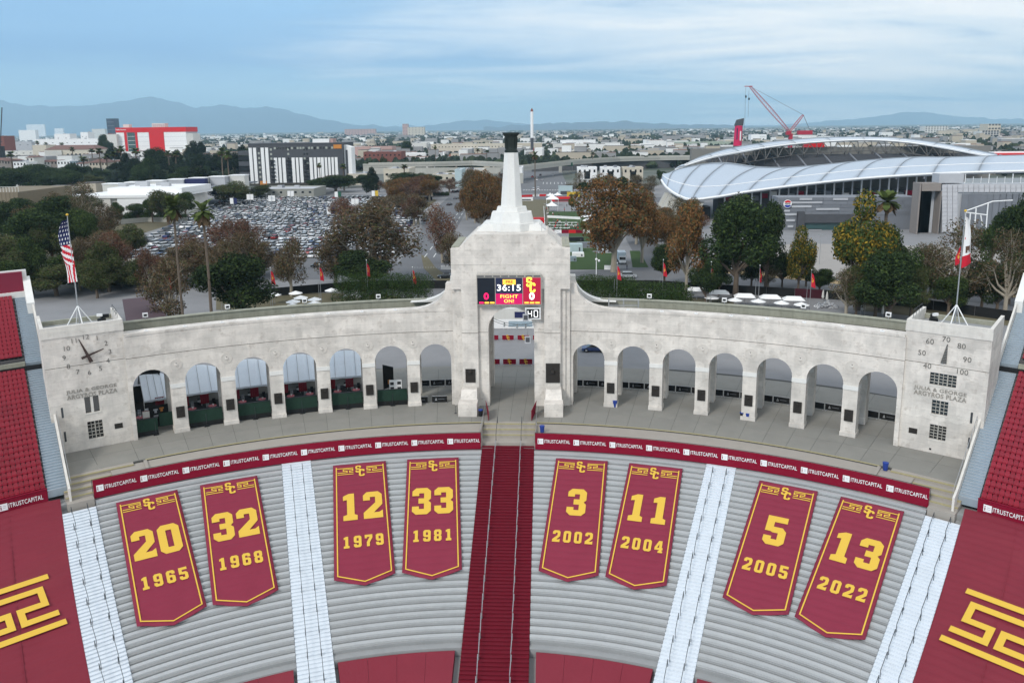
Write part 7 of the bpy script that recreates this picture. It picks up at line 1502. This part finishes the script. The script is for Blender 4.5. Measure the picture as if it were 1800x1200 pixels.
b = MB(); p, q = P[2], P[5]; b.hexa([(p.x-40-O.x,p.y+30-O.y,0),(q.x-O.x,q.y+30-O.y,0),(q.x-O.x,q.y+32-O.y,0),(p.x-40-O.x,p.y+32-O.y,0)], [(p.x-40-O.x,p.y+30-O.y,8),(q.x-O.x,q.y+30-O.y,8),(q.x-O.x,q.y+32-O.y,8),(p.x-40-O.x,p.y+32-O.y,8)], CONCD); obj('abutment_wall', b, root)
r2, P2, O2 = deck([(638, 291), (700, 290), (762, 289), (830, 287), (885, 290)], 8.0, 24, 'grey walled freeway ramp left of the spire')
b = MB(); p, q = P2[0]-O2, P2[-1]-O2; b.hexa([(p.x,p.y-.2,0),(q.x,q.y-.2,0),(q.x,q.y+1,0),(p.x,p.y+1,0)], [(p.x,p.y-.2,5.7),(q.x,q.y-.2,5.7),(q.x,q.y+1,5.7),(p.x,p.y+1,5.7)], CONC); obj('retaining_wall', b, r2)
p = G(997, 300, 6); y_ = P[2].y-8; q = D(997, 289, y_); b = MB(); b.box((0,0,-1.6), (10,.4,3.2), mat('road_sign_green', (.02,.10,.06), .5, .1, 1)); b.tube((-4.5,0,-q.z),(-4.5,0,1),.15,GALV); b.tube((4.5,0,-q.z),(4.5,0,1),.15,GALV); obj('road_sign', b, loc=tuple(q), label='green overhead road sign by the viaduct right of the spire', cat='road sign')
# signposts in the lot
SPN = [(646/6+300+2, 352, 'blue'), (412, 360, 'blue'), (441, 352, 'white'), (479, 355, 'white'), (512, 345, 'white'), (595, 347, 'green'), (625, 362, 'white'), (660, 345, 'yellow'), (688, 338, 'white'), (583, 380, 'blue')]
for k, (x, y, c) in enumerate(SPN[1:]):
    B0 = G(x, y+14); b = MB(); hgt = 7.0; b.tube((0,0,0), (0,0,hgt+1.5), .12, GALV, n=5); m = dict(blue=NAVY, white=WHITE, green=MATS['road_sign_green'], yellow=mat('yellow_awning', (.6,.4,.04)))[c]; b.box((-1.0,0,hgt-2.4), (1.7,.12,3.0), WHITE); b.box((.95,0,hgt-2.4), (1.7,.12,3.0), m); obj('lot_sign', b, loc=tuple(B0), label='%s banner sign on a pole in the parking lot, %s from the left' % (c, ORD[k].replace('top','first')), cat='sign', group='banner signs in the parking lot')
lp = MB(); lp.tube((0,0,0),(0,0,9),.09,GALV,n=5); lp.box((.5,0,8.9),(1.0,.35,.18),GALV); lp.box((-.5,0,8.9),(1.0,.35,.18),GALV); lp_me = lp.mesh('street_lamp')
for k, (x, y) in enumerate(((447, 400), (500, 445), (560, 420), (640, 400), (370, 420), (470, 370), (530, 365), (610, 372), (740, 420), (762, 400), (1048, 500), (960, 395), (1105, 380), (1145, 372), (1188, 372), (1440, 465), (1395, 470), (825, 352))):
    p = G(x, y); put('street_lamp', lp_me, None, tuple(p), 0, 'tall grey street lamp %s, %s nearest' % ('in or beside the parking lot' if x < 800 else 'right of the spire or along its road', ORD[k].replace('top','first')), 'street lamp', 'street lamps')
for (x, y, yt_, lab) in ((88, 448, 422, 'white twin-globe lamp behind the clock tower flag, farther'), (118, 505, 490, 'white globe lamp behind the clock tower, nearer'), (1048, 500, 458, 'globe lamp post on the lawn edge right of the tower')):
    p = G(x, y); t_ = D(x, yt_, p.y).z; b = MB(); b.tube((0,0,0),(0,0,t_),.12,WHITE,n=6); b.lathe((0,0,t_), [(.1,0),(.35,.25),(.35,.45),(.1,.7)], WHITE, n=8); b.lathe((.7,0,t_-.4), [(.1,0),(.3,.25),(.3,.45),(.1,.7)], WHITE, n=8); obj('globe_lamp', b, loc=tuple(p), label=lab, cat='street lamp')
# rocket, magenta column, crane
p = G(935.5, 280); h = D(935.5, 190, p.y).z; R_ = thing('rocket', tuple(p), 'tall white rocket standing upright with dark lower stage, right of the spire', 'rocket'); k_ = 2.0
for nm, z0, z1, m in (('base', 0, h*.16, WHITE), ('lower_body', h*.16, h*.42, DGREY), ('upper_body', h*.42, h*.93, WHITE)): b = MB(); b.tube((0,0,z0), (0,0,z1-.01), k_, m, n=14); obj(nm, b, R_)
b = MB(); b.lathe((0,0,h*.93), [(k_,0),(k_*.8,h*.03),(.15,h*.07)], BRICK, n=12); obj('nose', b, R_); b = MB(); b.box((1.9,0,h*.1), (1.0,1.0,h*.12), RED); obj('support_tower', b, R_)
Yc = 780.0; t0, t1 = D(1296, 262, Yc), D(1297, 210, Yc); R_ = thing('banner_column', (t0.x, t0.y, 0), 'magenta wrapped cylindrical column with black slanted cap near the crane', 'column'); cw = 4.0
b = MB(); b.tube((0,0,0), (0,0,t0.z+3), cw*1.05, DGREY, n=16); obj('base', b, R_); b = MB(); b.tube((0,0,t0.z+3.01), (.5,0,t1.z-6), cw, PINKM, cw*.92, n=20); obj('wrap', b, R_)
b = MB(); b.hexa([(-3.4,-3,t1.z-5.99),(4.2,-3,t1.z-5.99),(4.2,3,t1.z-5.99),(-3.4,3,t1.z-5.99)], [(-1.6,-2.6,t1.z-.5),(4.8,-2.6,t1.z+1.0),(4.8,2.6,t1.z+1.0),(-1.6,2.6,t1.z-.5)], DGREY); obj('cap', b, R_)
b = MB(); b.box((1.6,-cw-.15,t0.z+8), (1.2,.2,9), WHITE); b.box((-1.6,-cw*.95,t0.z+9), (.9,.2,11), NAVY); obj('print', b, R_)
Yk = 700.0; Cn = lambda x, y: D(x, y, Yk)
foot, tipc, gant, cw_ = Cn(1388, 232), Cn(1318, 152), Cn(1412, 202), Cn(1423, 228); bse = Cn(1391, 240)
R_ = thing('crawler_crane', (bse.x, Yk, 0), 'red and white lattice crane with long boom above the stadium', 'crane'); O = R_.location.copy()
def lattice(name, a, c, w0, w1, m, m2, n):
    b = MB(); a, c = a-O, c-O; d = (c-a).normalized(); sx = Vector((-d.z, 0, d.x)); sy = Vector((0,1,0)); pr = None
    for k in range(n+1):
        t = k/n; w = w0+(w1-w0)*abs(t*2-1)**2 if w1 < w0 else w0; ctr = a.lerp(c, t); q = [ctr+sx*w*i+sy*w*j for i, j in ((-1,-1),(1,-1),(1,1),(-1,1))]
        if pr:
            for i in range(4): b.tube(pr[i], q[i], .20, m, n=4, cap=False); b.tube(pr[i], q[(i+1) % 4], .13, m2, n=3, cap=False)
        pr = q
    obj(name, b, R_)
lattice('boom', foot, tipc, 1.5, .5, CRRED, CRWH, 22); lattice('mast', foot, gant, .9, .5, CRRED, CRWH, 8)
b = MB(); b.tube(tipc-O, gant-O, .14, DPIPE, n=4); obj('pendant_line', b, R_); b = MB(); b.tube(gant-O, cw_-O, .2, DPIPE, n=4); obj('back_stay', b, R_)
b = MB(); b.box((cw_.x-O.x-4, 0, foot.z-2.5), (12, 5, 3.5), CRRED); b.box((foot.x-O.x+1, 0, 0), (3.2, 3.2, foot.z-1.5), CRRED, 0, .9); b.box((foot.x-O.x-1, 0, foot.z-2.5), (4, 4, 3), CRRED); obj('house', b, R_)
for (xx, yy, x2, y2) in ((1311, 152, 1308.5, 235), (1316.5, 158, 1315, 205)): b = MB(); b.tube(Cn(xx, yy)-O, Cn(x2, y2)-O, .10, DPIPE, n=4); q = Cn(xx, 172 if xx < 1313 else 176)-O; b.box(tuple(q), (1.2, 1, 1.8), BLACK); obj('hoist_line', b, R_)
b = MB(); b.tube(Cn(1309, 152)-O, Cn(1323, 152)-O, .35, CRRED, n=5); obj('head_sheave', b, R_)
p0, p1 = Cn(1422, 244), Cn(1455, 244)
Yc2 = 560; b = MB(); a_, c_ = D(1422, 243.5, Yc2), D(1450, 243.5, Yc2); b.hexa([(a_.x,Yc2,20),(c_.x,Yc2,20),(c_.x,Yc2+14,20),(a_.x,Yc2+14,20)], [(a_.x,Yc2,a_.z),(c_.x,Yc2,a_.z),(c_.x,Yc2+14,a_.z),(a_.x,Yc2+14,a_.z)], RED); obj('red_roof_block', b, label='flat red roof block peeking over the stadium roof below the crane', cat='building')
a_, c_ = D(1755, 270, 470), D(1830, 270, 470); b = MB(); b.hexa([(a_.x,470,18),(c_.x,470,18),(c_.x,482,18),(a_.x,482,18)], [(a_.x,470,a_.z),(c_.x,470,a_.z),(c_.x,482,a_.z),(a_.x,482,a_.z)], RED); b.box(((a_.x+c_.x)/2, 478, a_.z), (c_.x-a_.x, 6, .8), WHITE); obj('red_canopy', b, label='red canopy edge at the right of the stadium roof', cat='canopy')
b = MB(); p = D(-5, 215, 900); 
for k in range(8): b.tube((k*1.0, 0, p.z*.5+k*5.5), ((k+1)*1.0, 0, p.z*.5+(k+1)*5.5), .5, BLACK, n=4)
b.box((0,0,0), (6,6,p.z*.5), BLACK); obj('distant_crane', b, loc=(p.x, 900, 0), label='thin dark crane boom at the far left edge', cat='crane')
# ================================================================== far stadium
ST = thing('stadium', (95, 330, 0), 'soccer stadium with curved translucent roof on the right', 'stadium'); O = Vector((95, 330, 0))
def loft(name, cols, nv, bulge, m, seam=None, seam_every=4, sub=5, thick=.5):
    # cols: list of (pxOuter, pyOuter, yOuter, pxInner, pyInner, yInner)
    def interp(t):
        i = min(int(t), len(cols)-2); f = t-i; c0 = cols[max(0,i-1)]; c1 = cols[i]; c2 = cols[i+1]; c3 = cols[min(len(cols)-1, i+2)]
        return [.5*(2*b_+(c-a)*f+(2*a-5*b_+4*c-d)*f*f+(3*b_-a-3*c+d)*f**3) for a, b_, c, d in zip(c0, c1, c2, c3)]
    nu = (len(cols)-1)*sub; rows = []
    for u_ in range(nu+1):
        q = interp(u_/sub if u_ < nu else len(cols)-1.00001); A_ = D(q[0], q[1], q[2])-O; B_ = D(q[3], q[4], q[5])-O
        bl = bulge*(1.0 if len(q) < 7 else q[6]); rows.append([A_.lerp(B_, v/nv)+Vector((0, 0, bl*sin(pi*(v/nv)**.75))) for v in range(nv+1)])
    for k in range(0, nu, sub):
        b = MB(); seg = rows[k:k+sub+1]
        for i in range(len(seg)-1):
            for v in range(nv): b.face([seg[i][v], seg[i+1][v], seg[i+1][v+1], seg[i][v+1]], m)
        me = b.mesh(name, True); bm = bmesh.new(); bm.from_mesh(me); bmesh.ops.remove_doubles(bm, verts=bm.verts, dist=.001); bmesh.ops.recalc_face_normals(bm, faces=bm.faces); bm.to_mesh(me); bm.free(); o = put(name, me, ST); md = o.modifiers.new('t', 'SOLIDIFY'); md.thickness = thick; md.offset = -1
    for k in range(0, nu+1, sub):
        b = MB()
        for v in range(nv): b.tube(rows[k][v]+Vector((0,0,.12)), rows[k][v+1]+Vector((0,0,.08)), .20, MEMBS, n=5, cap=False)
        obj('roof_rib', b, ST)
    for vv, rad, mm_ in ((0, .6, WHITE), (nv, .45, MEMBS), (max(1, nv//5), .22, WHITE)):
        b = MB()
        for i in range(nu): b.tube(rows[i][vv]+Vector((0,0,.1)), rows[i+1][vv]+Vector((0,0,.1)), rad, mm_, n=5, cap=False)
        obj('roof_edge', b, ST)
    return rows
front = [(1163, 317, 372, 1170, 311, 385), (1172, 330, 355, 1188, 300, 398), (1192, 344, 342, 1232, 290, 402), (1216, 351, 334, 1275, 287, 402), (1262, 346, 332, 1330, 294, 396), (1315, 337, 332, 1385, 295, 396), (1375, 329, 332, 1440, 291, 398), (1440, 321.5, 332, 1500, 285, 402), (1505, 315, 332, 1555, 280, 406), (1570, 310, 332, 1610, 277, 410), (1640, 306, 332, 1670, 277, 414), (1720, 303, 332, 1740, 275, 418), (1860, 300, 332, 1870, 272, 420)]
fr = loft('roof_panel', front, 10, 2.6, MEMB, thick=.8)
back = [(1186, 300, 420, 1205, 293, 430), (1206, 291, 430, 1222, 281, 445), (1252, 277, 445, 1245, 272, 470), (1300, 268, 470, 1285, 261, 495), (1345, 260, 490, 1330, 253.5, 515), (1400, 253, 505, 1385, 247, 530), (1460, 248.5, 512, 1450, 242.5, 540), (1520, 246.5, 515, 1515, 241.5, 542), (1580, 249, 512, 1585, 244, 535), (1640, 257, 500, 1650, 252, 515), (1700, 268, 480, 1712, 264, 488), (1760, 280, 460, 1770, 276, 465)]
bk_ = loft('rear_roof_panel', back, 5, .8, MEMB, thick=.7)
# truss under the rear roof
nb = len(bk_); 
for i in range(2, nb-4, 2):
    a0, a1 = bk_[i][0]-Vector((0,0,.8)), bk_[i+2][0]-Vector((0,0,.8)); l0 = a0-Vector((0,3,6.0)); l1 = a1-Vector((0,3,6.0))
    b = MB()
    for p, q in ((a0, l0), (l0, l1), (l0, a0.lerp(a1,.5)), (a0.lerp(a1,.5), l1), (l0-Vector((0,-3,5)), l0), (a0, a0+Vector((0,14,1)))): b.tube(p, q, .30, mat('truss_steel', (.10,.095,.09), .6, .1, 1), n=4)
    obj('truss_bay', b, ST)
# seating bowl inside
b = MB()
for k in range(14):
    y0 = 478+k*2.6; z0 = 12+k*.78; x0, x1 = D(1245, 285, y0).x-95, D(1720, 285, y0).x-95; b.hexa([(x0,y0-330,z0-2),(x1,y0-330,z0-2),(x1,y0-327.4,z0-2),(x0,y0-327.4,z0-2)], [(x0,y0-330,z0),(x1,y0-330,z0),(x1,y0-327.4,z0),(x0,y0-327.4,z0)], DGREY)
obj('seating_bowl', b, ST)
for k in range(9):
    x = D(1270+k*48, 285, 495).x-95; b = MB(); b.hexa([(x-.5,148,8),(x+.5,148,8),(x+.5,184,19),(x-.5,184,19)], [(x-.5,148,12.3),(x+.5,148,12.3),(x+.5,184,23.2),(x-.5,184,23.2)], MGREY); obj('bowl_aisle', b, ST)
b = MB(); y0 = 516; xa_, xb_ = D(1215, 280, y0).x-95, D(1740, 280, y0).x-95; b.hexa([(xa_,186,0),(xb_,186,0),(xb_,192,0),(xa_,192,0)], [(xa_,186,26.5),(xb_,186,26.5),(xb_,192,26.5),(xa_,192,26.5)], mat('stand_back_wall', (.20,.195,.18), .9, .1, .1)); obj('rear_wall', b, ST)
# raking concrete legs under the left lobe
for k in range(9):
    t = k/8; a_ = D(1172+t*62, 337+t*16, 356-t*20)-O-Vector((0,0,.5)); q = D(1148+t*62, 372+t*36, 350-t*22); q = q-O; q.z = 0; dx = Vector((.9,0,0)); dy = Vector((0,1.4,0))
    b = MB(); b.hexa([tuple(q-dx-dy), tuple(q+dx-dy), tuple(q+dx+dy), tuple(q-dx+dy)], [tuple(a_-dx-dy), tuple(a_+dx-dy), tuple(a_+dx+dy), tuple(a_-dx+dy)], CONC); obj('raking_leg', b, ST)
b = MB(); 
for k in range(8):
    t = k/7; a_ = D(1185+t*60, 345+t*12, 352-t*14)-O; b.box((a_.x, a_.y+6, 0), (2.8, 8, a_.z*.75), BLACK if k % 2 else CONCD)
obj('inner_facade', b, ST)
# concourse mass below the front roof
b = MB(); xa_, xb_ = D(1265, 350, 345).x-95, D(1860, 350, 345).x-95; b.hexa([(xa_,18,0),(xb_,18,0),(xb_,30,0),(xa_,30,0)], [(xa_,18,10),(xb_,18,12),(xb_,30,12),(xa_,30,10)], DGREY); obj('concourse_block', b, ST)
for k in range(26):
    x = D(1275+k*16, 340, 338).x-95; b = MB(); z = 13+k*.32; b.tube((x,9,6),(x,9,z),.35,LGREY if k % 3 else WHITE,n=6); b.box((x+2.2,12,8.2+(k % 3)), (2.6,2,2.0), (MARF, OFFW, BLACK, MGREY)[k % 4]); obj('concourse_bay', b, ST)
# striped facade
Yp = 300.0; Fz = lambda px, py: D(px, py, Yp)
FA = thing('striped_facade', (Fz(1365, 400).x, Yp, 0), 'grey facade with pale horizontal strips and round cola logo under the stadium roof', 'building'); O = FA.location.copy()
def fq(name, x0, x1, yt0, yb0, m, d=.3, y=0): a_, c_ = Fz(x0, yb0)-O, Fz(x1, yt0)-O; b = MB(); b.hexa([(a_.x,y-d,max(a_.z,.0)),(c_.x,y-d,max(a_.z,0)),(c_.x,y,max(a_.z,0)),(a_.x,y,max(a_.z,0))], [(a_.x,y-d,c_.z),(c_.x,y-d,c_.z),(c_.x,y,c_.z),(a_.x,y,c_.z)], m); return obj(name, b, FA)
fq('wall', 1366, 1610, 346, 440, MGREY, 12, 12)
rr = random.Random(5)
for k in range(13):
    y0 = 347+k*6.2
    x = 1366
    while x < 1608:
        w = rr.uniform(18, 50); x2 = min(x+w, 1608)
        if y0 < 372 or x2 < 1402: fq('facade_panel', x+.3, x2-.3, y0, y0+5.9, MGREY, rr.uniform(.08,.2))
        x = x2
for (x0, x1, y) in ((1405, 1427, 348), (1388, 1445, 354), (1391, 1426, 361), (1365, 1388, 368.5), (1434, 1475, 365.5), (1464, 1490, 348), (1375, 1400, 375), (1375, 1397, 385.5), (1384, 1394, 396)): fq('pale_strip', x0, x1, y, y+3.8, LGREY, .5)
fq('portal_wall', 1402, 1500, 376, 391, DGREY, 1.5); fq('portal_side', 1398, 1413, 372, 425, DGREY, 1.8); fq('glazing', 1414, 1500, 391.5, 430, GLASSG, .4); fq('doorway', 1420, 1444, 402, 431, BLACK, .6)
for k in range(3): fq('louvre', 1421, 1443, 403+k*5, 404+k*5, LGREY, .8)
c = Fz(1383.5, 358); 
for nm, z0, z1, m, rad in (('logo_disc', 0, 0, WHITE, 1.62),):
    b = MB(); b.tube((c.x-O.x, -.9, c.z), (c.x-O.x, -.6, c.z), rad, WHITE, n=28); obj('logo_disc', b, FA)
def seg(sgn, m):
    pts = []; r0 = 1.42
    for j in range(13): a = pi*(j/12)*.74+pi*.13; pts.append((r0*cos(a), sgn*r0*sin(a)))
    pts += [(-.6, sgn*.42), (.1, sgn*.55), (.7, sgn*.45)]; return outline_mesh('logo_segment', [pts], m, .02)
for sgn, m in ((1, RED), (-1, mat('logo_blue', (.01,.03,.30), .5, .05, 1))): o = put('logo_segment', seg(sgn, m), FA); place(o, (c.x, Yp-.95, c.z), (1,0,0), (0,0,1), 1, 1, FA)
wtext(FA, 'PEPSI', BLK2, c.x, Yp-.97, c.z, 2.1, .52, .03)
# right white and grey pavilion
Yw = 285.0; Fz2 = lambda px, py: D(px, py, Yw)
WB = thing('pavilion', (Fz2(1600, 440).x, Yw, 0), 'white panelled pavilion with dark grey portal and green glass at the right', 'building'); O = WB.location.copy()
def wq(name, x0, x1, yt0, yb0, m, d=.3, y=0, bot=None): a_, c_ = Fz2(x0, yb0)-O, Fz2(x1, yt0)-O; z0 = max(a_.z, 0) if bot is None else bot; b = MB(); b.hexa([(a_.x,y-d,z0),(c_.x,y-d,z0),(c_.x,y,z0),(a_.x,y,z0)], [(a_.x,y-d,c_.z),(c_.x,y-d,c_.z),(c_.x,y,c_.z),(a_.x,y,c_.z)], m); return obj(name, b, WB)
wq('wall', 1655, 1840, 323, 460, LGREY, 12, 12.4, 0); wq('portal_left', 1606, 1620, 322, 460, TAUPE, 6, 6, 0); wq('portal_lintel', 1620.2, 1655, 322, 336, TAUPE, 6, 6); wq('portal_right', 1645, 1654.5, 336.3, 460, TAUPE, 6, 6, 0); wq('portal_glass', 1620.3, 1644.7, 336.3, 460, GLASSG, .3, 5, 0)
for k in range(5): wq('mullion', 1622+k*5, 1622.6+k*5, 337, 460, LGREY, .3, 4.6, 0)
for i in range(20):
    for j in range(12):
        x0 = 1655.5+i*9.3; y0 = 324+j*7.0
        if x0 > 1680 and y0 > 335: continue
        wq('facade_panel', x0+.15, x0+9.15, y0+.15, y0+6.8, mat('pale_panel', (.50,.50,.52), .5, .06, .5, rnd=.05), .12)
wq('glazing', 1681.5, 1840, 340, 460, GLASSG, .25, 0, 0)
for k in range(14): wq('mullion', 1690+k*11, 1690.5+k*11, 340.5, 460, MGREY, .3, -.26, 0)
wq('roof_screen', 1655, 1700, 306, 322, LGREY, 6, 8, Fz2(1655, 322.6).z); wq('balustrade', 1700, 1840, 313, 322, mat('frosted_rail', (.33,.36,.38), .3, .1, 1), .15, 2, Fz2(1700, 322.6).z)
for k in range(10): wq('rail_post', 1700+k*14, 1700.7+k*14, 306 if k % 3 == 0 else 311, 322, WHITE, .3, 1.7, Fz2(1700, 322.6).z)
b = MB(); Yt = 262; T_ = lambda x, y: D(x, y, Yt)-O
for (p, q) in (((1697, 371), (1745, 354)), ((1697, 371), (1697, 400)), ((1697, 373), (1735, 378)), ((1737, 357), (1733, 404)), ((1716, 366), (1713, 402)), ((1706, 374), (1704, 398)), ((1724, 378), (1727, 396)), ((1745, 354), (1780, 352))): b.tube(T_(*p), T_(*q), .22, WHITE, n=5)
obj('steel_truss', b, WB)
# ================================================================== the distant city
PALE5 = [mat('city_wall_white', (.74,.74,.72), .8, .1, .05), mat('city_wall_cream', (.45,.40,.32), .8, .1, .05), mat('city_wall_grey', (.28,.28,.28), .8, .1, .05), mat('city_roof_dark', (.12,.11,.105), .9, .1, .05), mat('city_roof_clay', (.22,.13,.10), .9, .1, .05)]
HD = YAW
def scatter(d_lo, d_hi, rr):
    t = rr.random(); d = 1/(1/d_lo+(1/d_hi-1/d_lo)*t); az = rr.uniform(-.62, .62); x = CAM.x-sin(HD)*d+cos(HD)*d*tan(az)*1.0; y = CAM.y+cos(HD)*d+sin(HD)*d*tan(az); return x, y, d
rr = random.Random(21)
def house(b, x, y, w, l, h, wm_, rm_, rz):
    b.box((x, y, 0), (w, l, h), wm_, rz); b.box((x, y, h), (w*1.06, l*1.06, h*.28), rm_, rz, .5) if (w < 13 and h < 6) else b.box((x, y, h), (w*.96, l*.96, .6), rm_, rz)
occ = []
def blocked(x, y):
    p = proj((x, y, 0))
    if y < 520: return True
    if p[0] > 1150 and y < 640: return True
    if p[0] < 640 and y < 700 and p[0] > 400: return True
    if 590 < p[0] < 1250 and y < 800: return True
    return False
nh = 0
while nh < 130:
    x, y, d = scatter(560, 1150, rr)
    if blocked(x, y): continue
    w = rr.uniform(9, 16); b = MB(); wi, ri = rr.choice((0,0,1,1,2)), rr.choice((2,3,3,4)); house(b, 0, 0, w, rr.uniform(9, 16), rr.uniform(3.5, 6.5), PALE5[wi], PALE5[ri], 0); b.box((w*.2,-8,.8), (1.4,.2,1.4), GLASS)
    side = 'left of the spire' if proj((x,y,0))[0] < 900 else 'right of the spire'
    obj('house', b, loc=(x, y, 0), rz=rr.choice((0, .05, pi/2)), label='small %s house among trees in the city %s' % (('white','cream','grey')[wi], side), cat='house', group='%s city houses %s' % (('white','cream','grey')[wi], side)); nh += 1
b = MB()
for _ in range(19000):
    x, y, d = scatter(900, 9500, rr)
    if blocked(x, y): continue
    far = d > 2500; w = rr.uniform(9, 18) if rr.random() < .8 else rr.uniform(20, 60); h = rr.uniform(3.2, 5.5) if rr.random() < .95 else rr.uniform(8, 18)
    if far: w *= 1.15
    px = proj((x, y, 0))[0]; wi = rr.choices(range(3), (5, 3, 3) if px < 560 else (3, 3, 4))[0]
    house(b, x, y, w, rr.uniform(9, 18), h, PALE5[wi], PALE5[rr.choice((0,2,2,3,3,4))], rr.choice((0, .1, -.1)))
obj('city_buildings', b, kind='stuff')
b = MB(); CT = [mat('city_tree_dark', (.012,.022,.012), .95, .3, .05, island=.5), mat('city_tree_mid', (.030,.042,.020), .95, .3, .05, island=.4)]
def blob(b, x, y, r, h, m, rr):
    n = 6; i = len(b.v); a0 = rr.random()*6
    for q, (f, z) in enumerate(((.55, h*.12), (1.0, h*.5), (.6, h*.85))):
        for j in range(n): g_ = f*r*rr.uniform(.7, 1.25); b.v.append((x+g_*cos(a0+2*pi*j/n), y+g_*sin(a0+2*pi*j/n), z*rr.uniform(.85,1.15)))
    b.v.append((x, y, h)); k = b.mi(m)
    for q in range(2):
        for j in range(n): b.f.append((i+q*n+j, i+q*n+(j+1) % n, i+(q+1)*n+(j+1) % n, i+(q+1)*n+j)); b.m.append(k)
    for j in range(n): b.f.append((i+2*n+j, i+2*n+(j+1) % n, i+3*n)); b.m.append(k)
def crowns(n, lo, hi):
    for _ in range(n):
        x, y, d = scatter(lo, hi, rr)
        if blocked(x, y): continue
        m = CT[rr.random() < .35]; r = rr.uniform(2.5, 5.5)*(1 if d < 2500 else 1.7); h = rr.uniform(6, 12)
        for _k in range(rr.choice((1,2,3,4))): blob(b, x+rr.gauss(0, r*1.6), y+rr.gauss(0, r*1.6), r*rr.uniform(.6,1.2), h*rr.uniform(.6,1.2), m, rr)
crowns(14000, 620, 9500); obj('city_trees', b, kind='stuff')
# nearer individual city trees
for i in range(120):
    while True:
        x, y, d = scatter(540, 1100, rr)
        if not blocked(x, y) or (y > 500 and rr.random() < .02): break
    k = rr.choice(('dark', 'green', 'dark', 'olive')); v = TR[k]; tm, cm = v[i % len(v)]; s = rr.uniform(.8, 1.5)
    side = 'left' if proj((x,y,0))[0] < 900 else 'right'
    r = thing('city_tree', (x, y, 0), '%s among the city houses %s of the spire' % (KN[k], side), 'tree', '%ss in the city %s of the spire' % (KN[k], side), i*1.1); r.scale = (s, s, s*rr.uniform(.8,1.1)); put('trunk', tm, r); put('crown', cm, r)
# ================================================================== hills
def ridge(name, prof, dist, depth, seed, base=0.0):
    from mathutils import noise as mn
    xs = []; 
    for (x0, y0), (x1, y1) in zip(prof[:-1], prof[1:]):
        n = max(1, int((x1-x0)/6)); xs += [(x0+(x1-x0)*j/n, y0+(y1-y0)*j/n) for j in range(n)]
    xs.append(prof[-1]); b = MB(); nr = 14
    for (x, y) in xs:
        y += 3.2*mn.noise(Vector((x*.045+seed, 0, 0)))+1.6*mn.noise(Vector((x*.13+seed, 3, 0)))
        T_ = D(x, y, dist); h = max(T_.z, 5)
        for j in range(nr+1):
            t = j/nr; yy = dist-depth*(1-t); q = D(x, 224, yy); z = h*t**1.3*(1+.35*(1-t)*mn.noise(Vector((x*.05+seed, t*4, 1)))) if t > 0 else -2; b.v.append((q.x, yy, z))
        q = D(x, 224, dist+depth*.5); b.v.append((q.x, dist+depth*.5, -2))
    m = nr+2
    for i in range(len(xs)-1):
        for j in range(m-1): b.f.append((i*m+j, (i+1)*m+j, (i+1)*m+j+1, i*m+j+1)); b.m.append(b.mi(HILLM))
    obj(name, b, kind='structure', smooth=True, fix=True)
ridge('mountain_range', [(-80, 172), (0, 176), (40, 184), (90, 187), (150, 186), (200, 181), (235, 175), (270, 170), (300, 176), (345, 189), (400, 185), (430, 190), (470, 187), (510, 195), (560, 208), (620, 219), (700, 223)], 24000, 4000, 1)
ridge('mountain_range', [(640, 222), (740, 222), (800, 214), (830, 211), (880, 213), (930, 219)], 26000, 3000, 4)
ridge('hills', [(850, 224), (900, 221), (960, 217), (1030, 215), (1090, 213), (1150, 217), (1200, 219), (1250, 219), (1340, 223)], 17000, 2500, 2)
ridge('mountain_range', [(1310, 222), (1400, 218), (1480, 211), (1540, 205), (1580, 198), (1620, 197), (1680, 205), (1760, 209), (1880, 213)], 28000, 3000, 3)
# ================================================================== air
b = MB(); b.box((0, 14000, -2.5), (70000, 34000, 980), MGREY); me = b.mesh('haze'); me.materials.clear()
hm = bpy.data.materials.new('haze_air'); hm.use_nodes = True; t = hm.node_tree; t.nodes.clear(); v = t.nodes.new('ShaderNodeVolumePrincipled'); v.inputs['Color'].default_value = (.55, .82, 1.0, 1); v.inputs['Density'].default_value = 6.0e-5; v.inputs['Anisotropy'].default_value = .2; o_ = t.nodes.new('ShaderNodeOutputMaterial'); t.links.new(v.outputs[0], o_.inputs['Volume']); me.materials.append(hm)
put('haze', me, kind='stuff')
